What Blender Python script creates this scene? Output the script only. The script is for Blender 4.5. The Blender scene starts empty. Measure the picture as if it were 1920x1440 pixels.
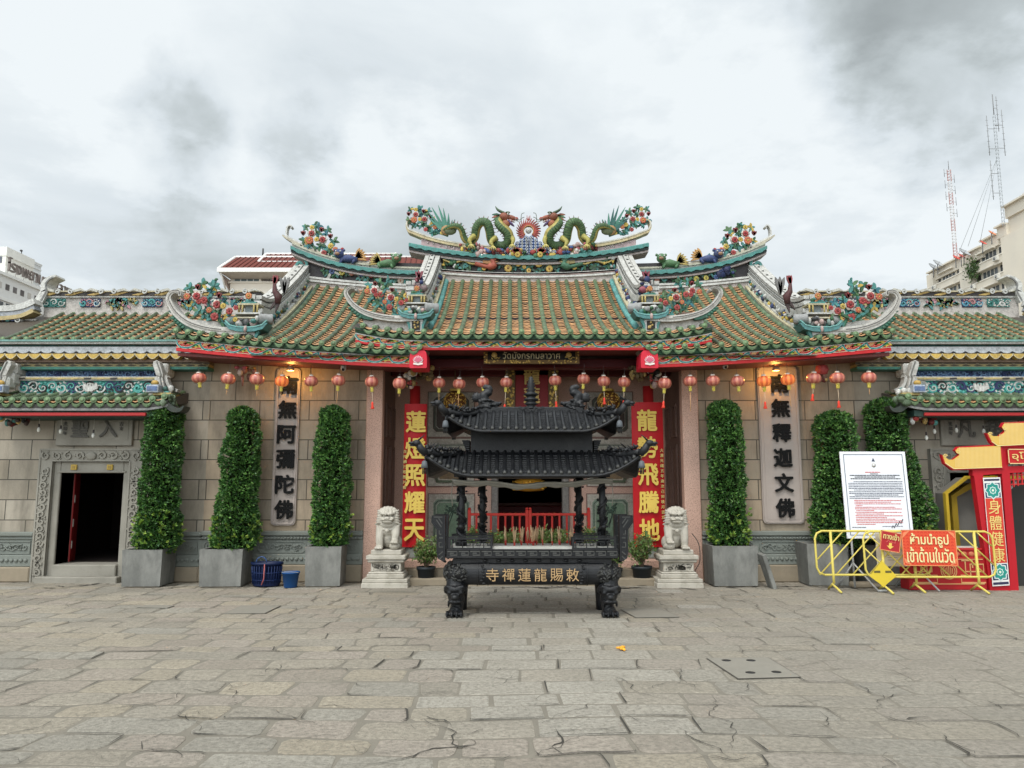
import bpy, math, random
import numpy as np
from mathutils import Vector, Matrix, noise
from math import sin, cos, pi, radians, sqrt, atan2, exp

S = bpy.context.scene
COL = S.collection
R = random.Random(11)

# ---------------------------------------------------------------- camera
PITCH, FOC, EYE = radians(7.6), 1440.0, 1.7
cd = bpy.data.cameras.new('camera'); cam = bpy.data.objects.new('camera', cd); COL.objects.link(cam)
cam.location = (0, 0, EYE); cam.rotation_euler = (pi / 2 + PITCH, 0, 0)
cd.sensor_width = 36; cd.lens = 36 * FOC / 1920; cd.clip_end = 3000; cd.clip_start = 0.1
S.camera = cam

def P(u, v, Y):
    """the point at depth Y metres that the photograph shows at pixel (u, v)"""
    a, b = (u - 960) / FOC, (720 - v) / FOC
    t = Y / (cos(PITCH) - b * sin(PITCH))
    return Vector((a * t, Y, EYE + t * (b * cos(PITCH) + sin(PITCH))))
def X(u, Y, v=800): return P(u, v, Y).x
def Z(v, Y): return P(960, v, Y).z

# ---------------------------------------------------------------- sky and sun
SUN_EL, SUN_ROT = radians(58), radians(205)
W = bpy.data.worlds.new('World'); S.world = W; W.use_nodes = True
nt = W.node_tree; nt.nodes.clear()
def nd(tree, typ, **kw):
    n = tree.nodes.new(typ)
    for k, v in kw.items():
        if k.startswith('i_'): n.inputs[k[2:].replace('_', ' ')].default_value = v
        else: setattr(n, k, v)
    return n
def mth(tree, op, a, b=None, c=None, clamp=False):
    n = tree.nodes.new('ShaderNodeMath'); n.operation = op; n.use_clamp = clamp
    for i, x in enumerate((a, b, c)):
        if x is None: continue
        if isinstance(x, (int, float)): n.inputs[i].default_value = x
        else: tree.links.new(x, n.inputs[i])
    return n.outputs[0]
def build_world():
    L = nt.links.new
    out = nd(nt, 'ShaderNodeOutputWorld'); bg = nd(nt, 'ShaderNodeBackground'); L(bg.outputs[0], out.inputs[0])
    bg.inputs['Strength'].default_value = 0.1
    sky = nd(nt, 'ShaderNodeTexSky'); sky.sky_type = 'NISHITA'; sky.sun_disc = False
    sky.sun_elevation = SUN_EL; sky.sun_rotation = SUN_ROT
    tc = nd(nt, 'ShaderNodeTexCoord'); sp = nd(nt, 'ShaderNodeSeparateXYZ'); L(tc.outputs['Generated'], sp.inputs[0])
    zc = mth(nt, 'ADD', mth(nt, 'MAXIMUM', sp.outputs[2], 0.0), 0.16)
    cx, cy = mth(nt, 'DIVIDE', sp.outputs[0], zc), mth(nt, 'DIVIDE', sp.outputs[1], zc)
    cb = nd(nt, 'ShaderNodeCombineXYZ'); L(cx, cb.inputs[0]); L(cy, cb.inputs[1]); cb.inputs[2].default_value = 3.7
    n1 = nd(nt, 'ShaderNodeTexNoise'); L(cb.outputs[0], n1.inputs['Vector'])
    n1.inputs['Scale'].default_value = 1.25; n1.inputs['Detail'].default_value = 9; n1.inputs['Roughness'].default_value = 0.56
    n1.inputs['Distortion'].default_value = 0.4
    # direction warped by noise, for the few big clouds
    n2 = nd(nt, 'ShaderNodeTexNoise'); L(tc.outputs['Generated'], n2.inputs['Vector']); n2.inputs['Scale'].default_value = 4.2
    n2.inputs['Detail'].default_value = 6; n2.inputs['Roughness'].default_value = 0.55
    sub = nd(nt, 'ShaderNodeVectorMath', operation='SUBTRACT'); L(n2.outputs['Color'], sub.inputs[0]); sub.inputs[1].default_value = (.5, .5, .5)
    ml = nd(nt, 'ShaderNodeVectorMath', operation='SCALE'); L(sub.outputs[0], ml.inputs[0]); ml.inputs['Scale'].default_value = 0.42
    ad = nd(nt, 'ShaderNodeVectorMath', operation='ADD'); L(tc.outputs['Generated'], ad.inputs[0]); L(ml.outputs[0], ad.inputs[1])
    val = mth(nt, 'MULTIPLY_ADD', mth(nt, 'SUBTRACT', n1.outputs[0], 0.5), 1.0, 0.755)
    def blob(u, v, rad, amt, val):
        d = (P(u, v, 10) - Vector((0, 0, EYE))).normalized()
        s = nd(nt, 'ShaderNodeVectorMath', operation='DISTANCE'); L(ad.outputs[0], s.inputs[0]); s.inputs[1].default_value = d
        mr = nd(nt, 'ShaderNodeMapRange', interpolation_type='SMOOTHSTEP'); L(s.outputs['Value'], mr.inputs[0])
        mr.inputs[1].default_value = rad; mr.inputs[2].default_value = rad * 0.25; mr.inputs[3].default_value = 0; mr.inputs[4].default_value = amt
        return mth(nt, 'ADD', val, mr.outputs[0])
    for b in ((1830, 60, .22, -.40), (1640, -40, .16, -.10), (265, 235, .13, -.36), (60, 120, .12, -.08), (350, 420, .14, -.05), (600, 275, .08, -.18), (760, 40, .16, -.06), (1120, 290, .20, .16),
              (160, 60, .16, .14), (1480, 300, .22, .10), (1700, 400, .2, .06), (800, 330, .12, .10), (480, 120, .14, .06)):
        val = blob(*b, val)
    n3 = nd(nt, 'ShaderNodeTexNoise'); L(cb.outputs[0], n3.inputs['Vector']); n3.inputs['Scale'].default_value = 2.1; n3.inputs['Detail'].default_value = 10; n3.inputs['Roughness'].default_value = .6
    m3 = nd(nt, 'ShaderNodeMapRange', interpolation_type='SMOOTHSTEP'); L(n3.outputs[0], m3.inputs[0]); m3.inputs[1].default_value = .46; m3.inputs[2].default_value = .60; m3.inputs[3].default_value = -.06; m3.inputs[4].default_value = .10
    val = mth(nt, 'ADD', val, m3.outputs[0])
    rp = nd(nt, 'ShaderNodeValToRGB'); L(val, rp.inputs[0])
    e = rp.color_ramp.elements
    e[0].position = 0.26; e[0].color = (.34, .375, .38, 1); e[1].position = 0.90; e[1].color = (.84, .89, .91, 1)
    q = e.new(0.48); q.color = (.52, .572, .585, 1)
    q = e.new(0.66); q.color = (.69, .75, .785, 1)
    # an overcast sky is brightest overhead
    zr = nd(nt, 'ShaderNodeMapRange', interpolation_type='SMOOTHSTEP'); L(sp.outputs[2], zr.inputs[0])
    zr.inputs[1].default_value = 0.5; zr.inputs[2].default_value = 0.95; zr.inputs[3].default_value = 10.0; zr.inputs[4].default_value = 17.0
    # added sky glow on the sun's side, behind the camera, brightens facade and porch
    sd = nd(nt, 'ShaderNodeVectorMath', operation='DISTANCE'); L(tc.outputs['Generated'], sd.inputs[0]); sd.inputs[1].default_value = (sin(SUN_ROT) * .92, cos(SUN_ROT) * .92, .38)
    sr = nd(nt, 'ShaderNodeMapRange', interpolation_type='SMOOTHSTEP'); L(sd.outputs['Value'], sr.inputs[0]); sr.inputs[1].default_value = 1.15; sr.inputs[2].default_value = .2; sr.inputs[3].default_value = 0; sr.inputs[4].default_value = 25
    sc = nd(nt, 'ShaderNodeVectorMath', operation='SCALE'); L(rp.outputs[0], sc.inputs[0]); L(mth(nt, 'ADD', zr.outputs[0], sr.outputs[0]), sc.inputs['Scale'])
    mx = nd(nt, 'ShaderNodeMix', data_type='RGBA'); mx.inputs[0].default_value = 0.94
    L(sky.outputs[0], mx.inputs[6]); L(sc.outputs[0], mx.inputs[7]); L(mx.outputs[2], bg.inputs['Color'])
build_world()
sl = bpy.data.lights.new('sun', 'SUN'); sl.energy = 1.5; sl.angle = radians(11); sl.color = (1, .95, .87)
so = bpy.data.objects.new('sun', sl); COL.objects.link(so)
_d = Vector((sin(SUN_ROT) * cos(SUN_EL), cos(SUN_ROT) * cos(SUN_EL), sin(SUN_EL)))
so.rotation_euler = _d.to_track_quat('Z', 'Y').to_euler(); so.location = (0, -10, 30)
vs = S.view_settings; vs.view_transform = 'Standard'; vs.look = 'None'; vs.gamma = 1; vs.use_curve_mapping = False; vs.exposure = 0.13
S.render.engine = 'CYCLES'
try:
    S.cycles.use_denoising = True; S.cycles.denoiser = 'OPENIMAGEDENOISE'
    S.cycles.max_bounces = 6; S.cycles.diffuse_bounces = 3; S.cycles.glossy_bounces = 2; S.cycles.transmission_bounces = 3
    S.cycles.caustics_reflective = False; S.cycles.caustics_refractive = False
except Exception: pass

# ---------------------------------------------------------------- materials
MATS = {}
def mat(name, col=(.5, .5, .5), rough=.7, var=.2, vscale=3.0, bump=0.0, bscale=20.0, metal=0.0, attr=False, dirt=None, dscale=1.2, stretch=None, tone=None, spec=.28, fn=None, emit=None):
    if name in MATS: return MATS[name]
    m = bpy.data.materials.new(name); m.use_nodes = True; t = m.node_tree; L = t.links.new
    b = t.nodes['Principled BSDF']; b.inputs['Roughness'].default_value = rough; b.inputs['Metallic'].default_value = metal
    b.inputs['Specular IOR Level'].default_value = spec
    tc = nd(t, 'ShaderNodeTexCoord'); co = tc.outputs['Object']
    if attr:
        at = nd(t, 'ShaderNodeAttribute'); at.attribute_name = 'Col'; c = at.outputs['Color']
        if tone: tn = nd(t, 'ShaderNodeHueSaturation'); tn.inputs['Saturation'].default_value, tn.inputs['Value'].default_value = tone; L(c, tn.inputs['Color']); c = tn.outputs[0]
    else:
        rg = nd(t, 'ShaderNodeRGB'); rg.outputs[0].default_value = (*col, 1); c = rg.outputs[0]
    if fn: c = fn(t, co, c)
    n = nd(t, 'ShaderNodeTexNoise'); L(co, n.inputs['Vector']); n.inputs['Scale'].default_value = vscale; n.inputs['Detail'].default_value = 8
    n.inputs['Roughness'].default_value = .65
    f = mth(t, 'MULTIPLY_ADD', mth(t, 'SUBTRACT', n.outputs[0], .5), var * 2.6, 1.0)
    s = nd(t, 'ShaderNodeVectorMath', operation='SCALE'); L(c, s.inputs[0]); L(f, s.inputs['Scale']); c = s.outputs[0]
    if dirt:
        n3 = nd(t, 'ShaderNodeTexNoise'); cd_ = co
        if stretch:
            mp = nd(t, 'ShaderNodeMapping'); L(co, mp.inputs[0]); mp.inputs['Scale'].default_value = stretch; cd_ = mp.outputs[0]
        L(cd_, n3.inputs['Vector']); n3.inputs['Scale'].default_value = dscale; n3.inputs['Detail'].default_value = 9
        n3.inputs['Roughness'].default_value = .7
        mr = nd(t, 'ShaderNodeMapRange'); L(n3.outputs[0], mr.inputs[0]); mr.inputs[1].default_value = .46; mr.inputs[2].default_value = .70
        mr.inputs[4].default_value = dirt[3] if len(dirt) > 3 else .6
        mx = nd(t, 'ShaderNodeMix', data_type='RGBA'); L(mr.outputs[0], mx.inputs[0]); L(c, mx.inputs[6]); mx.inputs[7].default_value = (*dirt[:3], 1); c = mx.outputs[2]
    L(c, b.inputs['Base Color'])
    if emit:
        b.inputs['Emission Strength'].default_value = emit; L(c, b.inputs['Emission Color'])
    if bump:
        n4 = nd(t, 'ShaderNodeTexNoise'); L(co, n4.inputs['Vector']); n4.inputs['Scale'].default_value = bscale; n4.inputs['Detail'].default_value = 6
        n4.inputs['Roughness'].default_value = .7
        bp = nd(t, 'ShaderNodeBump'); bp.inputs['Strength'].default_value = bump; bp.inputs['Distance'].default_value = .02
        L(n4.outputs[0], bp.inputs['Height']); L(bp.outputs[0], b.inputs['Normal'])
    MATS[name] = m
    return m
def brick_fn(w, h, mort, c2, msize=.007, bias=0.0):
    def fn(t, co, c):
        sp = nd(t, 'ShaderNodeSeparateXYZ'); t.links.new(co, sp.inputs[0]); cb = nd(t, 'ShaderNodeCombineXYZ')
        t.links.new(sp.outputs[0], cb.inputs[0]); t.links.new(sp.outputs[2], cb.inputs[1])
        b = nd(t, 'ShaderNodeTexBrick'); t.links.new(cb.outputs[0], b.inputs['Vector']); t.links.new(c, b.inputs['Color1'])
        b.inputs['Color2'].default_value = (*c2, 1); b.inputs['Mortar'].default_value = (*mort, 1); b.inputs['Scale'].default_value = 1
        b.inputs['Mortar Size'].default_value = msize; b.inputs['Brick Width'].default_value = w; b.inputs['Row Height'].default_value = h
        b.inputs['Bias'].default_value = bias; b.inputs['Mortar Smooth'].default_value = .1
        return b.outputs['Color']
    return fn
def speckle_fn(c2, scale, lo=.5, hi=.6, amt=1.0):
    def fn(t, co, c):
        n = nd(t, 'ShaderNodeTexNoise'); t.links.new(co, n.inputs['Vector']); n.inputs['Scale'].default_value = scale; n.inputs['Detail'].default_value = 3
        mr = nd(t, 'ShaderNodeMapRange'); t.links.new(n.outputs[0], mr.inputs[0]); mr.inputs[1].default_value = lo; mr.inputs[2].default_value = hi; mr.inputs[4].default_value = amt
        mx = nd(t, 'ShaderNodeMix', data_type='RGBA'); t.links.new(mr.outputs[0], mx.inputs[0]); t.links.new(c, mx.inputs[6]); mx.inputs[7].default_value = (*c2, 1)
        return mx.outputs[2]
    return fn

PAINT = mat('painted_plaster', attr=True, tone=(.92, .74), rough=.55, var=.5, vscale=34, dirt=(.075, .07, .055, .5), dscale=11, bump=.4, bscale=50)
GLAZE = mat('glazed_tile', attr=True, rough=.42, spec=.4, var=.5, vscale=8, dirt=(.10, .095, .06, .5), dscale=4.5, bump=.15, bscale=40)
ENAMEL = mat('painted_metal', attr=True, rough=.48, spec=.25, var=.07, vscale=6, bump=.04, bscale=30)
CLOTHM = mat('printed_sheet', attr=True, rough=.7, var=.05, vscale=5)
IRON = mat('black_iron', (.0075, .008, .0095), rough=.42, var=.4, vscale=14, spec=.35, dirt=(.032, .032, .031, .5), dscale=6, bump=.3, bscale=45)
IRONW = mat('worn_iron', (.075, .075, .07), rough=.5, var=.4, vscale=20)
INK = mat('black_lacquer', (.007, .007, .007), rough=.6, spec=.12, var=.2)
MARBLE = mat('carved_marble', (.47, .435, .37), rough=.75, var=.2, vscale=9, dirt=(.16, .14, .10, .7), dscale=4.5, bump=.3, bscale=60)
CONC = mat('cast_concrete', (.155, .155, .142), rough=.85, var=.42, vscale=3.5, dirt=(.30, .295, .27, .65), dscale=2.4, stretch=(1.5, 1.5, .6), bump=.25, bscale=40)
WALL = mat('stone_blocks', (.365, .285, .20), rough=.85, var=.2, vscale=2.2, bump=.25, bscale=30, dirt=(.105, .088, .065, .68), dscale=1.5, stretch=(1.6, 1, .45),
           fn=brick_fn(.92, .365, (.065, .055, .042), (.29, .25, .195), .009))
WALLG = mat('grey_stone_blocks', (.36, .32, .26), rough=.85, var=.2, vscale=2.0, bump=.25, bscale=30, dirt=(.105, .092, .07, .68), dscale=1.4, stretch=(1.6, 1, .45),
            fn=brick_fn(.78, .365, (.06, .055, .045), (.27, .23, .175), .009))
PLINTH = mat('grey_green_stone', (.19, .205, .182), rough=.8, var=.22, vscale=5, dirt=(.11, .11, .09, .5), dscale=2.5, bump=.3, bscale=40)
CARVE = mat('carved_grey_stone', (.28, .262, .222), rough=.85, var=.25, vscale=6, dirt=(.11, .10, .08, .6), dscale=3, bump=.3, bscale=45)
GRAN = mat('pink_granite', (.56, .36, .28), rough=.6, var=.1, vscale=3, bump=.05, bscale=60, fn=speckle_fn((.30, .19, .15), 70, .5, .66))
PLAQ = mat('plaque_stone', (.37, .315, .28), rough=.7, var=.1, vscale=5, bump=.1, bscale=60)
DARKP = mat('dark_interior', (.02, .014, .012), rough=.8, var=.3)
BEIGE = mat('beige_stone', (.26, .215, .155), rough=.85, var=.2, vscale=5, bump=.3, bscale=30, dirt=(.2, .17, .12, .5))

# ---------------------------------------------------------------- mesh builder
class MB:
    def __init__(s, col=(.5, .5, .5)): s.v = []; s.f = []; s.c = []; s.sm = []; s.col = col
    def add(s, vs, fs, col=None, smooth=False):
        o = len(s.v); s.v.extend((x[0], x[1], x[2]) for x in vs); c = col or s.col
        for f in fs: s.f.append([i + o for i in f]); s.c.append(c); s.sm.append(smooth)
        return s
    def box(s, x0, x1, y0, y1, z0, z1, col=None, m=None):
        vs = [Vector(p) for p in ((x0, y0, z0), (x1, y0, z0), (x1, y1, z0), (x0, y1, z0), (x0, y0, z1), (x1, y0, z1), (x1, y1, z1), (x0, y1, z1))]
        if m: vs = [m @ p for p in vs]
        return s.add(vs, [(0, 3, 2, 1), (4, 5, 6, 7), (0, 1, 5, 4), (1, 2, 6, 5), (2, 3, 7, 6), (3, 0, 4, 7)], col)
    def bbox(s, x0, x1, y0, y1, z0, z1, b=.01, col=None, m=None):
        """a box with bevelled edges"""
        vs = []; fs = []
        def ring(z, i): return [(x0 + i, y0 + b, z), (x0 + b, y0 + i, z), (x1 - b, y0 + i, z), (x1 - i, y0 + b, z), (x1 - i, y1 - b, z), (x1 - b, y1 - i, z), (x0 + b, y1 - i, z), (x0 + i, y1 - b, z)]
        for z, i in ((z0, b), (z0 + b, 0), (z1 - b, 0), (z1, b)): vs += ring(z, i if i else 0)
        for k in range(3):
            for i in range(8): fs.append((k * 8 + i, k * 8 + (i + 1) % 8, k * 8 + 8 + (i + 1) % 8, k * 8 + 8 + i))
        fs.append(tuple(range(7, -1, -1))); fs.append(tuple(range(24, 32)))
        vs = [Vector(p) for p in vs]
        if m: vs = [m @ p for p in vs]
        return s.add(vs, fs, col)
    def tube(s, path, rad, n=8, col=None, caps=True, smooth=True, flat=1.0, cols=None):
        path = [Vector(p) for p in path]; N = len(path)
        rad = rad if isinstance(rad, (list, tuple)) else [rad] * N
        up = None; o = len(s.v); vs = []; fs = []
        for i, p in enumerate(path):
            t = (path[min(i + 1, N - 1)] - path[max(i - 1, 0)])
            t = t.normalized() if t.length > 1e-9 else Vector((0, 0, 1))
            if up is None:
                up = Vector((0, 1, 0)) if abs(t.y) < .9 else Vector((0, 0, 1))
            a = t.cross(up)
            if a.length < 1e-6: a = t.cross(Vector((1, 0, 0)))
            a.normalize(); b = a.cross(t).normalized(); up = b
            for k in range(n):
                an = 2 * pi * k / n
                vs.append(p + (a * cos(an) + b * sin(an) * flat) * rad[i])
        for i in range(N - 1):
            for k in range(n):
                fs.append((i * n + k, i * n + (k + 1) % n, i * n + n + (k + 1) % n, i * n + n + k))
        if cols:
            s.add(vs, [], None)
            for j, f in enumerate(fs): s.f.append([q + o for q in f]); s.c.append(cols(j // n / max(1, N - 1), j % n / n)); s.sm.append(smooth)
            if caps:
                s.f.append([o + k for k in range(n - 1, -1, -1)]); s.c.append(cols(0, 0)); s.sm.append(False)
                s.f.append([o + (N - 1) * n + k for k in range(n)]); s.c.append(cols(1, 0)); s.sm.append(False)
            return s
        if caps: fs.append(tuple(range(n - 1, -1, -1))); fs.append(tuple((N - 1) * n + k for k in range(n)))
        return s.add(vs, fs, col, smooth)
    def ell(s, c, r, col=None, nu=8, nv=5, m=None, smooth=True):
        c = Vector(c); r = (r, r, r) if isinstance(r, (int, float)) else r
        vs = []; fs = []
        for j in range(nv + 1):
            a = pi * j / nv - pi / 2
            for i in range(nu):
                b = 2 * pi * i / nu
                p = Vector((r[0] * cos(a) * cos(b), r[1] * cos(a) * sin(b), r[2] * sin(a)))
                vs.append(c + (m @ p if m else p))
        for j in range(nv):
            for i in range(nu): fs.append((j * nu + i, j * nu + (i + 1) % nu, j * nu + nu + (i + 1) % nu, j * nu + nu + i))
        return s.add(vs, fs, col, smooth)
    def lathe(s, prof, c=(0, 0, 0), n=16, col=None, smooth=True, caps=True, sx=1, sy=1, m=None, wob=None):
        c = Vector(c); vs = []; fs = []; N = len(prof)
        for r, z in prof:
            for i in range(n):
                a = 2 * pi * i / n; q = r * (wob(a, z) if wob else 1)
                p = Vector((q * cos(a) * sx, q * sin(a) * sy, z)); vs.append(c + (m @ p if m else p))
        for j in range(N - 1):
            for i in range(n): fs.append((j * n + i, j * n + (i + 1) % n, j * n + n + (i + 1) % n, j * n + n + i))
        if caps:
            fs.append(tuple(range(n - 1, -1, -1))); fs.append(tuple((N - 1) * n + i for i in range(n)))
        return s.add(vs, fs, col, smooth)
    def prism(s, poly, y0, y1, col=None, m=None, back=True):
        """polygon in x-z, thick from y0 (front) to y1"""
        n = len(poly); ar = sum(poly[i][0] * poly[(i + 1) % n][1] - poly[(i + 1) % n][0] * poly[i][1] for i in range(n))
        if ar < 0: poly = poly[::-1]
        vs = [Vector((x, y0, z)) for x, z in poly] + [Vector((x, y1, z)) for x, z in poly]
        if m: vs = [m @ p for p in vs]
        fs = [tuple(range(n))] + ([tuple(range(2 * n - 1, n - 1, -1))] if back else [])
        fs += [(i, n + i, n + (i + 1) % n, (i + 1) % n) for i in range(n)]
        return s.add(vs, fs, col)
    def ribbon(s, path, w, y0, y1, col=None, m=None):
        """a strip of width w (or list) along a path in x-z, thick from y0 (front) to y1"""
        N = len(path); w = w if isinstance(w, (list, tuple)) else [w] * N
        A, B = [], []
        for i in range(N):
            p, q = path[max(i - 1, 0)], path[min(i + 1, N - 1)]
            dx, dz = q[0] - p[0], q[1] - p[1]; l = sqrt(dx * dx + dz * dz) or 1; nx, nz = -dz / l * w[i] / 2, dx / l * w[i] / 2
            A.append((path[i][0] + nx, path[i][1] + nz)); B.append((path[i][0] - nx, path[i][1] - nz))
        vs = [Vector((x, y, z)) for y in (y0, y1) for x, z in A + B]
        if m: vs = [m @ p for p in vs]
        k = 2 * N; fs = []
        for i in range(N - 1):
            fs.append((i, N + i, N + i + 1, i + 1)); fs.append((k + i, k + i + 1, k + N + i + 1, k + N + i))
            fs.append((i, i + 1, k + i + 1, k + i)); fs.append((N + i, k + N + i, k + N + i + 1, N + i + 1))
        fs.append((0, k, k + N, N)); fs.append((N - 1, 2 * N - 1, k + 2 * N - 1, k + N - 1))
        return s.add(vs, fs, col)
    def sweep(s, path, sec, col=None, closed=True, cols=None):
        """section (dx, dz) carried along a path of points, offsets in world x and z"""
        N, n = len(path), len(sec); vs = [(p[0] + a, p[1], p[2] + b) for p in path for a, b in sec]
        o = len(s.v); fs = []
        for i in range(N - 1):
            for k in range(n if closed else n - 1):
                fs.append((i * n + k, i * n + (k + 1) % n, i * n + n + (k + 1) % n, i * n + n + k))
        if closed: fs.append(tuple(range(n - 1, -1, -1))); fs.append(tuple((N - 1) * n + k for k in range(n)))
        s.add(vs, fs, col)
        return s
    def xsweep(s, xs, sec, zf=None, col=None, yf=None):
        """section (y, z) carried along x; zf(x) raises it"""
        n = len(sec); vs = [(x, a + (yf(x) if yf else 0), b + (zf(x) if zf else 0)) for x in xs for a, b in sec]; fs = []
        for i in range(len(xs) - 1):
            for k in range(n): fs.append((i * n + k, i * n + n + k, i * n + n + (k + 1) % n, i * n + (k + 1) % n))
        fs.append(tuple(range(n))); fs.append(tuple((len(xs) - 1) * n + k for k in range(n - 1, -1, -1)))
        return s.add(vs, fs, col)
    def merge(s, o, m=None):
        k = len(s.v); s.v.extend(o.v if m is None else [tuple(m @ Vector(p)) for p in o.v])
        s.f.extend([i + k for i in f] for f in o.f); s.c.extend(o.c); s.sm.extend(o.sm)
        return s
    def mirror(s, x0):
        r = MB(s.col); r.v = [(2 * x0 - x, y, z) for x, y, z in s.v]; r.f = [f[::-1] for f in s.f]; r.c = list(s.c); r.sm = list(s.sm)
        return r
    def mesh(s, name, off=(0, 0, 0)):
        me = bpy.data.meshes.new(name)
        me.from_pydata([(x - off[0], y - off[1], z - off[2]) for x, y, z in s.v], [], s.f)
        a = me.attributes.new('Col', 'FLOAT_COLOR', 'CORNER')
        cnt = [len(f) for f in s.f]
        c = np.repeat(np.array([(*x[:3], 1) for x in s.c], dtype=np.float32), cnt, axis=0)
        a.data.foreach_set('color', c.ravel())
        me.polygons.foreach_set('use_smooth', s.sm)
        me.update()
        return me

def tag(o, label=None, cat=None, group=None, kind=None):
    for k, v in (('label', label), ('category', cat), ('group', group), ('kind', kind)):
        if v: o[k] = v
    return o
def thing(name, label, cat, loc=(0, 0, 0), group=None):
    o = bpy.data.objects.new(name, None); COL.objects.link(o); o.location = loc; o.empty_display_size = .1
    return tag(o, label, cat, group)
def root_loc(o):
    while o.parent: o = o.parent
    return o.location
def part(name, mb, m, parent, label=None):
    me = mb if isinstance(mb, bpy.types.Mesh) else mb.mesh(name, root_loc(parent))
    o = bpy.data.objects.new(name, me); COL.objects.link(o); o.parent = parent
    me.materials.clear(); me.materials.append(m)
    if label: o['label'] = label
    return o
def solo(name, mb, m, label=None, cat=None, group=None, kind=None, loc=None):
    if loc is None:
        a = np.array(mb.v); loc = (float((a[:, 0].min() + a[:, 0].max()) / 2), float((a[:, 1].min() + a[:, 1].max()) / 2), float(a[:, 2].min()))
    me = mb.mesh(name, loc); o = bpy.data.objects.new(name, me); COL.objects.link(o); o.location = loc; me.materials.append(m)
    return tag(o, label, cat, group, kind)
def kids(o): return [c for c in bpy.data.objects if c.parent is o]
def copy_tree(o, parent=None):
    c = o.copy(); COL.objects.link(c)
    if parent: c.parent = parent
    for ch in kids(o): copy_tree(ch, c)
    return c
def fuse(mb, voxel, name, off=(0, 0, 0), smooth_it=2):
    """melts the shapes of a builder into one continuous skin"""
    me = mb.mesh(name + '_tmp', off); o = bpy.data.objects.new('tmp', me); COL.objects.link(o)
    r = o.modifiers.new('r', 'REMESH'); r.mode = 'VOXEL'; r.voxel_size = voxel; r.use_smooth_shade = True
    if smooth_it:
        k = o.modifiers.new('s', 'SMOOTH'); k.iterations = smooth_it; k.factor = .5
    dg = bpy.context.evaluated_depsgraph_get(); out = bpy.data.meshes.new_from_object(o.evaluated_get(dg)); out.name = name
    bpy.data.objects.remove(o); bpy.data.meshes.remove(me)
    out.polygons.foreach_set('use_smooth', [True] * len(out.polygons))
    return out
def text(mb, s, size, m, col, depth=.01, bold=.02, align='CENTER', squash=None, res=2):
    """letters standing in local x-z, facing local -y, carried by matrix m"""
    def glyphs(ext):
        cu = bpy.data.curves.new('t', 'FONT'); cu.body = s; cu.size = 1; cu.extrude = ext; cu.resolution_u = res; cu.align_x = align; cu.align_y = 'CENTER'
        o = bpy.data.objects.new('t', cu); COL.objects.link(o)
        me = bpy.data.meshes.new_from_object(o.evaluated_get(bpy.context.evaluated_depsgraph_get()))
        r = [Vector(p.co) for p in me.vertices], [tuple(p.vertices) for p in me.polygons]
        bpy.data.objects.remove(o); bpy.data.curves.remove(cu); bpy.data.meshes.remove(me)
        return r
    def put(vs, fs, dx, dz, dy):
        if vs and squash:      # fit the box (w, h), centred
            x0, x1 = min(p.x for p in vs), max(p.x for p in vs); y0, y1 = min(p.y for p in vs), max(p.y for p in vs)
            vs = [Vector(((p.x - (x0 + x1) / 2) / (x1 - x0) * squash[0], (p.y - (y0 + y1) / 2) / (y1 - y0) * squash[1], p.z * size)) for p in vs]
        else: vs = [p * size for p in vs]
        mb.add([m @ Vector((p.x + dx, -p.z + dy, p.y + dz)) for p in vs], fs, col)
    put(*glyphs(depth / size / 2), 0, 0, 0)
    if bold > .015:            # brush weight: the face repeated slightly aside, each a hair further forward
        vs, fs = glyphs(0.0)
        for k in range(8): a = 2 * pi * k / 8; put(vs, fs, cos(a) * bold * size * .8, sin(a) * bold * size * .8, -depth / 2 - .0006 * (k + 1))
def T(x, y, z): return Matrix.Translation((x, y, z))
def RX(a): return Matrix.Rotation(a, 4, 'X')
def RY(a): return Matrix.Rotation(a, 4, 'Y')
def RZ(a): return Matrix.Rotation(a, 4, 'Z')
def spline(pts, n=8):
    """Catmull-Rom through the points"""
    pts = [Vector(p) for p in pts]; out = []
    for i in range(len(pts) - 1):
        p0, p1, p2, p3 = pts[max(i - 1, 0)], pts[i], pts[i + 1], pts[min(i + 2, len(pts) - 1)]
        for k in range(n):
            t = k / n
            out.append(.5 * ((2 * p1) + (p2 - p0) * t + (2 * p0 - 5 * p1 + 4 * p2 - p3) * t * t + (3 * p1 - p0 - 3 * p2 + p3) * t ** 3))
    out.append(pts[-1])
    return out
def lerp(a, b, t): return a + (b - a) * t
def frange(a, b, n): return [lerp(a, b, i / (n - 1)) for i in range(n)]
def vary(c, k=.12): q = 1 + R.uniform(-k, k); return (c[0] * q, c[1] * q, c[2] * q)

# colours of the painted plaster and the glazed tiles
TEAL, DTEAL, GREEN, LGREEN = (.075, .30, .27), (.03, .13, .14), (.045, .15, .06), (.14, .29, .12)
RED, DRED, YEL, ORA = (.46, .035, .03), (.16, .012, .012), (.66, .46, .06), (.62, .22, .05)
WHITE, CREAM, BLUE, NAVY = (.72, .71, .66), (.64, .57, .40), (.06, .13, .36), (.03, .05, .16)
PINK, GOLD, BLACK, GREY = (.58, .40, .36), (.62, .42, .12), (.02, .02, .02), (.36, .36, .35)
TGREEN, TLIP, TPAN = (.080, .125, .062), (.50, .265, .11), (.30, .148, .065)
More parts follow.
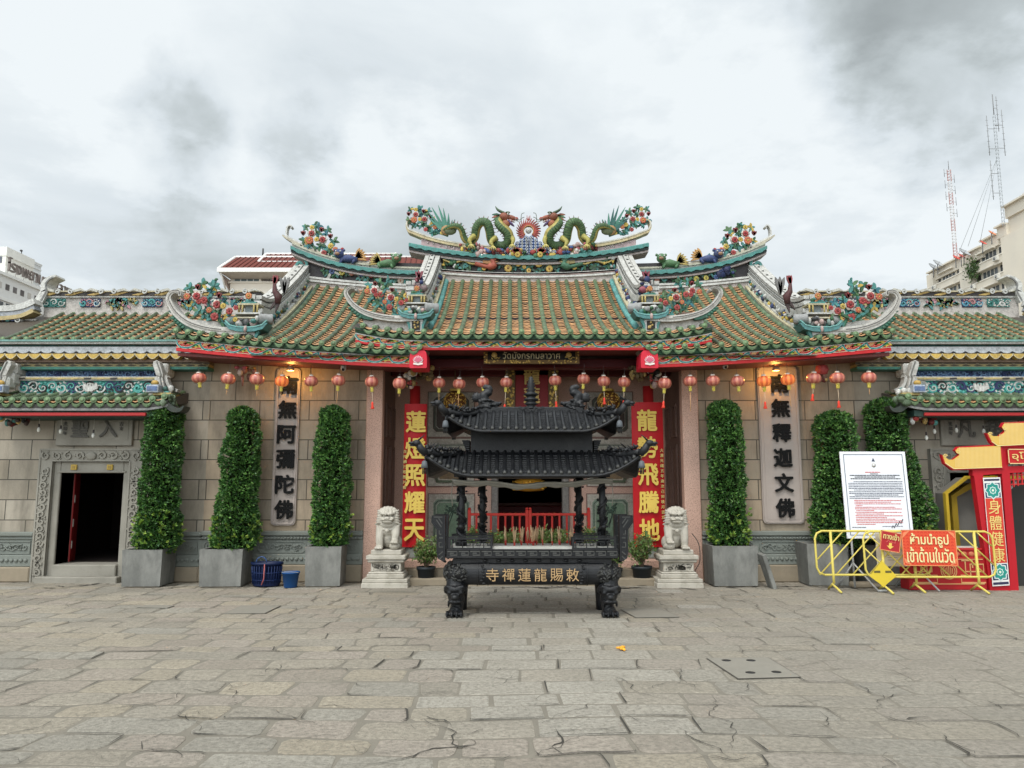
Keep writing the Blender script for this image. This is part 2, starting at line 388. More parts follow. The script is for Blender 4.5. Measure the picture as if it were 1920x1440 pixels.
# ---------------------------------------------------------------- ornament helpers
XC = .375                      # the temple's axis
F = 14.2                       # front face of the stone walls
def flower(mb, c, r, petal, mid=YEL, rim=None, n=7):
    x, y, z = c; a0 = R.uniform(0, 6)
    if rim:
        for i in range(n):
            a = a0 + 2 * pi * i / n; mb.ell((x + cos(a) * r * .62, y + r * .12, z + sin(a) * r * .62), (r * .46, r * .16, r * .46), vary(rim), 6, 4)
    k = .58 if rim else .66; q = .34 if rim else .42
    for i in range(n):
        a = a0 + 2 * pi * (i + .5) / n; mb.ell((x + cos(a) * r * (k - .15), y - r * .05, z + sin(a) * r * (k - .15)), (r * q, r * .22, r * q), vary(petal), 6, 4)
    mb.ell((x, y - r * .22, z), (r * .24, r * .2, r * .24), mid, 6, 4)
def leaf(mb, c, ang, l, w, col, y=None):
    x, yy, z = c; d = (cos(ang), sin(ang))
    mb.ribbon([(x + d[0] * l * t, z + d[1] * l * t + .1 * l * sin(pi * t)) for t in (0, .25, .55, .8, 1)], [w * .25, w * .8, w, w * .6, w * .06], yy - .02, yy + .015, vary(col))
def tuft(mb, c, r, cols, n=4):
    a0 = R.uniform(0, 6)
    for i in range(n): leaf(mb, (c[0], c[1] + R.uniform(-.03, .03), c[2]), a0 + 2 * pi * i / n + R.uniform(-.4, .4), r * R.uniform(.8, 1.2), r * .5, R.choice(cols))
def lumps(mb, c, r, n, cols, size, flat=.6):
    for i in range(n):
        s = size * R.uniform(.6, 1.3)
        mb.ell((c[0] + R.uniform(-r[0], r[0]), c[1] + R.uniform(-r[1], r[1]), c[2] + R.uniform(-r[2], r[2])), (s * R.uniform(.6, 1.4), s * flat, s * R.uniform(.6, 1.3)), vary(R.choice(cols), .3), 6, 4)
def curl(cx, cz, r0, r1, a0, turns, n=14):
    return [(cx + lerp(r0, r1, t) * cos(a0 + turns * 2 * pi * t), cz + lerp(r0, r1, t) * sin(a0 + turns * 2 * pi * t)) for t in frange(0, 1, n)]
SPRAYS = {
    # branches: points and width; flowers: x z r kind; leaf tufts: x z r   (decimetre-ish units, x runs outwards)
    'corner': ([([(0, -10), (20, 8), (32, -4), (45, 14), (62, 12), (80, 30), (88, 50)], 6), ([(62, 12), (64, 40), (60, 64), (52, 82)], 4), ([(45, 14), (40, 36), (35, 50)], 4)],
               [(82, 51, 8.5, 'w'), (68, 43, 7.5, 'r'), (46, 36, 9, 'w'), (34, 33, 6, 'y'), (78, 42, 6, 'r'), (98, 50, 7, 'o'), (81, 67, 6, 'b'), (43, 52, 6, 'b'), (23, 24, 7, 'r'), (12, 30, 5, 'r'), (59, 26, 6, 'o'), (48, 14, 8, 'r'), (12, 9, 5, 'y')],
               [(97, 66, 11), (73, 72, 12), (54, 70, 13), (92, 34, 10), (78, 24, 12), (60, 58, 9), (30, 16, 9), (50, 26, 10), (20, 40, 9), (66, 30, 9), (36, 44, 9)]),
    'ridge': ([([(-10, 0), (10, 6), (24, 3), (38, 22), (52, 20), (62, 26), (72, 34)], 5.5), ([(38, 22), (52, 42), (56, 60)], 4), ([(24, 3), (28, 16), (38, 22)], 5)],
              [(60, 44, 6.5, 'w'), (63, 31, 8, 'o'), (41, 33, 7, 'w'), (51, 33, 5, 'y'), (75, 44, 5, 'b'), (43, 50, 5, 'b'), (28, 39, 5, 'b'), (18, 15, 5.5, 'o'), (6, 15, 4, 'r'), (38, 10, 5.5, 'r'), (26, 21, 6, 'y'), (60, 55, 5, 'y'), (3, 2, 5, 'y')],
              [(72, 56, 8), (52, 59, 9), (35, 53, 9), (74, 32, 9), (23, 31, 9), (66, 22, 8), (46, 24, 8), (32, 14, 8), (12, 8, 7), (50, 46, 8), (36, 44, 7)])}
def spray(mb, kind, ax, y, az, sx, sc):
    br, fl, tu = SPRAYS[kind]; sc = sc * .01
    for pts, w in br:
        p = spline([(ax + sx * x * sc, y + .02, az + z * sc) for x, z in pts], 6)
        mb.tube(p, [w * sc * (.75 - .4 * i / len(p)) for i in range(len(p))], 6, vary(R.choice((TEAL, (.06, .27, .25), (.07, .26, .14)))))
        for i in range(2, len(p), 5): tuft(mb, (p[i].x, y - .03, p[i].z), w * sc * 1.7, (TEAL, GREEN, (.05, .25, .22)), 2)
    for x, z, r in tu: tuft(mb, (ax + sx * x * sc, y + R.uniform(-.04, .06), az + z * sc), r * sc, R.choice(((GREEN, LGREEN, TEAL), (TEAL, (.04, .2, .24)), (GREEN, TEAL, YEL))), 5)
    for x, z, r, k in fl:
        c = (ax + sx * x * sc, y - .07 + R.uniform(-.02, .02), az + z * sc)
        if k == 'w': flower(mb, c, r * sc * 1.1, (.40, .03, .03), (.2, .02, .02), (.70, .62, .52))
        elif k == 'r': flower(mb, c, r * sc, (.42, .04, .035), (.3, .02, .02))
        elif k == 'o': flower(mb, c, r * sc, (.60, .14, .04), YEL)
        elif k == 'y': flower(mb, c, r * sc, YEL, (.5, .3, .05))
        else:
            for a in (-.5, 0, .5): leaf(mb, (c[0], c[1], c[2] - r * sc * .7), pi / 2 + a, r * sc * 1.7, r * sc * .8, DRED if a else RED)

# ---------------------------------------------------------------- tiled roofs
def tile_roof(xs, prof, lift, tmax, nrow, rr=.044, drip=True, disc=True, close=True):
    """rows of curved pan tiles between round cover tiles; returns (tiles, drip edge)"""
    A, D = MB(), MB()
    def pt(x, t, dz=0.0, dy=0.0):
        y, z = prof(t); return (x, y + dy, z + lift(x, t) + dz)
    n = len(xs)
    for i in range(n - 1):
        x0, x1 = xs[i], xs[i + 1]; tm = min(tmax(x0), tmax(x1)); rows = max(1, round(nrow * tm))
        cs = [lerp(x0, x1, q) for q in (0, .25, .5, .75, 1)]; sag = (0.0, -.03, -.042, -.03, 0.0)
        for k in range(rows):
            t0, t1 = tm * k / rows, tm * (k + 1) / rows; c = vary(TPAN, .22); cl = vary(TLIP, .2)
            if R.random() < .10: cl = vary((.34, .20, .09), .3)
            f = R.uniform(.028, .038)
            vs = [pt(x, t0, s + f - .016, -.004) for x, s in zip(cs, sag)] + [pt(x, t0, s + f) for x, s in zip(cs, sag)] + [pt(x, t1, s) for x, s in zip(cs, sag)] + \
                 [pt(x, t0, s + f - .018, .05) for x, s in zip(cs, sag)]
            A.add(vs, [(j, j + 1, 6 + j, 5 + j) for j in range(4)], cl)
            A.add(vs, [(5 + j, 6 + j, 11 + j, 10 + j) for j in range(4)], c)
            A.add(vs, [(15 + j, 16 + j, 1 + j, j) for j in range(4)], (.14, .07, .04))
    for i, x in enumerate(xs):
        tm = tmax(x); ns = max(2, round(13 * tm)); vs = []; fs = []; path = []
        for k in range(ns):
            path += [(tm * k / ns, 1.0), (tm * (k + .93) / ns, .97), (tm * (k + .935) / ns, .91), (tm * (k + .995) / ns, .91)]
        c = vary(TGREEN, .2); o = len(A.v); x += R.uniform(-.006, .006)
        for t, q in path:
            for j in range(7):
                a = pi * j / 6; vs.append(pt(x + rr * q * cos(a) * -1, t, rr * q * sin(a) * .92 + .008))
        A.add(vs, [], None)
        for k in range(len(path) - 1):
            cc = vary(c, .2) if k % 4 == 0 else (cc if k % 4 == 1 else (c[0] * .8, c[1] * .8, c[2] * .8))
            for j in range(6): A.f.append([o + k * 7 + j, o + k * 7 + j + 1, o + k * 7 + 8 + j, o + k * 7 + 7 + j]); A.c.append(cc); A.sm.append(True)
        if disc:
            p = pt(x, 0, .02, -.012); m = T(*p) @ RX(-.12) @ RX(pi / 2)
            c2 = vary((.10, .165, .075), .25)
            D.lathe([(rr * 1.12, -.02), (rr * 1.15, 0), (rr * 1.12, .014), (rr * .86, .016)], n=14, col=c2, m=m, smooth=False)
            D.lathe([(rr * .86, .0165), (rr * .8, .008), (rr * .45, .010), (rr * .38, .016), (rr * .1, .017)], n=12, col=vary((.135, .21, .10), .25), m=m)
        if drip and i < n - 1:
            xm = (x + xs[i + 1]) / 2; w = (xs[i + 1] - x) * .47; p = pt(xm, 0, -.01, -.006); g = vary((.07, .125, .055), .25)
            poly = [(-w, .0), (-w * .92, -.03), (-w * .62, -.075), (-w * .25, -.098), (0, -.108), (w * .25, -.098), (w * .62, -.075), (w * .92, -.03), (w, 0), (w * .5, -.03), (0, -.04), (-w * .5, -.03)]
            m = T(*p) @ RX(.12)
            D.prism(poly, -.012, .006, g, m)
            D.prism([(a * .72, b * .8 - .012) for a, b in poly], -.02, -.012, vary((.125, .20, .092), .25), m)
            D.ribbon([(-w * .3, -.06), (0, -.075), (w * .3, -.06)], .012, -.026, -.02, (.09, .16, .08), m)
    return A, D
def fascia(x0, x1, zf, y, ztop, zbot, step=.40, endcap=0):
    """red eave board with painted scrolls; zf(x) lifts it; returns board, painting"""
    B, Q = MB(), MB(); xs = frange(x0, x1, 40); h = ztop - zbot; zr = zbot + h * .30
    B.xsweep(xs, [(y, zbot), (y + .07, zbot), (y + .07, ztop), (y + .012, ztop), (y + .012, zr), (y, zr - .01)], zf, (.50, .022, .025))
    B.xsweep(xs, [(y - .006, ztop), (y + .03, ztop), (y + .03, ztop + .018), (y - .006, ztop + .018)], zf, WHITE)
    n = max(1, round((x1 - x0) / step)); st = (x1 - x0) / n
    def rb(pts, w, lay, col):
        Q.ribbon([(a, b + zf(a)) for a, b in pts], w, y + .006 - lay * .0035, y + .013, col)
    hh = ztop - zr; zc = (ztop + zr) / 2
    rb([(a, ztop - .004) for a in xs], .006, 1, WHITE); rb([(a, zr + .006) for a in xs], .008, 1, CREAM)
    for i in range(n):
        a = x0 + st * (i + .5); s = 1 if i % 2 == 0 or endcap == 0 else 1
        sw = [(a + st * q, zc + hh * .42 * w) for q, w in ((-.50, .95), (-.46, .0), (-.36, -.7), (-.2, -.95), (0, -.85), (.2, -.2), (.34, .5), (.5, .95))]
        sp = [(p.x, p.z) for p in spline([(x, 0, z) for x, z in sw], 4)]
        rb(sp, .036, 1, (.72, .72, .62)); rb(sp, .022, 2, vary((.02, .27, .25)))
        rb([(x + .006, z + .006) for x, z in sp], .008, 3, (.03, .16, .18))
        for k, (cx, cz, r, col) in enumerate(((-.26, .12, .052, (.62, .30, .12)), (-.12, -.12, .05, (.60, .04, .05)), (.0, .2, .05, (.08, .38, .08)), (.13, .35, .045, (.66, .5, .07)), (.30, -.3, .05, (.10, .40, .10)), (.42, -.45, .045, (.64, .46, .06)), (-.05, .5, .03, (.6, .04, .05)))):
            px, pz = a + st * cx, zc + hh * .5 * cz
            c1 = [(px + r * 1.25 * q, pz + r * w) for q, w in ((-1, -.3), (-.4, .45), (.4, .5), (1, 0))]
            rb(c1, [r * .35, r * .95, r * .8, r * .1], 1, (.66, .60, .30)); rb(c1, [r * .25, r * .72, r * .6, r * .06], 2, vary(col, .2))
    return B, Q
def frieze(x0, x1, z0, z1, y, bg, kinds, zf=None):
    """painted panel with leafy scrolls in relief"""
    Q = MB(); zf = zf or (lambda x: 0)
    Q.xsweep(frange(x0, x1, 24), [(y, z0), (y + .03, z0), (y + .03, z1), (y, z1)], zf, bg)
    h = z1 - z0; n = max(1, round((x1 - x0) / (h * .72))); st = (x1 - x0) / n
    for i in range(n):
        a = x0 + st * (i + .5); d = 1 if i < n / 2 else -1; up = 1 if i % 2 else -1; zc = (z0 + z1) / 2 + zf(a); c1, c2, c3 = R.choice(kinds), R.choice(kinds), R.choice(kinds)
        Q.ribbon(curl(a, zc + up * h * .06, h * .42, h * .05, pi * (.9 if d > 0 else .1), -1.25 * d * up, 16), [h * lerp(.13, .05, t) for t in frange(0, 1, 16)], y - .024, y, c1)
        Q.ribbon(curl(a, zc + up * h * .06, h * .30, h * .04, pi * (1.0 if d > 0 else .0), -1.1 * d * up, 12), h * .06, y - .03, y, c3)
        for q, e in ((-.45, .1), (-.3, .38), (.1, .44), (.4, .3), (.45, -.2)):
            Q.ribbon([(a + st * q, zc - up * h * e), (a + st * (q + .12 * d), zc - up * h * (e - .12)), (a + st * (q + .28 * d), zc - up * h * (e - .06))], [h * .12, h * .13, h * .02], y - .018, y, vary(c2, .2))
    return Q
def scallops(Q, path, r, col, side=1, alt=None):
    for i in range(len(path) - 1):
        p, q = Vector(path[i]), Vector(path[i + 1]); n = max(1, round((q - p).length / (r * 1.7)))
        for k in range(n):
            c = p.lerp(q, (k + .5) / n); Q.ell(c, (r, r * .45, r), vary(alt if alt and k % 2 else col, .15), 6, 4)

# ---------------------------------------------------------------- the temple hall
hall = thing('temple_hall', 'Chinese temple hall with green and orange tiled roofs and two dragons on its middle ridge', 'temple', (XC, 16, 0))
def lx(x): return x + XC
EY, RYD = 13.0, 16.8
ZC0, ZC1 = Z(624, EY), Z(524, RYD)
ZS0, ZS1 = Z(653, EY), Z(545, RYD)
def prof_of(z0, z1, y0=EY, y1=RYD, k=.30):
    return lambda t: (lerp(y0, y1, t), lerp(z0, z1, (1 - k) * t + k * t * t))
PC, PS = prof_of(ZC0, ZC1), prof_of(ZS0, ZS1)
VC, VS = 1.93, 4.88              # verge ridges of the middle and the side roofs
EC, ES = 3.15, 6.24              # ends of the eaves
def lift_c(x, t): d = max(0, abs(x - XC) - 1.9) / 1.16; return .13 * d * d * max(0, 1 - t * 4)
def lift_s(x, t): d = max(0, abs(x - XC) - 2.0) / 4.2; return .29 * d ** 1.5 * max(0, 1 - t * 1.2) + .22 * (d * 4.2 / 3.15) ** 2 * t
def build_hall_roofs():
    sp = .2106
    xs = [lx(sp * (i - 14.0)) for i in range(29)]
    A, D = tile_roof(xs, PC, lift_c, lambda x: 1.0 if abs(x - XC) < VC else .13, 32)
    r = part('middle_roof', A, GLAZE, hall); part('drip_edge', D, GLAZE, r)
    for s in (-1, 1):
        xs = sorted(lx(s * (1.96 + sp * i)) for i in range(21))
        A, D = tile_roof(xs, PS, lift_s, lambda x: 1.0 if abs(x - XC) < VS else .13, 32)
        r = part('side_roof', A, GLAZE, hall); part('drip_edge', D, GLAZE, r)
    # board beds under the tiles, back slopes
    B = MB((.10, .075, .055))
    for x0, x1, pf, lf in ((lx(-VC), lx(VC), PC, lift_c), (lx(-VS), lx(-VC), PS, lift_s), (lx(VC), lx(VS), PS, lift_s)):
        pr = [pf(t) for t in frange(0, 1, 12)]
        vs = [(x, y, z - .13) for x in (x0, x1) for y, z in pr]; n = len(pr)
        B.add(vs, [(i, i + 1, n + i + 1, n + i) for i in range(n - 1)])
        y, z = pr[-1]; B.add([(x0, y, z), (x1, y, z), (x1, y + 3.6, z - 2), (x0, y + 3.6, z - 2)], [(0, 1, 2, 3)], TGREEN)
    for s in (-1, 1):   # skirt beds
        for a, b, pf in ((VC, EC, PC), (VS, ES, PS)):
            y0, z0 = pf(0); y1, z1 = pf(.14); lf = lift_c if pf is PC else lift_s
            xx = frange(lx(s * a), lx(s * b), 8); vs = [(x, y, z - .07 + lf(x, 0)) for x in xx for y, z in ((y0, z0), (y1, z1))]
            B.add(vs, [(2 * i, 2 * i + 2, 2 * i + 3, 2 * i + 1) for i in range(7)])
    part('roof_bed', B, PAINT, hall)
    # eave boards and soffits
    def eave(x0, x1, z0, lf, vt, vb, zdrip):
        zf = lambda x: lf(x, 0)
        G = MB(); xs = frange(x0, x1, 30)
        G.xsweep(xs, [(EY + .05, zdrip), (EY + .12, zdrip - .02), (EY + .12, z0 - .03), (EY + .03, z0 - .03)], zf, (.035, .12, .06))
        for k in range(int((x1 - x0) / .16)):
            a = x0 + .16 * (k + .5); G.ribbon([(a - .03, zdrip + .04 + zf(a)), (a, zdrip + .055 + zf(a)), (a + .03, zdrip + .04 + zf(a))], .01, EY + .043, EY + .055, (.10, .26, .13))
        Bd, Q = fascia(x0, x1, zf, EY + .10, Z(vt, EY + .1), Z(vb, EY + .1))
        b = part('eave_board', Bd, ENAMEL, hall); part('scroll_painting', Q, ENAMEL, b); part('eave_moulding', G, PAINT, b)
        So = MB((.20, .03, .025)); So.xsweep(xs, [(EY + .17, Z(vb, EY + .1) + .04), (F + .2, Z(vb, EY + .1) + .10), (F + .2, Z(vb, EY + .1) + .16), (EY + .17, Z(vb, EY + .1) + .10)], lambda x: zf(x) * .6)
        part('soffit', So, PAINT, b)
    eave(lx(-EC + .06), lx(EC - .06), ZC0, lift_c, 640, 656, Z(637, EY + .1))
    for s in (-1, 1):
        a, b = sorted((lx(s * 2.08), lx(s * (ES - .05))))
        eave(a, b, ZS0, lift_s, 668, 688.5, Z(666, EY + .1))
build_hall_roofs()

def build_ridges():
    y = RYD
    # --- middle ridge
    Rm, Q = MB(), MB()
    def arc(x, amt, w, p=2.0): return amt * (abs(x - XC) / w) ** p
    c0 = Z(524, y)
    zf1 = lambda x: arc(x, .10, 2.1)
    xs = frange(lx(-2.12), lx(2.12), 30)
    z1, z2, z3 = Z(524, y - .1), Z(513, y - .1), Z(487, y - .1)
    Rm.xsweep(xs, [(y - .10, z1 - .2), (y + .14, z1 - .2), (y + .14, z2), (y - .10, z2)], zf1, (.60, .52, .47))
    for zz, c in ((z1 + .03, WHITE), (z1 + .10, WHITE), ((z1 + z2) / 2 + .02, PINK)):
        Rm.xsweep(xs, [(y - .14, zz), (y + .1, zz), (y + .1, zz + .045), (y - .14, zz + .045)], zf1, c)
    zf2 = lambda x: arc(x, .30, 2.7, 2.0)
    xs2 = frange(lx(-2.3), lx(2.3), 34)
    Rm.xsweep(xs2, [(y - .03, z2 - .02), (y + .12, z2 - .02), (y + .12, z3 + .1), (y - .03, z3 + .1)], lambda x: lerp(zf1(x), zf2(x), .6), (.05, .045, .05))
    # teal wavy tile edge
    xs3 = frange(lx(-2.68), lx(2.68), 110)
    z4 = Z(487, y - .2)
    for dz, hh, dy, c in ((0, .075, -.24, TEAL), (-.05, .045, -.20, (.03, .05, .05)), (-.10, .05, -.16, (.55, .47, .44)), (.075, .03, -.19, (.16, .45, .40))):
        n = len(xs3); vs = []
        for i, x in enumerate(xs3):
            w = .013 * sin(x * 30) if c is TEAL else 0
            zz = z4 + zf2(x) + dz
            vs += [(x, y + dy, zz + w), (x, y + .3, zz), (x, y + .3, zz + hh), (x, y + dy, zz + hh)]
        Rm.add(vs, [(4 * i + k, 4 * i + 4 + k, 4 * i + 4 + (k + 1) % 4, 4 * i + (k + 1) % 4) for i in range(n - 1) for k in range(4)] + [(0, 1, 2, 3), (4 * n - 1, 4 * n - 2, 4 * n - 3, 4 * n - 4)], c)
    # pink upper band with yellow crest rising to thin horns
    zf3 = lambda x: .02 + .42 * (abs(x - XC) / 2.74) ** 3
    xs4 = frange(lx(-2.42), lx(2.42), 60); z5 = z4 + .10
    vs = []
    for x in xs4:
        t = abs(x - XC) / 2.6; top = z5 + zf3(x) + .15 - .03 * t; bot = z5 + max(zf2(x) + .0, zf3(x) - .02 - .14 * t)
        vs += [(x, y - .06, bot), (x, y + .08, bot), (x, y + .08, top), (x, y - .06, top)]
    n = len(xs4)
    Rm.add(vs, [(4 * i + k, 4 * i + 4 + k, 4 * i + 4 + (k + 1) % 4, 4 * i + (k + 1) % 4) for i in range(n - 1) for k in range(4)] + [(0, 1, 2, 3), (4 * n - 1, 4 * n - 2, 4 * n - 3, 4 * n - 4)], (.55, .38, .38))
    for k in range(150):
        x = lx(R.uniform(-2.4, 2.4)); t = abs(x - XC) / 2.6; Rm.ell((x, y - .065, z5 + zf3(x) + R.uniform(.05, .16)), (.028, .012, .018), vary((.66, .55, .52)), 5, 3, RY(R.uniform(-1, 1)))
    for s in (-1, 1):
        pts = [(lx(s * q), z5 + .17 + (.02 + .42 * (q / 2.74) ** 3)) for q in frange(.5, 2.70, 26)]
        tip = pts[-1]; pts += [(tip[0] + s * .05, tip[1] + .10), (tip[0] + s * .045, tip[1] + .2), (tip[0] + s * .0, tip[1] + .27), (tip[0] - s * .06, tip[1] + .28)]
        sp = [(p.x, p.z) for p in spline([(a, 0, b) for a, b in pts], 3)]
        N = len(sp); Rm.ribbon(sp, [.065 * (1 if i < N * .75 else lerp(1, .3, (i - N * .75) / (N * .25))) for i in range(N)], y - .11, y + .11, (.64, .52, .28))
        Rm.ribbon([(a, b + .045) for a, b in sp[:-6]], .03, y - .12, y + .12, (.70, .66, .55))
    r = part('middle_ridge', Rm, PAINT, hall)
    # frieze reliefs: sunflowers, phoenixes, leaves
    for k in range(70):
        x = lx(R.uniform(-1.9, 1.9)); tuft(Q, (x, y - .06, lerp(z2, z3, R.uniform(.15, .75)) + zf1(x) * 1.3), .10, (GREEN, TEAL, (.07, .13, .09)), 4)
    for x, zz, rr in ((-.46, .35, .10), (-.24, .75, .095), (.22, .72, .105), (.46, .3, .09), (-1.0, .3, .06), (1.02, .35, .06), (.0, .2, .06), (-.1, .45, .05)):
        flower(Q, (lx(x), y - .12, lerp(z2, z3, zz) + zf1(lx(x))), rr, (.66, .42, .07), (.30, .14, .04), n=9)
    part('flower_frieze', Q, PAINT, r)
    for s, c, c2 in ((-1, (.50, .10, .05), (.45, .2, .06)), (1, (.08, .22, .13), (.35, .28, .10))):
        Q = MB()
        bx, bz = lx(s * .92), lerp(z2, z3, .5) + .05
        Q.tube(spline([(bx + s * .28, y - .12, bz + .02), (bx, y - .14, bz - .06), (bx - s * .14, y - .16, bz - .02), (bx - s * .10, y - .17, bz + .10), (bx - s * .2, y - .18, bz + .08)], 5), [.05] * 6 + [.085] * 5 + [.06] * 5 + [.035] * 4 + [.01], 7, c)
        Q.ribbon([(bx + s * .05, bz), (bx + s * .02, bz + .18), (bx + s * .1, bz + .34)], [.12, .15, .03], y - .19, y - .15, c2)
        Q.ribbon([(bx - s * .02, bz), (bx - s * .22, bz + .1), (bx - s * .42, bz + .12)], [.1, .12, .02], y - .2, y - .16, c2)
        for k, cc in enumerate(((.62, .46, .12), (.07, .26, .18), (.55, .12, .06), WHITE)):
            Q.ribbon([(bx + s * q, bz + .02 + .035 * k + .03 * sin(q * 14 + k) + .05 * q) for q in frange(.15, 1.0, 14)], .03, y - .14 + .01 * k, y - .06, cc)
        lumps(Q, (lx(s * 1.75), y - .1, lerp(z2, z3, .5) + .1), (.16, .05, .12), 14, (GREEN, TEAL, YEL, WHITE, (.3, .1, .05)), .05)
        part('ridge_phoenix', Q, PAINT, r)
    # things on the crest: waves, pearl in flames
    wv = MB(); zb = z5 + .04
    wv.prism([(lx(-.62), zb), (lx(.62), zb), (lx(.45), zb + .14), (lx(.2), zb + .27), (lx(.05), zb + .42), (lx(-.05), zb + .42), (lx(-.2), zb + .27), (lx(-.45), zb + .14)], y - .14, y + .1, (.66, .68, .68))
    for rw in range(6):
        zz = zb + .04 + rw * .066; hw = .58 * (1 - rw / 6.2) ** 1.2 + .03; nn = max(1, round(hw / .05))
        for i in range(nn):
            x = -hw + 2 * hw * (i + .5) / nn; d = 1 if x < 0 else -1
            wv.ribbon(curl(lx(x), zz, .05, .010, pi * (1.1 if d > 0 else -.1), -1.15 * d, 12), [.024] * 9 + [.016, .012, .008], y - .19, y - .13, vary((.05, .12, .33), .2))
            wv.ribbon(curl(lx(x), zz, .035, .010, pi * (1.1 if d > 0 else -.1), -1.1 * d, 9), .012, y - .20, y - .13, (.72, .74, .74))
    part('wave_mound', wv, PAINT, hall)
    pl = MB(); zc = Z(434, y); pl.ell((lx(.0), y - .05, zc), .07, (.62, .60, .54), 14, 10); p = part('flaming_pearl', pl, PAINT, hall)
    fl = MB()
    fl.ribbon([(lx(cos(a) * .135), zc + sin(a) * .145) for a in frange(-.75, pi + .75, 24)], .06, y - .05, y + .03, (.50, .06, .035))
    fl.ribbon([(lx(cos(a) * .112), zc + sin(a) * .12) for a in frange(-.75, pi + .75, 24)], .02, y - .065, y + .03, (.62, .30, .08))
    for i in range(21):
        a = lerp(-.7, pi + .7, i / 20); l = .11 if i != 10 else .15
        fl.ribbon([(lx(cos(a) * .15), zc + sin(a) * .16), (lx(cos(a + .1) * .21), zc + sin(a + .1) * .22), (lx(cos(a - .05) * (.17 + l)), zc + sin(a - .05) * (.18 + l) + .02)], [.04, .03, .006], y - .04, y + .02, vary((.48, .05, .03), .2))
    for s in (-1, 1): fl.ribbon([(lx(0), zc + .26), (lx(s * .03), zc + .29), (lx(s * .035), zc + .37)], [.03, .02, .008], y - .03, y + .01, (.46, .05, .03))
    part('flames', fl, PAINT, p)
    # crest figures between the dragons' legs
    cf = MB()
    for s in (-1, 1):
        for x, dz, cs in ((1.42, .10, (GREEN, DRED, (.3, .05, .04), YEL)), (1.15, .10, ((.5, .12, .14), PINK, GREEN)), (.90, .02, (NAVY, (.4, .06, .04), BLUE)), (.70, .0, ((.38, .06, .05), BLUE, DRED)), (1.25, -.02, (TEAL, GREEN)), (.45, -.05, (RED, YEL, WHITE)), (.2, -.05, (RED, YEL, GREEN)), (1.05, -.03, (PINK, WHITE))):
            lumps(cf, (lx(s * x), y - .18, z5 + .10 + dz), (.12, .05, .07), 11, cs, .05)
        flower(cf, (lx(s * .25), y - .26, z5 - .0), .075, YEL, (.5, .25, .05), n=8)
        for a in frange(-1, 1, 7): leaf(cf, (lx(s * .28), y - .24, z5 + .04), pi / 2 + a, .13, .06, RED)
    part('crest_figures', cf, PAINT, hall)
    # flower sprays on the horn tips
    for s in (-1, 1):
        sp = MB(); spray(sp, 'ridge', lx(s * 1.92), y - .05, Z(442, y), s, 1.05)
        part('flower_spray', sp, PAINT, hall)
    # --- side ridges
    for s in (-1, 1):
        g, q = MB(), MB()
        e = lambda d: (d - 2.0) / 3.15
        xs = frange(lx(s * 1.9), lx(s * 4.95), 30)
        if s < 0: xs = xs[::-1]
        z1, z2, z3 = Z(544, y - .1), Z(535, y - .1), Z(517, y - .1)
        zfb = lambda x: .22 * max(0, e(abs(x - XC))) ** 2
        g.xsweep(xs, [(y - .10, z1 - .25), (y + .14, z1 - .25), (y + .14, z2), (y - .10, z2)], zfb, (.60, .52, .47))
        for zz, c in ((z1 + .01, WHITE), (z1 + .08, WHITE)):
            g.xsweep(xs, [(y - .14, zz), (y + .1, zz), (y + .1, zz + .045), (y - .14, zz + .045)], zfb, c)
        g.xsweep(xs, [(y - .03, z2), (y + .12, z2), (y + .12, z3 + .3), (y - .03, z3 + .3)], zfb, (.05, .045, .05))
        xs3 = frange(lx(s * 1.95), lx(s * 5.32), 70)
        if s < 0: xs3 = xs3[::-1]
        n = len(xs3)
        zfc = lambda x: .50 * max(0, e(abs(x - XC))) ** 2.8
        for dz, hh, dy, c in ((0, .085, -.22, TEAL), (-.045, .045, -.18, (.03, .05, .05)), (-.09, .045, -.15, (.55, .47, .44)), (.085, .07, -.10, (.45, .45, .40)), (.155, .04, -.12, (.58, .55, .42))):
            vs = []
            for x in xs3:
                w = .014 * sin(x * 28) if c is TEAL else 0; zz = z3 + zfc(x) + dz
                vs += [(x, y + dy, zz + w), (x, y + .25, zz), (x, y + .25, zz + hh), (x, y + dy, zz + hh)]
            g.add(vs, [(4 * i + k, 4 * i + 4 + k, 4 * i + 4 + (k + 1) % 4, 4 * i + (k + 1) % 4) for i in range(n - 1) for k in range(4)] + [(0, 1, 2, 3), (4 * n - 1, 4 * n - 2, 4 * n - 3, 4 * n - 4)], c)
        # white horn sweeping up to a curl
        pts = [(lx(s * d), z3 + .17 + .50 * max(0, e(d)) ** 2.8 + .06 * max(0, (d - 3.6) / 1.8) ** 2) for d in frange(3.3, 5.45, 12)]
        tp = pts[-1]; pts2 = pts + [(tp[0] + s * .10, tp[1] + .07)]
        cp = pts + [(tp[0] + s * .02, tp[1] + .13), (tp[0] - s * .0, tp[1] + .22), (tp[0] - s * .06, tp[1] + .26), (tp[0] - s * .10, tp[1] + .22), (tp[0] - s * .07, tp[1] + .20)]
        a = [(p.x, p.z) for p in spline([(u, 0, w) for u, w in pts2], 3)]; b = [(p.x, p.z) for p in spline([(u, 0, w) for u, w in cp], 4)]
        g.ribbon(a, [lerp(.11, .025, (i / len(a)) ** 2) for i in range(len(a))], y - .09, y + .09, (.62, .56, .42))
        g.ribbon([(u, w + .05) for u, w in b], [lerp(.075, .018, i / len(b)) for i in range(len(b))], y - .075, y + .075, WHITE)
        for k in range(26):
            u, w = a[int(len(a) * R.uniform(.05, .8))]; g.ell((u, y - .095, w + R.uniform(-.03, .06)), (.03, .012, .014), (.10, .09, .09), 5, 3, RY(-s * .4))
        # scrolled bracket under the outer end
        bx, bz = lx(s * 5.12), z3 + zfc(lx(s * 5.1)) - .22
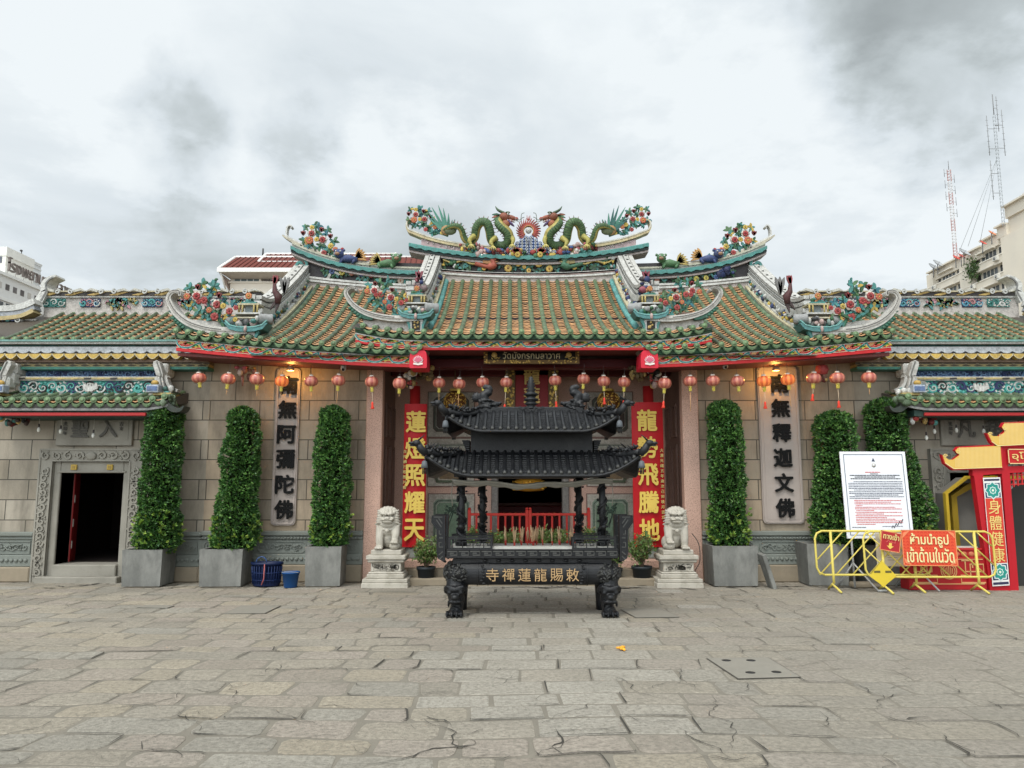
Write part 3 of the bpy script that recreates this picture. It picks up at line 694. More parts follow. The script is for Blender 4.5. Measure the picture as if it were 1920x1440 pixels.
        g.ribbon(curl(bx, bz, .17, .03, pi / 2, s * 1.2, 18), .06, y - .1, y + .1, TEAL)
        g.ribbon(curl(bx - s * .10, bz - .14, .12, .02, pi / 2, -s * 1.2, 14), .05, y - .1, y + .1, (.14, .44, .40))
        r = part('side_ridge', g, PAINT, hall)
        zq = (z2 + z3) / 2 + .02
        for k in range(46):
            d = R.uniform(2.1, 4.6); x = lx(s * d); tuft(q, (x, y - .06, zq + zfb(x) + R.uniform(-.07, .10)), .09, (GREEN, TEAL, (.07, .15, .10)), 4)
        for k in range(11):
            d = 2.2 + .22 * k; x = lx(s * d); flower(q, (x, y - .11, zq + zfb(x) + R.choice((-.05, .06, .12))), R.uniform(.06, .085), *R.choice((((.55, .47, .07), (.3, .2, .05)), ((.34, .05, .05), (.25, .03, .03)), ((.36, .14, .09), (.2, .06, .04)), ((.05, .10, .26), (.03, .05, .1)), ((.5, .4, .3), (.3, .1, .05)))), n=8)
        if s > 0: lumps(q, (lx(4.42), y - .12, zq + .2), (.2, .05, .07), 14, (NAVY, (.04, .05, .14)), .075)
        else: q.ribbon([(lx(-4.5), zq), (lx(-4.4), zq + .2), (lx(-4.25), zq + .12), (lx(-4.1), zq + .22)], .06, y - .12, y - .06, (.5, .5, .45))
        part('flower_frieze', q, PAINT, r)
        sp = MB(); spray(sp, 'ridge', lx(s * 4.1), y - .05, z3 + .40, s, 1.30); part('flower_spray', sp, PAINT, hall)
        # two small crest lions
        for d, c, c2, u in ((4.0, (.05, .08, .22), (.60, .30, .06), 1), (3.2, (.10, .24, .10), (.50, .36, .08), -1)):
            L = MB(); bx, bz = lx(s * d), z3 + zfc(lx(s * d)) + .25
            k = -s * u
            L.tube([(bx - k * .22, y - .12, bz - .02), (bx - k * .05, y - .13, bz), (bx + k * .16, y - .14, bz - .04)], [.07, .095, .06], 8, c)
            L.ell((bx - k * .24, y - .17, bz + .10), (.11, .10, .11), vary(c), 9, 6); L.ell((bx - k * .26, y - .27, bz + .07), (.06, .04, .04), (.40, .22, .12), 7, 4)
            for q2 in (-.05, .05): L.ell((bx - k * .24 + q2, y - .27, bz + .13), .02, WHITE, 5, 4); L.ell((bx - k * .24 + q2 * 2, y - .15, bz + .18), .035, vary(c), 5, 4)
            for a in frange(-.2, 1.2, 6): leaf(L, (bx + k * .12, y - .12, bz), (a if k > 0 else pi - a), .26, .07, c2)
            for q2 in (-.16, .12): L.tube([(bx + q2, y - .16, bz - .02), (bx + q2 - k * .05, y - .2, bz - .13)], [.04, .03], 6, c)
            part('crest_lion', L, PAINT, hall)
build_ridges()

def build_verges():
    for lvl, xv, pf, x_end, kind, sc in (('c', VC, PC, EC, .80, 1), ('s', VS, PS, ES, 1.0, 1)):
        for s in (-1, 1):
            g = MB(); x = lx(s * xv); pr = [pf(t) for t in frange(.10, 1, 26)]
            dep = -.55 if lvl == 'c' else -.3
            tp = [pf(t) for t in frange(.17, 1, 26)]; p1 = [(x, yy, zz + .22 * max(0, (.45 - t) / .28) ** 2) for (yy, zz), t in zip(tp, frange(.17, 1, 26))]
            def sec(a, b, c, d): return [(s * a, c), (s * b, c), (s * b, d), (s * a, d)]
            p0 = [(x, yy, zz) for yy, zz in pr]
            g.sweep(p0, sec(-.05, .30, dep, .10), (.58, .55, .48))        # body
            g.sweep(p0, sec(-.06, .10, .10, .155), (.66, .58, .36))      # inner yellow-white moulding
            g.sweep(p0, sec(.0, .09, .155, .20), WHITE)
            g.sweep(p0, sec(.06, .32, .155, .36), (.40, .39, .36))         # relief band
            g.sweep(p1, sec(.03, .36, .30, .42), WHITE); g.sweep(p1, sec(.07, .34, .42, .45), (.16, .16, .15)); g.sweep(p1, sec(.05, .38, .45, .52), WHITE); g.sweep(p1, sec(.08, .35, .52, .555), (.2, .2, .19))
            for q0, q1, hh in ((.05, .15, .62), (.17, .27, .64), (.29, .38, .62)): g.sweep(p1, sec(q0, q1, .555, hh), (.62, .60, .55))
            for (px_, py_, pz_), t in zip(p1[1:-1], range(99)):
                if t % 2 == 0: g.ell((px_ + s * .22, py_, pz_ + .645), (.035, .05, .012), (.2, .2, .19), 6, 3); g.ell((px_ + s * .10, py_ + .05, pz_ + .62), (.02, .03, .012), (.3, .3, .28), 5, 3)
            g.sweep(p0, sec(-.09, -.05, -.10, .06), (.05, .22, .21))
            for k in range(1, 46):
                t = k / 46 * .9 + .1; yy, zz = pf(t)
                g.ell((x + s * .045, yy, zz + .50), (.012, .03, .012), (.2, .2, .2), 5, 3)
                g.ell((x + s * .055, yy, zz + .605), (.012, .03, .012), (.28, .28, .28), 5, 3)
            v = part('verge_ridge', g, PAINT, hall)
            sc_ = MB(); scallops(sc_, [(x - s * .09, yy, zz + .03) for yy, zz in pr], .066, (.12, .40, .37)); part('scalloped_edge', sc_, PAINT, v)
            fg = MB()
            for k in range(34):
                t = R.uniform(.2, .95); yy, zz = pf(t); lumps(fg, (x + s * .045, yy, zz + .26), (.03, .03, .07), 4, (WHITE, TEAL, GREY, (.12, .2, .14), DRED, YEL, NAVY, (.3, .3, .28)), .045, 1)
            part('relief_figures', fg, PAINT, v)
            # pavilion at the foot of the verge
            q = MB(); yy, zz = pf(.10); yb = EY + .12; zb = pf(.03)[1] + .02; k = 1.0 if lvl == 's' else .85; px = x + s * .12
            def bx(a, b, c, d, e, f, col): q.box(px + a * k, px + b * k, yb + c, yb + d, zb + e * k, zb + f * k, col)
            bx(-.14, .14, .03, .35, 0, .26, (.66, .65, .62)); bx(-.085, .085, .015, .05, .02, .21, (.03, .025, .02))
            for i in range(6): q.ell((px + R.uniform(-.05, .05) * k, yb + .01, zb + R.uniform(.06, .19) * k), (.022, .015, .02), vary(GOLD, .3), 5, 4)
            q.ribbon([(px + a * k, zb + b * k) for a, b in ((-.20, .27), (-.14, .12), (-.13, .0))], [.05, .04, .02], yb + .02, yb + .1, TEAL); q.ribbon([(px - a * k, zb + b * k) for a, b in ((-.20, .27), (-.14, .12), (-.13, .0))], [.05, .04, .02], yb + .02, yb + .1, TEAL)
            cr = [(px + a * k, zb + b * k) for a, b in ((-.36, .40), (-.28, .32), (-.14, .285), (0, .28), (.14, .285), (.28, .32), (.36, .40))]
            q.ribbon(cr, [.03, .06, .07, .07, .07, .06, .03], yb - .04, yb + .3, (.09, .29, .29)); q.ribbon([(a, b + .045 * k) for a, b in cr], .02, yb - .05, yb + .3, (.20, .50, .46))
            q.ell((px, yb - .05, zb + .29 * k), (.03, .03, .06), PINK, 6, 4)
            bx(-.17, .17, .06, .3, .33, .36, WHITE)
            lumps(q, (px, yb + .05, zb + .43 * k), (.20 * k, .08, .06), 26, (GREEN, TEAL, GREY, (.1, .1, .1), WHITE, (.2, .28, .25), PINK), .05, .9)
            bx(-.20, .20, .04, .32, .50, .525, CREAM); bx(-.22, .22, .02, .34, .575, .60, WHITE)
            for a in (-.16, -.1, .1, .16): q.tube([(px + a * k, yb + .05, zb + .59 * k), (px + a * k, yb + .05, zb + .74 * k)], .016, 6, vary((.55, .42, .12)))
            bx(-.07, .07, .10, .3, .59, .74, (.22, .26, .26)); bx(-.19, .19, .04, .32, .74, .77, (.56, .50, .32)); bx(-.13, .13, .06, .3, .77, .80, TEAL)
            lumps(q, (px, yb + .12, zb + .84 * k), (.08, .05, .04), 7, (TEAL, GREEN, ORA), .04); flower(q, (px, yb + .05, zb + .90 * k), .07 * k, (.60, .2, .05), YEL)
            part('pavilion_ornament', q, PAINT, v)
            cy = MB(); m = T(px - s * .30 * k, yb + .10, zb + .50 * k) @ RZ(-s * .35) @ RY(pi / 2)
            cy.lathe([(.02, -.13), (.085, -.12), (.095, -.10), (.088, -.05), (.092, 0), (.088, .05), (.095, .10), (.085, .12), (.05, .122), (.045, .10), (.01, .10)], n=16, m=m, col=(.36, .36, .35))
            m2 = T(px + s * .30 * k, yb + .10, zb + .47 * k) @ RZ(s * .3) @ RY(pi / 2)
            cy.lathe([(.02, -.07), (.075, -.07), (.08, .0), (.075, .07), (.04, .07), (.03, .05), (.01, .05)], n=14, m=m2, col=(.30, .31, .30))
            part('scroll_end', cy, PAINT, v)
            # dark red phoenix on the verge
            ph = MB(); zz2 = zb + (1.02 if lvl == 's' else .95) * k; pxx = px - s * .33; yp = EY + .75
            if lvl == 's':
                ph.tube([(pxx, yp, zz2 - .12), (pxx - s * .01, yp, zz2 + .02), (pxx + s * .06, yp, zz2 + .12), (pxx + s * .07, yp, zz2 + .26)], [.05, .075, .05, .03], 8, (.10, .03, .03))
                for a in (-.1, .1, .3): leaf(ph, (pxx + s * .07, yp, zz2 + .22), pi / 2 + s * a, .2, .06, (.36, .05, .06))
                for a in (.0, .25, -.25): leaf(ph, (pxx - s * .12, yp, zz2 + .05), pi / 2 - s * a, .34, .075, (.22, .21, .2))
                for a in (.3, .7): leaf(ph, (pxx - s * .05, yp, zz2 - .02), pi / 2 + s * a + pi, .28, .06, (.08, .05, .05))
            else:
                lumps(ph, (px - s * .02, yp - .2, zz2 + .10), (.08, .06, .16), 20, (DRED, (.4, .08, .12), NAVY, (.06, .05, .06), WHITE, (.3, .2, .2)), .05, .9)
                for a in (-.4, .1, .5): leaf(ph, (px, yp - .25, zz2 + .22), pi / 2 + a, .16, .06, (.30, .05, .08))
            part('ridge_phoenix', ph, PAINT, v)
            # corner ridge: plaster base, white horn curling up, dark green leaf, flowers
            c = MB(); k = kind; yc = EY + .22; lf = lift_c if lvl == 'c' else lift_s
            w = x_end - xv
            zb2 = lambda d: pf(.05)[1] + lf(lx(s * d), 0)
            base = [(lx(s * d), zb2(d) - .03) for d in frange(xv + .05, x_end - .16, 8)]
            top = [(lx(s * d), pf(.05)[1] + .24 * k + lf(lx(s * d), 0) * .9) for d in frange(xv + .05, x_end - .16, 8)]
            c.prism(base + top[::-1], yc, yc + .2, (.64, .61, .56))
            z0 = pf(.05)[1] + .27 * k
            hp = [(.08, .01), (.35, -.01), (.6, .03), (.82, .13), (.98, .29), (1.07, .47), (1.09, .58), (1.04, .665), (.96, .66), (.95, .60)]
            hp = [(lx(s * (xv + a * w * 1.02)), z0 + b * k * 1.03) for a, b in hp]; sp = [(p.x, p.z) for p in spline([(a, 0, b) for a, b in hp], 5)]; N = len(sp)
            c.ribbon(sp, [k * lerp(.14, .035, (i / N) ** 1.5) for i in range(N)], yc - .10, yc + .16, (.66, .63, .57))
            c.ribbon([(a - s * .0, b + .02) for a, b in sp[6:]], [k * .018] * (N - 6), yc - .108, yc + .16, (.14, .13, .12))
            c.ribbon(sp[3:-4], k * .02, yc - .116, yc + .1, (.50, .47, .42))
            lp = [(lx(s * (xv + a * w)), z0 + b * k) for a, b in ((.72, -.02), (.86, .05), (.97, .16), (1.03, .31), (1.10, .34))]
            c.ribbon([(p.x, p.z) for p in spline([(a, 0, b) for a, b in lp], 4)], [k * q for q in (.03, .06, .08, .095, .105, .11, .115, .115, .11, .10, .09, .075, .06, .045, .035, .025, .015)], yc - .09, yc + .12, (.025, .115, .075))
            for i in range(5): c.ell((lp[2][0] + s * (i - 2) * .045, yc - .09, lp[2][1] - .03 + (i - 2) * .04), (.04, .02, .03), (.04, .16, .10), 6, 4)
            cr_ = part('corner_ridge', c, PAINT, hall)
            f = MB(); spray(f, 'corner', lx(s * (xv + .20)), yc - .02, z0 + .10 * k, s, k * 1.0); part('flower_spray', f, PAINT, cr_)
build_verges()

def build_dragons():
    """two facing roof dragons; outline points in metres from the pearl, x runs outwards"""
    y = RYD - .06; pz = Z(434, RYD)
    def g(u, v):  # photo crop units -> metres
        return (u * .00158, (v) * .00158)
    body = [(1.88, -.03), (1.72, .03), (1.58, .04), (1.48, -.03), (1.42, -.20), (1.30, -.28), (1.19, -.16), (1.15, .02), (1.05, .13), (.92, .10), (.86, -.05), (.82, -.24), (.70, -.34), (.55, -.36), (.44, -.28), (.46, -.12), (.60, .02), (.66, .14), (.60, .26), (.50, .27)]
    rad = [.03, .05, .065, .07, .075, .085, .095, .10, .10, .10, .10, .10, .10, .105, .11, .11, .105, .10, .09, .085]
    for s in (-1, 1):
        D = MB(); pts = [(lx(s * a * 1.02), y - .10 - .10 * sin(i * .9), pz + b) for i, (a, b) in enumerate(body)]
        sp = spline(pts, 8); N = len(sp); rr = [lerp(rad[min(i // 8, 19)], rad[min(i // 8 + 1, 19)], (i % 8) / 8) for i in range(N)]
        def cols(t, q):
            return vary((.46, .38, .09), .2) if (.40 < q < .66 if s < 0 else (q > .80 or q < .10)) else vary((.05, .12, .045) if int(t * 150) % 2 else (.11, .20, .07), .3)
        D.tube(sp, rr, 12, cols=cols)
        o = part('roof_dragon', D, PAINT, hall)
        # dorsal spines
        V = MB()
        for i in range(10, N - 6, 3):
            t = (sp[i + 1] - sp[i - 1]).normalized(); nrm = Vector((-t.z, 0, t.x)) * (-s)
            if (i // 8) in (4, 5, 12, 13): continue
            b = sp[i] + nrm * rr[i] * .85; V.tube([b, b + nrm * .075 + t * .0], [.016, .003], 5, vary((.30, .17, .14)))
        part('dorsal_spines', V, PAINT, o)
        # tail fan
        V = MB(); bx, bz = lx(s * 1.85), pz - .02
        V.ell((bx, y - .08, bz), (.13, .06, .12), (.45, .25, .09), 9, 6); V.ell((bx - s * .08, y - .1, bz - .02), (.15, .07, .10), (.16, .2, .10), 9, 6)
        for i in range(10):
            a = lerp(.55, 2.9, i / 9) if i % 2 else lerp(.6, 2.7, i / 9)
            L = .42 + .16 * sin(i * .7)
            c = [(bx + s * cos(a) * L * q + s * .06 * q * q, bz + sin(a) * L * .95 * q + .12 * q * q - .05) for q in (0, .3, .6, .85, 1)]
            V.ribbon(c, [.075, .075, .055, .03, .006], y - .10 + .012 * (i % 3), y - .04 + .012 * (i % 3), vary(R.choice(((.04, .20, .14), (.03, .15, .13), (.07, .28, .2)))))
        part('tail_fan', V, PAINT, o)
        # head
        H = MB(); hx, hz = lx(s * .53), pz + .26; k = -s
        H.ell((hx, y - .18, hz), (.13, .10, .095), (.32, .09, .045), 10, 7, RY(k * .25)); H.ell((hx + k * .15, y - .19, hz - .03), (.13, .075, .055), (.36, .10, .05), 10, 6, RY(k * .35))
        H.ell((hx + k * .255, y - .2, hz - .06), (.045, .06, .045), (.40, .07, .05), 8, 5)
        H.ell((hx + k * .11, y - .19, hz - .14), (.14, .06, .03), (.16, .09, .26), 9, 5, RY(k * .75)); H.ell((hx + k * .02, y - .18, hz - .16), (.10, .08, .10), (.42, .13, .05), 8, 6)
        H.ell((hx + k * .14, y - .2, hz - .10), (.09, .04, .02), (.62, .3, .28), 7, 4, RY(k * .5))
        for q in (.06, .12, .18, .22): H.tube([(hx + k * q, y - .245, hz - .075 - q * .2), (hx + k * q, y - .25, hz - .115 - q * .2)], [.012, .003], 5, WHITE)
        H.ell((hx + k * .07, y - .27, hz + .035), .028, WHITE, 7, 5); H.ell((hx + k * .08, y - .295, hz + .035), .013, BLACK, 5, 4); H.ell((hx + k * .06, y - .25, hz + .075), (.06, .04, .022), (.10, .15, .07), 7, 4)
        for q in (0, .05): H.tube(spline([(hx - k * .02, y - .16 - q, hz + .08), (hx - k * .16, y - .15 - q, hz + .16), (hx - k * .22, y - .14, hz + .26)], 4), [.03, .028, .026, .024, .022, .018, .014, .01, .005], 6, (.10, .16, .09))
        for i in range(9):
            a = lerp(.2, -2.2, i / 8); leaf(H, (hx - k * .06, y - .12, hz + .02), (pi - a if k > 0 else a), .24, .06, R.choice(((.05, .16, .09), (.10, .22, .10), (.36, .12, .06))))
        for dz in (0, .1): H.tube(spline([(hx + k * .22, y - .24, hz - .06 - dz * .4), (hx + k * .34, y - .26, hz - .10 - dz * .5), (hx + k * .37, y - .27, hz + .03 - dz), (hx + k * .43, y - .27, hz + .06 - dz)], 5), .009, 5, (.30, .33, .30))
        part('dragon_head', H, PAINT, o)
        # legs
        for px_, dz in ((1.22, -.26), (.74, -.30), (.40, -.26)):
            G = MB(); bx, bz = lx(s * px_), pz + dz
            d = s if px_ > .5 else -s * .5
            G.tube(spline([(bx, y - .14, bz + .08), (bx + d * .1, y - .24, bz - .04), (bx + d * .06, y - .27, bz - .15)], 4), [.07, .065, .06, .055, .05, .045, .04, .035, .03], 7, (.46, .40, .08))
            for a in (-.6, -.2, .2, .6): G.tube([(bx + d * .06, y - .28, bz - .15), (bx + d * .06 + sin(a) * .1, y - .3, bz - .20), (bx + d * .06 + sin(a) * .14, y - .29, bz - .27)], [.022, .018, .004], 5, (.62, .52, .14))
            part('leg', G, PAINT, o)
build_dragons()

def build_hall_body():
    ztop = Z(688.5, EY + .1) + .12
    for s in (-1, 1):
        a, b = sorted((lx(s * 3.07), lx(s * 6.0)))
        w = MB(); w.box(a, b, F, F + .4, .80, ztop + .3); part('front_wall', w, WALL, hall)
        # plinth: base course, carved panels, mouldings
        p = MB(); z1, z2, z3, z4 = Z(1058, F), Z(1040, F), Z(1012, F), Z(995, F)
        p.bbox(a, b, F - .09, F + .2, z1, z2 + .02, .012); p.box(a, b, F - .045, F + .2, z2 + .02, z3); p.bbox(a, b, F - .07, F + .2, z3, z3 + .07, .02)
        p.bbox(a, b, F - .10, F + .2, z3 + .07, z4, .02)
        n = 3; st = (b - a) / n
        for i in range(n):
            x0, x1 = a + st * i + .06, a + st * (i + 1) - .06; zc = (z2 + z3) / 2 + .01; hz = (z3 - z2) / 2 - .035
            fr = [(x0 + .05, zc - hz), (x1 - .05, zc - hz), (x1, zc - hz * .5), (x1, zc + hz * .5), (x1 - .05, zc + hz), (x0 + .05, zc + hz), (x0, zc + hz * .5), (x0, zc - hz * .5), (x0 + .05, zc - hz)]
            p.ribbon(fr, .018, F - .065, F - .04)
            for k in range(9):
                cx = lerp(x0 + .1, x1 - .1, k / 8)
                p.ribbon(curl(cx, zc + R.uniform(-.02, .02), hz * .6, .01, R.uniform(0, 6), R.choice((-1, 1)) * 1.1, 10), .016, F - .07, F - .04)
        for i in range(int((b - a) / .085)): p.ell((a + .05 + .085 * i, F - .10, (z1 + z2) / 2 + .02), (.036, .02, .035), None, 7, 4)
        for i in range(int((b - a) / .06)): p.ell((a + .03 + .06 * i, F - .08, z3 + .035), (.022, .02, .02), None, 6, 4)
        part('plinth', p, PLINTH, hall)
        c = MB(); c.bbox(a, b, F - .13, F + .2, 0, z1, .02); part('base_course', c, BEIGE, hall)
        # pink granite pier
        x0, x1 = sorted((lx(s * 2.77), lx(s * 3.07))); q = MB(); q.bbox(x0, x1, F - .06, F + .16, .0, ztop + .2, .012); part('granite_pier', q, GRAN, hall)
        # porch side wall with recessed panels
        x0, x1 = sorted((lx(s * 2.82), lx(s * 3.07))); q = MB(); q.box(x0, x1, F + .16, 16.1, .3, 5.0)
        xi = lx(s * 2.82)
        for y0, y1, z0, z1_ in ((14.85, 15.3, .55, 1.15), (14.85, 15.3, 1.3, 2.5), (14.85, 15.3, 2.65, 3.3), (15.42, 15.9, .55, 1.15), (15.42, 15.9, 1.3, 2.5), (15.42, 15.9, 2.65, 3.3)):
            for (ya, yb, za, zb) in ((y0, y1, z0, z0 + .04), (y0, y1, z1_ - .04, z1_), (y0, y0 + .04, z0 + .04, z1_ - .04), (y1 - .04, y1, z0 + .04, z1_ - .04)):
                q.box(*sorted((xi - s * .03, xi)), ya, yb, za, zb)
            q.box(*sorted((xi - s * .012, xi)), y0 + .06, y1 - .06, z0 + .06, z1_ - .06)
        part('porch_side_wall', q, mat('shaded_granite', (.19, .115, .09), rough=.6, var=.12, fn=speckle_fn((.11, .07, .055), 70, .5, .66)), hall)  # granite darkened in its colour to stand for the shade inside the porch
        # red column with a stone foot
        cx = lx(s * 2.23); q = MB((.36, .018, .018)); q.lathe([(.10, .62), (.10, 3.6)], (cx, 14.6, 0), 20); part('red_column', q, ENAMEL, hall)
        q = MB(); q.lathe([(.16, .38), (.17, .42), (.13, .46), (.15, .52), (.15, .56), (.11, .60), (.11, .63)], (cx, 14.6, 0), 20); part('column_foot', q, PLINTH, hall)
        # carved brackets under the beam: gilded lions, flower baskets, a hanging bud
        q = MB(); bz = Z(700, 13.9)
        lumps(q, (cx, 13.95, bz + .06), (.09, .10, .16), 26, (GOLD, WHITE, RED, PINK, BLACK, GREEN), .055, .9); lumps(q, (cx, 13.95, bz - .14), (.06, .06, .10), 14, (PINK, RED, BLACK, GOLD), .05, .9)
        lumps(q, (cx - s * .26, 14.1, bz + .04), (.13, .10, .12), 30, ((.20, .13, .05), (.10, .07, .03), GOLD), .05, .9)
        part('carved_bracket', q, PAINT, hall)
        q = MB(); px_, pv = ((456, 697), (1541, 694))[s > 0]; p0 = P(px_, pv, 13.6)
        if s < 0:
            q.ell((p0.x - .02, p0.y, p0.z + .02), (.10, .08, .07), (.30, .12, .09), 8, 6); q.ell((p0.x - .03, p0.y - .07, p0.z - .03), (.05, .05, .06), (.55, .42, .33), 7, 5); lumps(q, (p0.x + .1, p0.y + .1, p0.z), (.07, .08, .09), 14, ((.3, .12, .08), (.15, .07, .04), GOLD), .05, .9)
            q.tube([(p0.x - .01, p0.y, p0.z - .06), (p0.x, p0.y, p0.z - .26)], [.03, .012], 6, (.42, .16, .12))
            for a in (-1, 1): q.ell((p0.x - .03 + a * .07, p0.y - .05, p0.z + .07), (.05, .03, .03), (.45, .06, .07), 6, 4)
        else:
            q.lathe([(.02, .10), (.10, .08), (.12, .0), (.09, -.07), (.03, -.09)], tuple(p0), 10, RED); lumps(q, (p0.x, p0.y, p0.z - .14), (.06, .04, .07), 14, ((.3, .14, .1), DRED, GOLD), .04, .9)
        part('carved_bracket', q, PAINT, hall)
        # red beam end with a white lotus beside the middle eave
        q = MB(); cx = lx(s * 1.985); z0, z1 = Z(690, EY), Z(657, EY); hw = .15
        poly = [(cx + hw * a, lerp(z0, z1, b)) for a, b in ((-1, .06), (-.93, 0), (.93, 0), (1, .06), (1, .5), (.92, .88), (.7, 1), (-.7, 1), (-.92, .88), (-1, .5))]
        q.prism(poly, EY + .0, EY + .5, (.55, .02, .04))
        for i in range(7):
            a = lerp(-1.1, 1.1, i / 6); d = (sin(a), cos(a))
            pth = [(cx + d[0] * .10 * t, lerp(z0, z1, .32) + d[1] * .12 * t) for t in (0, .3, .7, 1)]
            q.ribbon(pth, [.02, .055, .05, .005], EY - .014 - .002 * (i % 3), EY, (.70, .60, .58)); q.ribbon(pth, [.005, .025, .02, .002], EY - .019 - .002 * (i % 3), EY, (.55, .12, .18))
        q.ribbon([(cx - .08, lerp(z0, z1, .25)), (cx, lerp(z0, z1, .2)), (cx + .08, lerp(z0, z1, .25))], .03, EY - .02, EY, (.72, .66, .60))
        part('lotus_beam_end', q, ENAMEL, hall)
    # porch: steps, floor, back wall with its doorway, beams
    q = MB(); q.bbox(lx(-2.77), lx(2.77), F + .02, 16.4, -.02, .38, .015); part('porch_floor', q, GRAN, hall)
    q = MB(); q.bbox(lx(-2.77), lx(2.77), F - .30, F + .02, -.02, .25, .015); q.bbox(lx(-2.77), lx(2.77), F - .62, F - .30, -.02, .125, .015); part('porch_step', q, BEIGE, hall)
    y = 16.0; q = MB(); dw = .80; dz = Z(880, y)
    q.box(lx(-2.9), lx(-dw), y, y + .25, .36, 5); q.box(lx(dw), lx(2.9), y, y + .25, .36, 5); q.box(lx(-dw), lx(dw), y, y + .25, dz, 5)
    bw = part('porch_back_wall', q, GRAN, hall)
    q = MB((.30, .28, .25))
    for s in (-1, 1): q.bbox(*sorted((lx(s * (dw - .14)), lx(s * dw))), y - .08, y + .2, .38, dz, .015, (.26, .235, .21))
    q.bbox(lx(-dw), lx(dw), y - .08, y + .2, dz - .1, dz + .05, .015, (.12, .1, .09)); part('door_frame', q, PAINT, hall)
    fr = MB()
    for s in (-1, 1):
        # green relief panels, rounded frames
        def panel(u0, u1, v0, v1, frame, field, inner=None):
            P0, P1 = P(u0, v1, y), P(u1, v0, y); x0, x1, z0, z1 = P0.x, P1.x, P0.z, P1.z
            if s > 0: x0, x1 = 2 * XC - x1 + .02, 2 * XC - x0 + .02
            fr.box(x0 - .12, x1 + .12, y - .028, y + .01, z0 - .12, z1 + .12, (.27, .15, .115)); fr.box(x0 - .10, x1 + .10, y - .034, y, z0 - .10, z1 + .10, (.58, .53, .44))
            c = .07; oc = [(x0 + c, z0), (x1 - c, z0), (x1, z0 + c), (x1, z1 - c), (x1 - c, z1), (x0 + c, z1), (x0, z1 - c), (x0, z0 + c)]
            fr.prism(oc, y - .045, y - .02, frame); cx, cz = (x0 + x1) / 2, (z0 + z1) / 2
            for q_, col, yy in ((.94, (.10, .14, .10), .050), (.89, frame, .055), (.84, (.50, .52, .42), .060), (.81, field, .065)): fr.prism([(cx + (a - cx) * q_, cz + (b - cz) * (1 - (1 - q_) * (x1 - x0) / (z1 - z0))) for a, b in oc], y - yy, y - .02, col)
            return x0, x1, z0, z1
        fr = MB(); x0, x1, z0, z1 = panel(812, 880, 936, 1030, (.27, .36, .26), (.21, .33, .21))
        for k in range(5):
            bx = lerp(x0, x1, R.uniform(.2, .5)); pts = spline([(bx + .05 * i, 0, z1 - .55 + .12 * i + R.uniform(-.04, .06)) for i in range(4)], 3)
            fr.ribbon([(p.x, p.z) for p in pts], .014, y - .075, y - .06, (.06, .09, .07))
            for i in range(5): fr.ell((pts[-1].x + R.uniform(-.12, .05), y - .07, pts[-1].z + R.uniform(-.12, .06)), (.03, .012, .02), (.07, .13, .09), 5, 3)
        part('green_relief_panel', fr, PAINT, bw); fr = MB(); x0, x1, z0, z1 = panel(812, 880, 832, 902, (.42, .39, .32), (.42, .39, .32))
        cx, cz = (x0 + x1) / 2, lerp(z0, z1, .35)
        og = [(-.30, -.30), (-.36, -.1), (-.34, .05), (-.24, .12), (-.19, .22), (-.08, .26), (0, .36), (.08, .26), (.19, .22), (.24, .12), (.34, .05), (.36, -.1), (.30, -.30)]
        for q_, col, yy in ((1, (.13, .17, .10), .075), (.84, (.55, .50, .38), .080), (.76, (.26, .17, .08), .085)): fr.prism([(cx + a * q_, cz + b * q_) for a, b in og], y - yy, y - .06, col)
        lumps(fr, (cx, y - .085, cz), (.12, .005, .1), 8, ((.1, .08, .05), (.35, .25, .12)), .03, .3)
        part('arched_panel', fr, PAINT, bw); fr = MB(); panel(812, 880, 745, 810, (.14, .11, .09), (.10, .07, .06)); part('upper_panel', fr, PAINT, bw)
    q = MB(); q.box(lx(-2.8), lx(2.8), 14.25, 14.6, Z(668, 14.3), Z(655, 14.3) + .6, (.02, .01, .01)); q.bbox(lx(-2.8), lx(2.8), 14.2, 14.5, Z(690, 14.2), Z(672, 14.2), .02, (.08, .008, .01))
    q.bbox(lx(-2.8), lx(2.8), 15.2, 15.4, Z(705, 15.2), Z(690, 15.2), .02, (.08, .01, .01)); part('porch_beam', q, ENAMEL, hall)
    # interior
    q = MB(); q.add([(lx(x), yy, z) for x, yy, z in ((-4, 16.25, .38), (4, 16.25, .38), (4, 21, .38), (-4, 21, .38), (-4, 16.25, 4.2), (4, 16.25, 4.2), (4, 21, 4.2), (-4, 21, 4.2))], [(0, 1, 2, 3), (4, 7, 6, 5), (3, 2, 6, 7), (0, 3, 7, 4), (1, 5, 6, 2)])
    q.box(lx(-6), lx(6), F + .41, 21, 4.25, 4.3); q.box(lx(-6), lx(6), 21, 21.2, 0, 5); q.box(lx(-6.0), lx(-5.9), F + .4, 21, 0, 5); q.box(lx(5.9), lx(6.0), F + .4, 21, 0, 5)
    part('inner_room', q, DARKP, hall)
    # warm lamps above the plaques
    for u in (545, 1455):
        p = P(u, 692, 13.78); b = MB((.55, .45, .3)); b.lathe([(.02, .06), (.05, .05), (.07, -.02), (.06, -.03)], tuple(p), 12, caps=False); lo = part('eave_lamp', b, ENAMEL, hall)
        l = bpy.data.lights.new('eave_lamp', 'POINT'); l.energy = 17; l.color = (1, .50, .12); l.shadow_soft_size = .05
        o = bpy.data.objects.new('lamp_bulb', l); COL.objects.link(o); o.parent = lo; o.location = Vector((p.x, p.y, p.z - .05)) - hall.location
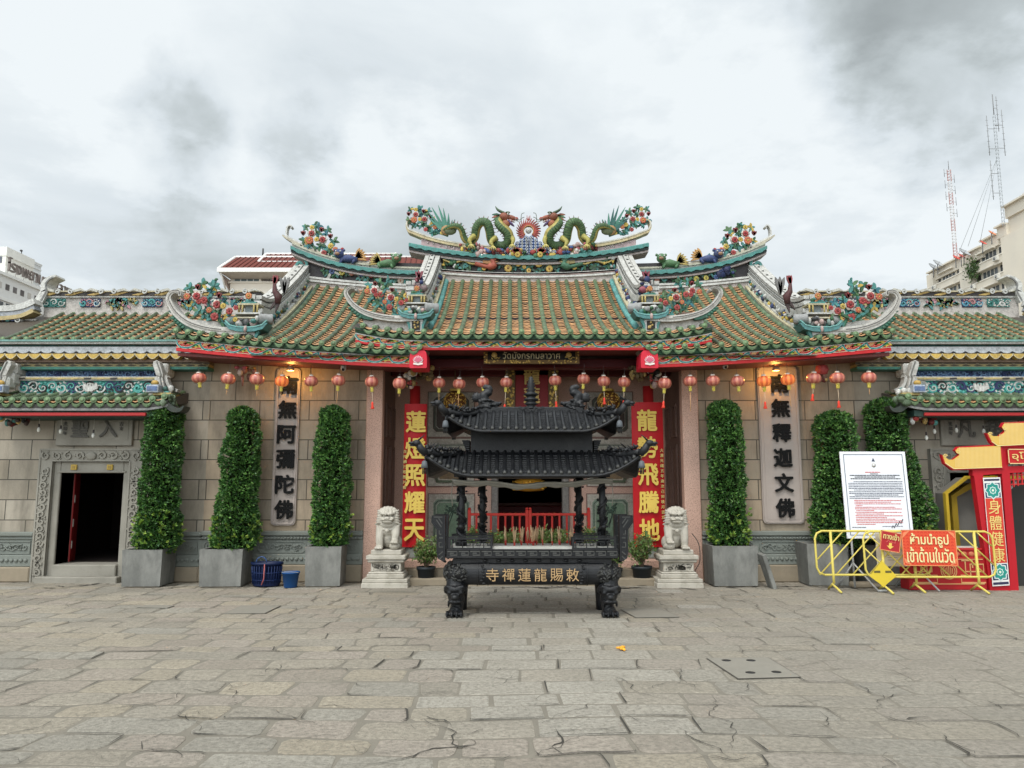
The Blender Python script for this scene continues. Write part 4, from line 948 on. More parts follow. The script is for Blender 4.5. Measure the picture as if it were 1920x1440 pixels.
    for u, v in ((644, 691), (1360, 687)):
        p = P(u, v, 13.5); b = MB((.60, .60, .60)); b.lathe([(.03, .08), (.045, .06), (.05, .0), (.04, -.03), (.01, -.05)], tuple(p), 12); b.ell((p.x, p.y - .03, p.z - .02), .028, BLACK, 8, 5); part('security_camera', b, ENAMEL, hall)
build_hall_body()
# ---------------------------------------------------------------- the two low wings with their gates
def build_wing(s, dcu, label):
    """s: -1 left, +1 right; dcu: pixel column of the gate's middle"""
    dx = X(dcu, F, 900); hall_end = lx(s * 6.0); far = lx(s * 12.4)
    w = thing('temple_wing', label, 'temple wing', (dx, F, 0)); a, b = sorted((hall_end, far))
    def so(x0, x1): return sorted((x0, x1))
    # wall with its doorway
    dz0, dz1 = Z(1058, F), Z(885, F); dh = .575; ztop = Z(690, F)
    q = MB(); q.box(a, dx - dh, F, F + .4, .0, ztop); q.box(dx + dh, b, F, F + .4, .0, ztop); q.box(dx - dh, dx + dh, F, F + .4, dz1, ztop)
    part('front_wall', q, WALLG, w)
    # carved door surround
    q = MB(); fo, fi, t = .95, .70, Z(842, F); ft = t - .23
    q.box(dx - fo, dx - fi, F - .10, F + .05, .0, t); q.box(dx + fi, dx + fo, F - .10, F + .05, .0, t); q.box(dx - fi, dx + fi, F - .10, F + .05, ft, t)
    for x0, x1, z0, z1 in ((dx - fo, dx - fo + .03, 0, t), (dx - fi - .03, dx - fi, 0, ft), (dx + fi, dx + fi + .03, 0, ft), (dx + fo - .03, dx + fo, 0, t)): q.box(x0, x1, F - .115, F - .09, z0, z1)
    q.box(dx - fo, dx + fo, F - .116, F - .09, t - .03, t + .003); q.box(dx - fi, dx + fi, F - .114, F - .09, ft, ft + .03)
    def scr(cx, cz, r, d):
        q.ribbon(curl(cx, cz, r, r * .2, R.uniform(0, 6.3), d * 1.25, 14), [r * .42] * 8 + [r * .34, r * .3, r * .26, r * .2, r * .14, r * .08], F - .128, F - .09)
        for k in range(3):
            an = R.uniform(0, 6.3); q.ell((cx + cos(an) * r * 1.15, F - .105, cz + sin(an) * r), (r * .35, .018, r * .22), None, 6, 4, RY(an))
    n = 15
    for sg in (-1, 1):
        for i in range(n): scr(dx + sg * (fo + fi) / 2, lerp(.10, t - .34, (i + .5) / n), .072, 1 if i % 2 else -1)
    for i in range(9): scr(dx + lerp(-fo + .12, fo - .12, i / 8), t - .125, .078, 1 if i < 4.5 else -1)
    q.ell((dx, F - .12, t - .13), (.10, .03, .08), None, 10, 6)
    part('carved_surround', q, CARVE, w)
    # inner frame, sill, recess
    q = MB(); q.bbox(dx - fi, dx - dh, F - .04, F + .42, .0, ft, .012); q.bbox(dx + dh, dx + fi, F - .04, F + .42, .0, ft, .012)
    q.bbox(dx - dh, dx + dh, F - .04, F + .42, dz1, ft, .012); q.bbox(dx - dh - .05, dx + dh + .05, F - .06, F + .5, dz1 - .015, dz1 + .02, .006)
    part('door_frame', q, CARVE, w)
    q = MB(); q.bbox(dx - dh, dx + dh, F - .10, F + .45, .0, dz0, .015); q.bbox(dx - dh - .2, dx + dh + .12, F - .28, F - .10, -.02, .11, .015); part('door_sill', q, CARVE, w)
    q = MB((.45, .30, .06))
    for k in (-.33, .33): q.bbox(dx + k - .055, dx + k + .055, F - .075, F - .04, ft - .155, ft - .055, .008); q.box(dx + k - .03, dx + k + .03, F - .08, F - .074, ft - .13, ft - .08, (.30, .20, .05))
    part('gold_door_boss', q, ENAMEL, w)
    q = MB((.30, .02, .02)); m = T(dx - dh + .02, F + .42, 0) @ RZ(radians(109)); q.bbox(0, .5, 0, .05, dz0, dz1 - .02, .005, m=m)
    for z in (.55, .95, 1.4): q.box(.03, .09, -.012, 0, z, z + .14, (.5, .48, .42), m)
    part('door_leaf', q, ENAMEL, w); q = MB((.30, .02, .02)); m = T(dx + dh - .02, F + .42, 0) @ RZ(radians(72)); q.bbox(0, .5, -.05, 0, dz0, dz1 - .02, .005, m=m)
    part('door_leaf', q, ENAMEL, w)
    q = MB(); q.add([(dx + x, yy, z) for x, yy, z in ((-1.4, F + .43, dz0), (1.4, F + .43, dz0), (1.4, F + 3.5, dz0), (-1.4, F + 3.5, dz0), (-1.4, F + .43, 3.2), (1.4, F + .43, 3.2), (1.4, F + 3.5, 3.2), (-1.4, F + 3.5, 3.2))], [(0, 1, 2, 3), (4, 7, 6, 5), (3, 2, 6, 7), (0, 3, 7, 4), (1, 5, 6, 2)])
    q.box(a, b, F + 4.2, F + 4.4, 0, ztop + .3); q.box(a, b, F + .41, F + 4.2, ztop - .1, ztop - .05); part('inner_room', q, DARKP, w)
    # plinth on both sides of the door
    z1, z2, z3, z4 = Z(1062, F), Z(1042, F), Z(1012, F), Z(997, F)
    for x0, x1 in ((a, dx - fo - .004), (dx + fo + .004, b)):
        p = MB(); p.bbox(x0, x1, F - .09, F + .1, z1, z2 + .02, .012); p.box(x0, x1, F - .045, F + .1, z2 + .02, z3); p.bbox(x0, x1, F - .07, F + .1, z3, z3 + .06, .02); p.bbox(x0, x1, F - .10, F + .1, z3 + .06, z4, .02)
        n = max(1, round((x1 - x0) / .95)); st = (x1 - x0) / n
        for i in range(n):
            u0, u1 = x0 + st * i + .06, x0 + st * (i + 1) - .06; zc = (z2 + z3) / 2 + .01; hz = (z3 - z2) / 2 - .035
            p.ribbon([(u0, zc - hz), (u1, zc - hz), (u1, zc + hz), (u0, zc + hz), (u0, zc - hz)], .018, F - .065, F - .04)
            for k in range(8): p.ribbon(curl(lerp(u0 + .1, u1 - .1, k / 7), zc + R.uniform(-.02, .02), hz * .6, .01, R.uniform(0, 6), R.choice((-1, 1)) * 1.1, 10), .016, F - .07, F - .04)
        for i in range(int((x1 - x0) / .085)): p.ell((x0 + .05 + .085 * i, F - .10, (z1 + z2) / 2 + .02), (.036, .02, .035), None, 7, 4)
        part('plinth', p, PLINTH, w)
        c = MB(); c.bbox(x0, x1, F - .13, F + .1, 0, z1, .02); part('base_course', c, BEIGE, w)
    # inscription panel over the door
    q = MB(); pz0, pz1 = Z(836, F), Z(783, F); hw = .70
    q.bbox(dx - hw, dx + hw, F - .07, F + .02, pz0, pz1, .012); q.box(dx - hw + .07, dx + hw - .07, F - .075, F - .06, pz0 + .10, pz1 - .05)
    ip = part('inscription_panel', q, CARVE, w)
    q = MB()
    ch = '聖入' if s < 0 else '凡超'
    for c, o, sz in ((ch[0], -.25, .34), (ch[1], .27, .34)): text(q, c, sz, T(dx + o, F - .085, (pz0 + pz1) / 2 + .02), (.15, .14, .12), .03, .035)
    for o, st in ((-.53, '光緒年'), (.50, '吉立')):
        for i, c in enumerate(st): text(q, c, .075, T(dx + o, F - .082, pz1 - .13 - .085 * i), (.17, .16, .14), .02, .02)
    part('carved_lettering', q, PAINT, ip)
    # --- upper roof of the wing
    ey, ry = 13.75, 15.6; e0, r0 = Z(638, ey), Z(586, ry); pf = prof_of(e0, r0, ey, ry, .12); sp = .215
    n = int(abs(far - hall_end) / sp) + 3; x_in = lx(s * 5.55)
    xs = sorted(x_in + s * sp * i for i in range(n))
    lim = lx(s * 9.8)
    xs = [x for x in xs if (x - lim) * s < 0]
    A, D = tile_roof(xs, pf, lambda x, t: 0.0, lambda x: 1.0, 12, drip=False)
    rf = part('wing_roof', A, GLAZE, w); part('tile_ends', D, GLAZE, rf)
    B = MB((.1, .08, .06)); xa, xb = so(x_in, far)
    B.add([(x, y, z - .07) for x in (xa, xb) for y, z in (pf(0), pf(.5), pf(1))], [(0, 1, 4, 3), (1, 2, 5, 4)]); B.add([(xa, ry, r0 - .1), (xb, ry, r0 - .1), (xb, ry + 2.4, r0 - 1.3), (xa, ry + 2.4, r0 - 1.3)], [(0, 1, 2, 3)], TGREEN); part('roof_bed', B, PAINT, w)
    # ridge with painted panels and a striped cap
    q = MB(); xe = X(90 if s < 0 else 1902, ry, 555); x0, x1 = so(x_in, xe); zr0, zr1, zr2 = Z(580, ry), Z(561, ry), Z(549, ry)
    q.box(x0, x1, ry - .10, ry + .12, r0 - .3, zr1 + .02, (.60, .55, .50)); q.box(x0, x1, ry - .15, ry + .17, zr1, zr1 + .035, WHITE); q.box(x0, x1, ry - .17, ry + .19, zr1 + .035, zr2 - .03, (.06, .05, .05)); q.box(x0, x1, ry - .19, ry + .21, zr2 - .03, zr2, (.55, .48, .30))
    for i in range(int((x1 - x0) / .46)):
        u = x0 + .46 * i; q.ribbon([(u, zr1 + .045), (u + .14, zr1 + .06), (u + .3, zr2 - .03), (u + .4, zr2 - .02)], [.01, .05, .05, .01], ry - .185, ry - .17, vary((.60, .40, .10)))
    for k in range(5):
        u = lerp(x0, x1, (k + .5) / 5)
        for d in (-1, 1): q.ribbon(curl(u + d * .14, zr2 - .025, .055, .012, pi / 2, d * 1.2, 12), .026, ry - .22, ry - .16, (.62, .62, .58)); q.ribbon([(u + d * .2, zr2 - .02), (u + d * .34, zr2 + .02), (u + d * .46, zr2 - .03)], [.05, .05, .01], ry - .22, ry - .16, (.60, .58, .50))
    rd = part('wing_ridge', q, PAINT, w)
    q = MB(); n = 7; st = (x1 - x0) / n
    for i in range(n):
        u0, u1 = x0 + st * i, x0 + st * (i + 1); k = (i if s < 0 else n - 1 - i)
        if k % 2 == 1: q.merge(frieze(u0 + .12, u1 - .12, zr0 + .02, zr1 - .02, ry - .125, NAVY, ((.08, .42, .42), WHITE, (.1, .36, .5), (.55, .25, .25))))
        elif k == 0: q.merge(frieze(u0, u1 - .2, zr0 + .02, zr1 - .02, ry - .125, TEAL, ((.05, .25, .22), WHITE)))
        else:
            for j in range(46): leaf(q, (lerp(u0, u1, R.uniform(.06, .94)), ry - .12, lerp(zr0, zr1, R.uniform(.15, .85))), R.uniform(0, 6.3), .11, .045, R.choice(((.12, .16, .06), TEAL, (.5, .4, .12), (.55, .25, .3), (.08, .3, .3))))
    part('ridge_painting', q, PAINT, rd)
    # outer end: white horned verge sloping to the front
    q = MB()
    horn = [(xe + s * .05, r0 + .2), (xe + s * -.04, r0 + .40), (xe - s * .02, r0 + .55), (xe - s * .10, r0 + .66), (xe - s * .26, r0 + .73)]
    q.ribbon([(p.x, p.z) for p in spline([(u, 0, z) for u, z in horn], 5)], [lerp(.18, .04, i / 20) for i in range(21)], ry - .22, ry + .12, WHITE)
    q.ribbon([(p.x - s * .05, p.z) for p in spline([(u, 0, z) for u, z in horn], 5)][:-3], .03, ry - .23, ry - .2, (.25, .25, .24))
    cv = [(xe - s * .0, r0 + .14), (xe + s * .28, r0 + .02), (xe + s * .75, r0 - .02), (xe + s * 1.2, r0 + .04)]
    q.ribbon([(p.x, p.z) for p in spline([(u, 0, z) for u, z in cv], 5)], .12, ry - .45, ry - .2, WHITE); q.ribbon([(p.x, p.z - .12) for p in spline([(u, 0, z) for u, z in cv], 5)], .10, ry - .43, ry - .2, (.45, .47, .5)); q.ribbon([(p.x, p.z - .2) for p in spline([(u, 0, z) for u, z in cv], 5)], .08, ry - .46, ry - .2, (.60, .46, .2))
    for k in range(8): q.ribbon(curl(xe + s * (.3 + .1 * k), r0 - .22 + R.uniform(-.03, .03), .06, .01, R.uniform(0, 6), 1.1, 9), .02, ry - .44, ry - .3, R.choice((TEAL, NAVY, WHITE)))
    q.box(*so(xe + s * .02, xe + s * 1.3), ry - .30, ry + .2, r0 - .9, r0 - .2, (.64, .60, .55)); q.box(*so(xe + s * .02, xe + s * 1.3), ey + .1, ry, e0 - .2, e0 + .12, (.58, .55, .50)); q.ribbon([(xe + s * .05, r0 - .25), (xe + s * .5, r0 - .33), (xe + s * 1.3, r0 - .33)], .03, ry - .34, ry - .2, (.3, .29, .27))
    lumps(q, (xe + s * .22, ey + .35, e0 + .32), (.12, .1, .14), 16, (GREY, WHITE, NAVY, (.4, .42, .4)), .07, 1)
    lumps(q, (xe + s * .12, ey + .12, e0 + .12), (.08, .08, .10), 12, ((.3, .12, .06), (.1, .05, .04), (.4, .2, .1)), .05, 1)
    part('end_verge', q, PAINT, w)
    # cornice of painted mouldings, stepping back to the wall
    q = MB(); x0, x1 = so(lx(s * 5.95), far)
    def band(v0, v1, y, c, dx_=0): q.box(x0, x1, y, F + .3, Z(v1, y), Z(v0, y), c)
    band(636.5, 640, 13.70, (.20, .42, .38)); band(640, 644.5, 13.74, WHITE); band(644.5, 650, 13.86, (.03, .13, .12)); band(650, 660, 13.80, (.66, .68, .70)); band(660, 664, 13.90, (.03, .03, .03)); band(664, 673, 13.94, (.22, .14, .09)); band(673, 679, 13.92, (.30, .20, .14)); band(679, 683, 13.98, (.20, .16, .11)); band(683, 687.5, 13.95, (.42, .33, .12)); band(687.5, 692.5, 13.90, (.05, .24, .18))
    st = .215; n = int((x1 - x0) / st)
    for i in range(n):
        u = x0 + st * (i + .5); zt = Z(661, 13.82)
        wv = [(u - st / 2, zt + .012), (u - st * .3, zt - .016), (u, zt - .028), (u + st * .3, zt - .016), (u + st / 2, zt + .012)]
        q.prism(wv + [(u + st / 2, zt + .05), (u - st / 2, zt + .05)], 13.80 - .003, 13.83, (.66, .68, .70)); q.ribbon(wv, .02, 13.79, 13.80, (.03, .03, .035))
        zt = Z(663, 13.78); sc = [(u - st * .48, zt), (u - st * .44, zt - .035), (u - st * .2, zt - .085), (u, zt - .10), (u + st * .2, zt - .085), (u + st * .44, zt - .035), (u + st * .48, zt)]
        q.prism(sc, 13.785, 13.9, vary((.70, .46, .07))); q.ribbon([(a_, b_ + .004) for a_, b_ in sc], .012, 13.78, 13.785, (.66, .58, .38))
        q.ribbon([(u - .09, Z(685.5, 13.95)), (u - .03, Z(685, 13.95)), (u + .07, Z(685.5, 13.95))], [.01, .035, .005], 13.943, 13.95, (.08, .06, .04))
        q.ribbon(curl(u, Z(681, 13.98), .026, .005, R.uniform(0, 6), 1, 8), .012, 13.972, 13.98, (.42, .36, .26)); q.ribbon([(u - .08, Z(647, 13.86)), (u, Z(646.5, 13.86)), (u + .06, Z(647.5, 13.86))], .02, 13.85, 13.86, (.06, .24, .22))
    part('painted_cornice', q, PAINT, w)
    # --- small gate roof over the door
    gx = dx + (-.02 if s < 0 else -.03); gy, gr = 13.35, 14.1; ge, gz = Z(752, gy), Z(737, gr); gp = prof_of(ge, gz, gy, gr, .1)
    hw = 1.64; sp = .205; n = int(2 * hw / sp) // 2
    xs = [gx + sp * i for i in range(-n, n + 1)]
    gl = lambda x, t: .05 * max(0, (abs(x - gx) - 1.2) / .4) ** 2 * (1 - t)
    A, D = tile_roof(xs, gp, gl, lambda x: 1.0, 5, rr=.05)
    gt = part('gate_roof', A, GLAZE, w); part('drip_edge', D, GLAZE, gt)
    q = MB((.09, .08, .075)); xx = frange(gx - hw - .05, gx + hw + .05, 20)
    q.xsweep(xx, [(gy + .02, ge - .12), (gy + .06, ge - .16), (F, ge - .02), (F, gz - .06), (gy, ge - .055)], lambda x: gl(x, 0), (.11, .105, .10))
    q.xsweep(xx, [(gy + .015, ge - .165), (gy + .05, ge - .165), (gy + .05, ge - .125), (gy + .015, ge - .125)], lambda x: gl(x, 0), (.30, .30, .29))
    q.xsweep(xx[1:-1], [(gy + .08, ge - .27), (F, ge - .27), (F, ge - .13), (gy + .08, ge - .165)], lambda x: gl(x, 0) * .5, (.025, .07, .055))
    for sg in (-1, 1): q.ribbon([(p.x, p.z) for p in spline([(gx + sg * (hw - .15), 0, ge + .02), (gx + sg * (hw + .02), 0, ge - .06), (gx + sg * (hw + .14), 0, ge - .14), (gx + sg * (hw + .26), 0, ge - .15), (gx + sg * (hw + .32), 0, ge - .08)], 4)], [.10] * 8 + [lerp(.10, .02, i / 8) for i in range(9)], gy + .02, gy + .3, (.045, .055, .045))
    for sg in (-1, 1): lumps(q, (gx + sg * (hw + .02), gy + .05, ge + .03), (.14, .08, .07), 12, ((.14, .2, .12), TGREEN, (.2, .27, .17)), .055)
    part('gate_eave', q, PAINT, gt)
    q = MB((.36, .025, .025)); zb = Z(780, 13.4); q.bbox(gx - 1.35, gx + 1.3, 13.385, 13.5, zb, zb + .06, .01); part('red_beam', q, ENAMEL, gt)
    q = MB(); g1 = 13.95; za, zb, zc, zd = Z(736, g1), Z(714, g1), Z(707, g1), Z(691, 14.12); rw = 1.30
    q.merge(frieze(gx - rw, gx + rw, za - .02, zb, g1, (.05, .36, .31), (WHITE, (.66, .68, .64), NAVY, (.1, .5, .44), BLACK)))
    for k in range(7): q.ribbon([(gx + sin(a) * .02, za + .02), (gx + sin(a) * .13, za + .09), (gx + sin(a) * .12, za + .17)], [.02, .06, .01], g1 - .03 - .002 * k, g1 - .01, WHITE) if (a := lerp(-1.3, 1.3, k / 6)) is not None else 0
    q.box(gx - rw, gx + rw, g1 - .05, F, zb, zb + .02, WHITE); q.box(gx - rw, gx + rw, g1 - .07, F, zb + .02, zc - .015, (.5, .4, .16)); q.box(gx - rw, gx + rw, g1 - .06, F, zc - .015, zc, WHITE)
    for i in range(int(2 * rw / .24)): q.ribbon([(gx - rw + .24 * i, zb + .03), (gx - rw + .24 * i + .13, zc - .03)], [.035, .03], g1 - .075, g1 - .07, R.choice(((.06, .05, .04), (.62, .46, .14))))
    q.merge(frieze(gx - rw, gx + rw, zc, zd, 14.12, (.06, .13, .36), ((.16, .3, .55), (.04, .07, .2), (.2, .38, .62))))
    q.box(gx - rw - .25, gx + rw + .25, g1 - .02, F, za - .10, za - .02, (.56, .5, .46))
    gr_ = part('gate_ridge', q, PAINT, w)
    for sg in (-1, 1):
        q = MB(); ex = gx + sg * (rw + .07)
        for k, (y0, zz, wd, c) in enumerate(((14.05, zd - .02, .12, WHITE), (13.9, zd + .0, .16, WHITE), (13.82, zc - .0, .17, WHITE), (13.72, zb - .02, .15, (.66, .66, .6)))):
            q.bbox(ex - wd / 2, ex + wd / 2, y0 - .10, y0 + .12, zz - .16, zz + .05, .03, c)
        q.ribbon([(p.x, p.z) for p in spline([(ex - sg * .06, 0, zd + .06), (ex + sg * .03, 0, zc), (ex + sg * .03, 0, zb), (ex + sg * .10, 0, za), (ex + sg * .28, 0, za - .07)], 4)], [.06] + [.12] * 12 + [.1, .08, .06, .03], 13.60, 13.74, (.62, .60, .55))
        q.ribbon([(p.x, p.z) for p in spline([(ex - sg * .03, 0, zd + .05), (ex + sg * .06, 0, zc), (ex + sg * .05, 0, zb), (ex + sg * .12, 0, za)], 4)], .018, 13.585, 13.61, (.2, .2, .18))
        q.ribbon([(p.x, p.z) for p in spline([(ex + sg * .14, 0, zc - .02), (ex + sg * .12, 0, zb), (ex + sg * .2, 0, za + .06), (ex + sg * .34, 0, za - .0)], 4)], .05, 13.66, 13.8, (.62, .6, .55))
        q.box(ex + (-.30 if sg < 0 else -.02), ex + (.02 if sg < 0 else .30), 13.5, 13.9, za - .1, za - .055, (.56, .42, .14)); q.bbox(ex - sg * .0 - .12 - .0, ex + .10, 13.44, 13.62, za - .06, za + .08, .01, (.50, .56, .64)); q.box(ex - .10, ex + .08, 13.43, 13.44, za - .03, za + .05, (.12, .2, .4)); q.ell((ex - .0, 13.52, za + .12), (.07, .06, .05), (.66, .40, .06), 8, 5); lumps(q, (ex + sg * .2, 13.6, za - .02), (.1, .05, .06), 10, (TEAL, WHITE, (.05, .14, .12)), .045)
        part('ridge_end', q, PAINT, gr_)
    q = MB(); ex = gx - 1.42 if s < 0 else gx - 1.42
    lumps(q, (ex + .02, 13.62, Z(781, 13.6)), (.06, .06, .08), 14, (GOLD, TEAL, RED, WHITE), .05, .9); lumps(q, (ex + .26, 13.75, Z(787, 13.7)), (.16, .07, .07), 22, (DRED, TEAL, BLACK, GOLD, (.1, .06, .05)), .05, .9); part('carved_bracket', q, PAINT, gt)
    return dx
DXL = build_wing(-1, 174, 'left temple wing with stone wall, open carved gate and small green gate roof')
DXR = build_wing(1, 1839, 'right temple wing, its carved gate half hidden behind the red archway')

# wall-mounted light bulbs on bare cords under the gate roofs
def make_bulb():
    o = thing('hanging_bulb', '', 'light bulb'); c = MB(); c.tube([(0, 0, 0), (.004, 0, -.1), (0, 0, -.2)], .004, 5, (.45, .42, .36)); part('cord', c, ENAMEL, o)
    h = MB(); h.lathe([(.008, -.19), (.014, -.2), (.015, -.25), (.012, -.255)], n=10, col=(.06, .05, .05)); part('socket', h, ENAMEL, o)
    b = MB(); b.lathe([(.011, -.25), (.026, -.285), (.028, -.305), (.018, -.335), (.003, -.343)], n=12, col=(.75, .74, .68)); part('bulb', b, ENAMEL, o); return o
bulb0 = make_bulb(); nb = 0
for u, v, lab in ((75, 775, 'small bulb on a cord under the left gate roof, left of the carved panel'), (116, 778, 'small bulb on a cord hanging before the left end of the left gate inscription'), (177, 786, 'small bulb on a cord hanging before the middle of the left gate inscription'),
                  (1735, 790, 'longest hanging bulb under the right gate roof, leftmost of its string'), (1750, 778, 'second bulb on a cord from the left under the right gate roof'), (1791, 776, 'bulb on a cord hanging before the left half of the right gate inscription'), (1842, 778, 'bulb on a cord hanging between the two characters over the right gate')):
    o = bulb0 if nb == 0 else copy_tree(bulb0); p = P(u, v, 13.9); o.location = (p.x, p.y, p.z); o['label'] = lab; o['group'] = 'bare bulbs hanging under the gate roofs'; nb += 1
# ---------------------------------------------------------------- inscriptions
def couplet(name, label, u0, u1, v0, v1, tilt, chars, small, su, s):
    p0, p1 = P(u0, v1, 14.42), P(u1, v0, 14.42); w, h = (p1.x - p0.x), p1.z - p0.z; cx = (p0.x + p1.x) / 2
    o = thing(name, label, 'signboard', (cx, 14.44, p0.z))
    q = MB((.42, .006, .010)); n = 11; vs = []
    for i in range(n):
        a = lerp(-1, 1, i / (n - 1)); yy = 14.42 + .05 * a * a
        vs += [(cx + a * w / 2, yy, p0.z), (cx + a * w / 2, yy, p1.z), (cx + a * w / 2, yy + .03, p1.z), (cx + a * w / 2, yy + .03, p0.z)]
    q.add(vs, [(4 * i + k, 4 * i + 4 + k, 4 * i + 4 + (k + 1) % 4, 4 * i + (k + 1) % 4) for i in range(n - 1) for k in range(4)] + [(0, 1, 2, 3), (4 * n - 1, 4 * n - 2, 4 * n - 3, 4 * n - 4)])
    part('board', q, ENAMEL, o)
    g = MB(); st = h * .94 / len(chars)
    for i, c in enumerate(chars): text(g, c, .40, T(cx + (-s * .02), 14.395, p1.z - h * .035 - st * (i + .5)), (.72, .50, .10), .03, .034, squash=(.36, .385))
    for i, c in enumerate(small): text(g, c, .07, T(cx + s * w * .42, 14.43, p1.z - h * .34 - .095 * i), (.60, .46, .16), .02, .02)
    part('gilded_characters', g, ENAMEL, o)
couplet('couplet_board', 'red couplet board with gold characters on the column left of the incense burner', 753, 800, 757, 1026, 0, '蓮燈照耀天', '住持續行敬題并書', 0, -1)
couplet('couplet_board', 'red couplet board with gold characters on the column right of the incense burner', 1190, 1243, 754, 1026, 0, '龍勢飛騰地', '大清光緒五年歲次己卯秋月吉立', 0, 1)
def plaque(label, u0, u1, v0, v1, chars):
    y = F; p0, p1 = P(u0, v1, y), P(u1, v0, y); cx = (p0.x + p1.x) / 2; w, z0, z1 = (p1.x - p0.x) / 2 * .98, p0.z, p1.z
    o = thing('inscription_plaque', label, 'plaque', (cx, y, z0))
    def rr(k, c): return [(cx - w + k + c, z0 + k), (cx + w - k - c, z0 + k), (cx + w - k - c * .3, z0 + k + c * .3), (cx + w - k, z0 + k + c), (cx + w - k, z1 - k - c), (cx + w - k - c * .3, z1 - k - c * .3), (cx + w - k - c, z1 - k), (cx - w + k + c, z1 - k), (cx - w + k + c * .3, z1 - k - c * .3), (cx - w + k, z1 - k - c), (cx - w + k, z0 + k + c), (cx - w + k + c * .3, z0 + k + c * .3)]
    q = MB(); q.prism(rr(0, .07), y - .05, y + .02); q.ribbon(rr(.035, .05) + [rr(.035, .05)[0]], .03, y - .065, y - .04); q.prism(rr(.075, .035), y - .056, y - .02); part('slab', q, PLAQ, o)
    g = MB(); st = (z1 - z0 - .16) / 6
    for i, c in enumerate(chars): text(g, c, .40, T(cx + .02, y - .08, z1 - .10 - st * (i + .5)), (.012, .011, .011), .05, .036, squash=(.325, .325))
    part('black_characters', g, INK, o)
plaque('tall stone plaque with black characters on the stone wall left of the porch', 508, 566, 691, 985, '南無阿彌陀佛')
plaque('tall stone plaque with black characters on the stone wall right of the porch', 1429, 1493, 688, 982, '南無釋迦文佛')
def build_boards():
    y = 13.62; p0, p1 = P(907, 682, y), P(1086, 655, y); cx, w = (p0.x + p1.x) / 2, (p1.x - p0.x) / 2; h = p1.z - p0.z
    o = thing('name_board', 'black name board with gilded carved border and Thai letters under the middle eave', 'signboard', (cx, y, p0.z)); m = T(cx, y, p0.z) @ RX(-.12)
    q = MB((.02, .018, .016)); q.bbox(-w, w, 0, .05, 0, h + .03, .008, m=m); part('board', q, ENAMEL, o)
    g = MB()
    for x0, x1, z0, z1 in ((-w, w, 0, .07), (-w, -w + .07, .07, h), (w - .07, w, .07, h)):
        g.box(x0, x1, -.012, 0, z0, z1, (.18, .11, .04), m)
        for k in range(int(max(x1 - x0, z1 - z0) / .035)): g.ell(m @ Vector((R.uniform(x0 + .01, x1 - .01), -.015, R.uniform(z0 + .01, z1 - .01))), (.024, .012, .014), vary(GOLD, .3), 5, 3, RY(R.uniform(0, 3)))
    part('gilded_border', g, ENAMEL, o)
    g = MB(); text(g, 'วัดมังกรกมลาวาศ', .2, m @ T(0, -.008, h * .60), (.68, .60, .38), .012, .012, squash=(w * 1.2, h * .5))
    for s in (-1, 1):
        g.ell(m @ Vector((s * w * .78, -.012, h * .62)), (.055, .012, .05), (.6, .42, .14), 9, 5)
        for a in range(5): g.ell(m @ Vector((s * w * .78 + R.uniform(-.09, .09), -.012, h * R.uniform(.35, .5))), (.035, .008, .012), (.45, .32, .1), 5, 3, RY(R.uniform(-1, 1)))
    part('thai_lettering', g, ENAMEL, o)
    y = 15.2; p0, p1 = P(966, 800, y), P(1028, 690, y); cx, w = (p0.x + p1.x) / 2, (p1.x - p0.x) / 2
    o = thing('hanging_board', 'dark red upright board with gold characters and carved gilded sides, hung behind the burner roof', 'signboard', (cx, y, p0.z))
    q = MB((.20, .012, .014)); q.bbox(cx - w, cx + w, y, y + .05, p0.z, p1.z, .01); part('board', q, ENAMEL, o)
    g = MB()
    for i, c in enumerate('龍蓮寺'): text(g, c, .34, T(cx, y - .02, p1.z - .2 - .38 * i), (.62, .44, .15), .02, .03)
    part('gilded_characters', g, ENAMEL, o)
    g = MB()
    for s in (-1, 1):
        g.box(cx + s * w - (.0 if s > 0 else .2), cx + s * w + (.2 if s > 0 else .0), y - .02, y + .04, p0.z, p1.z, (.14, .09, .035))
        for k in range(60): g.ell((cx + s * (w + R.uniform(.02, .18)), y - .03, R.uniform(p0.z, p1.z)), (.035, .015, .022), vary(GOLD, .35), 5, 3, RY(R.uniform(0, 3)))
    part('carved_side', g, ENAMEL, o)
build_boards()

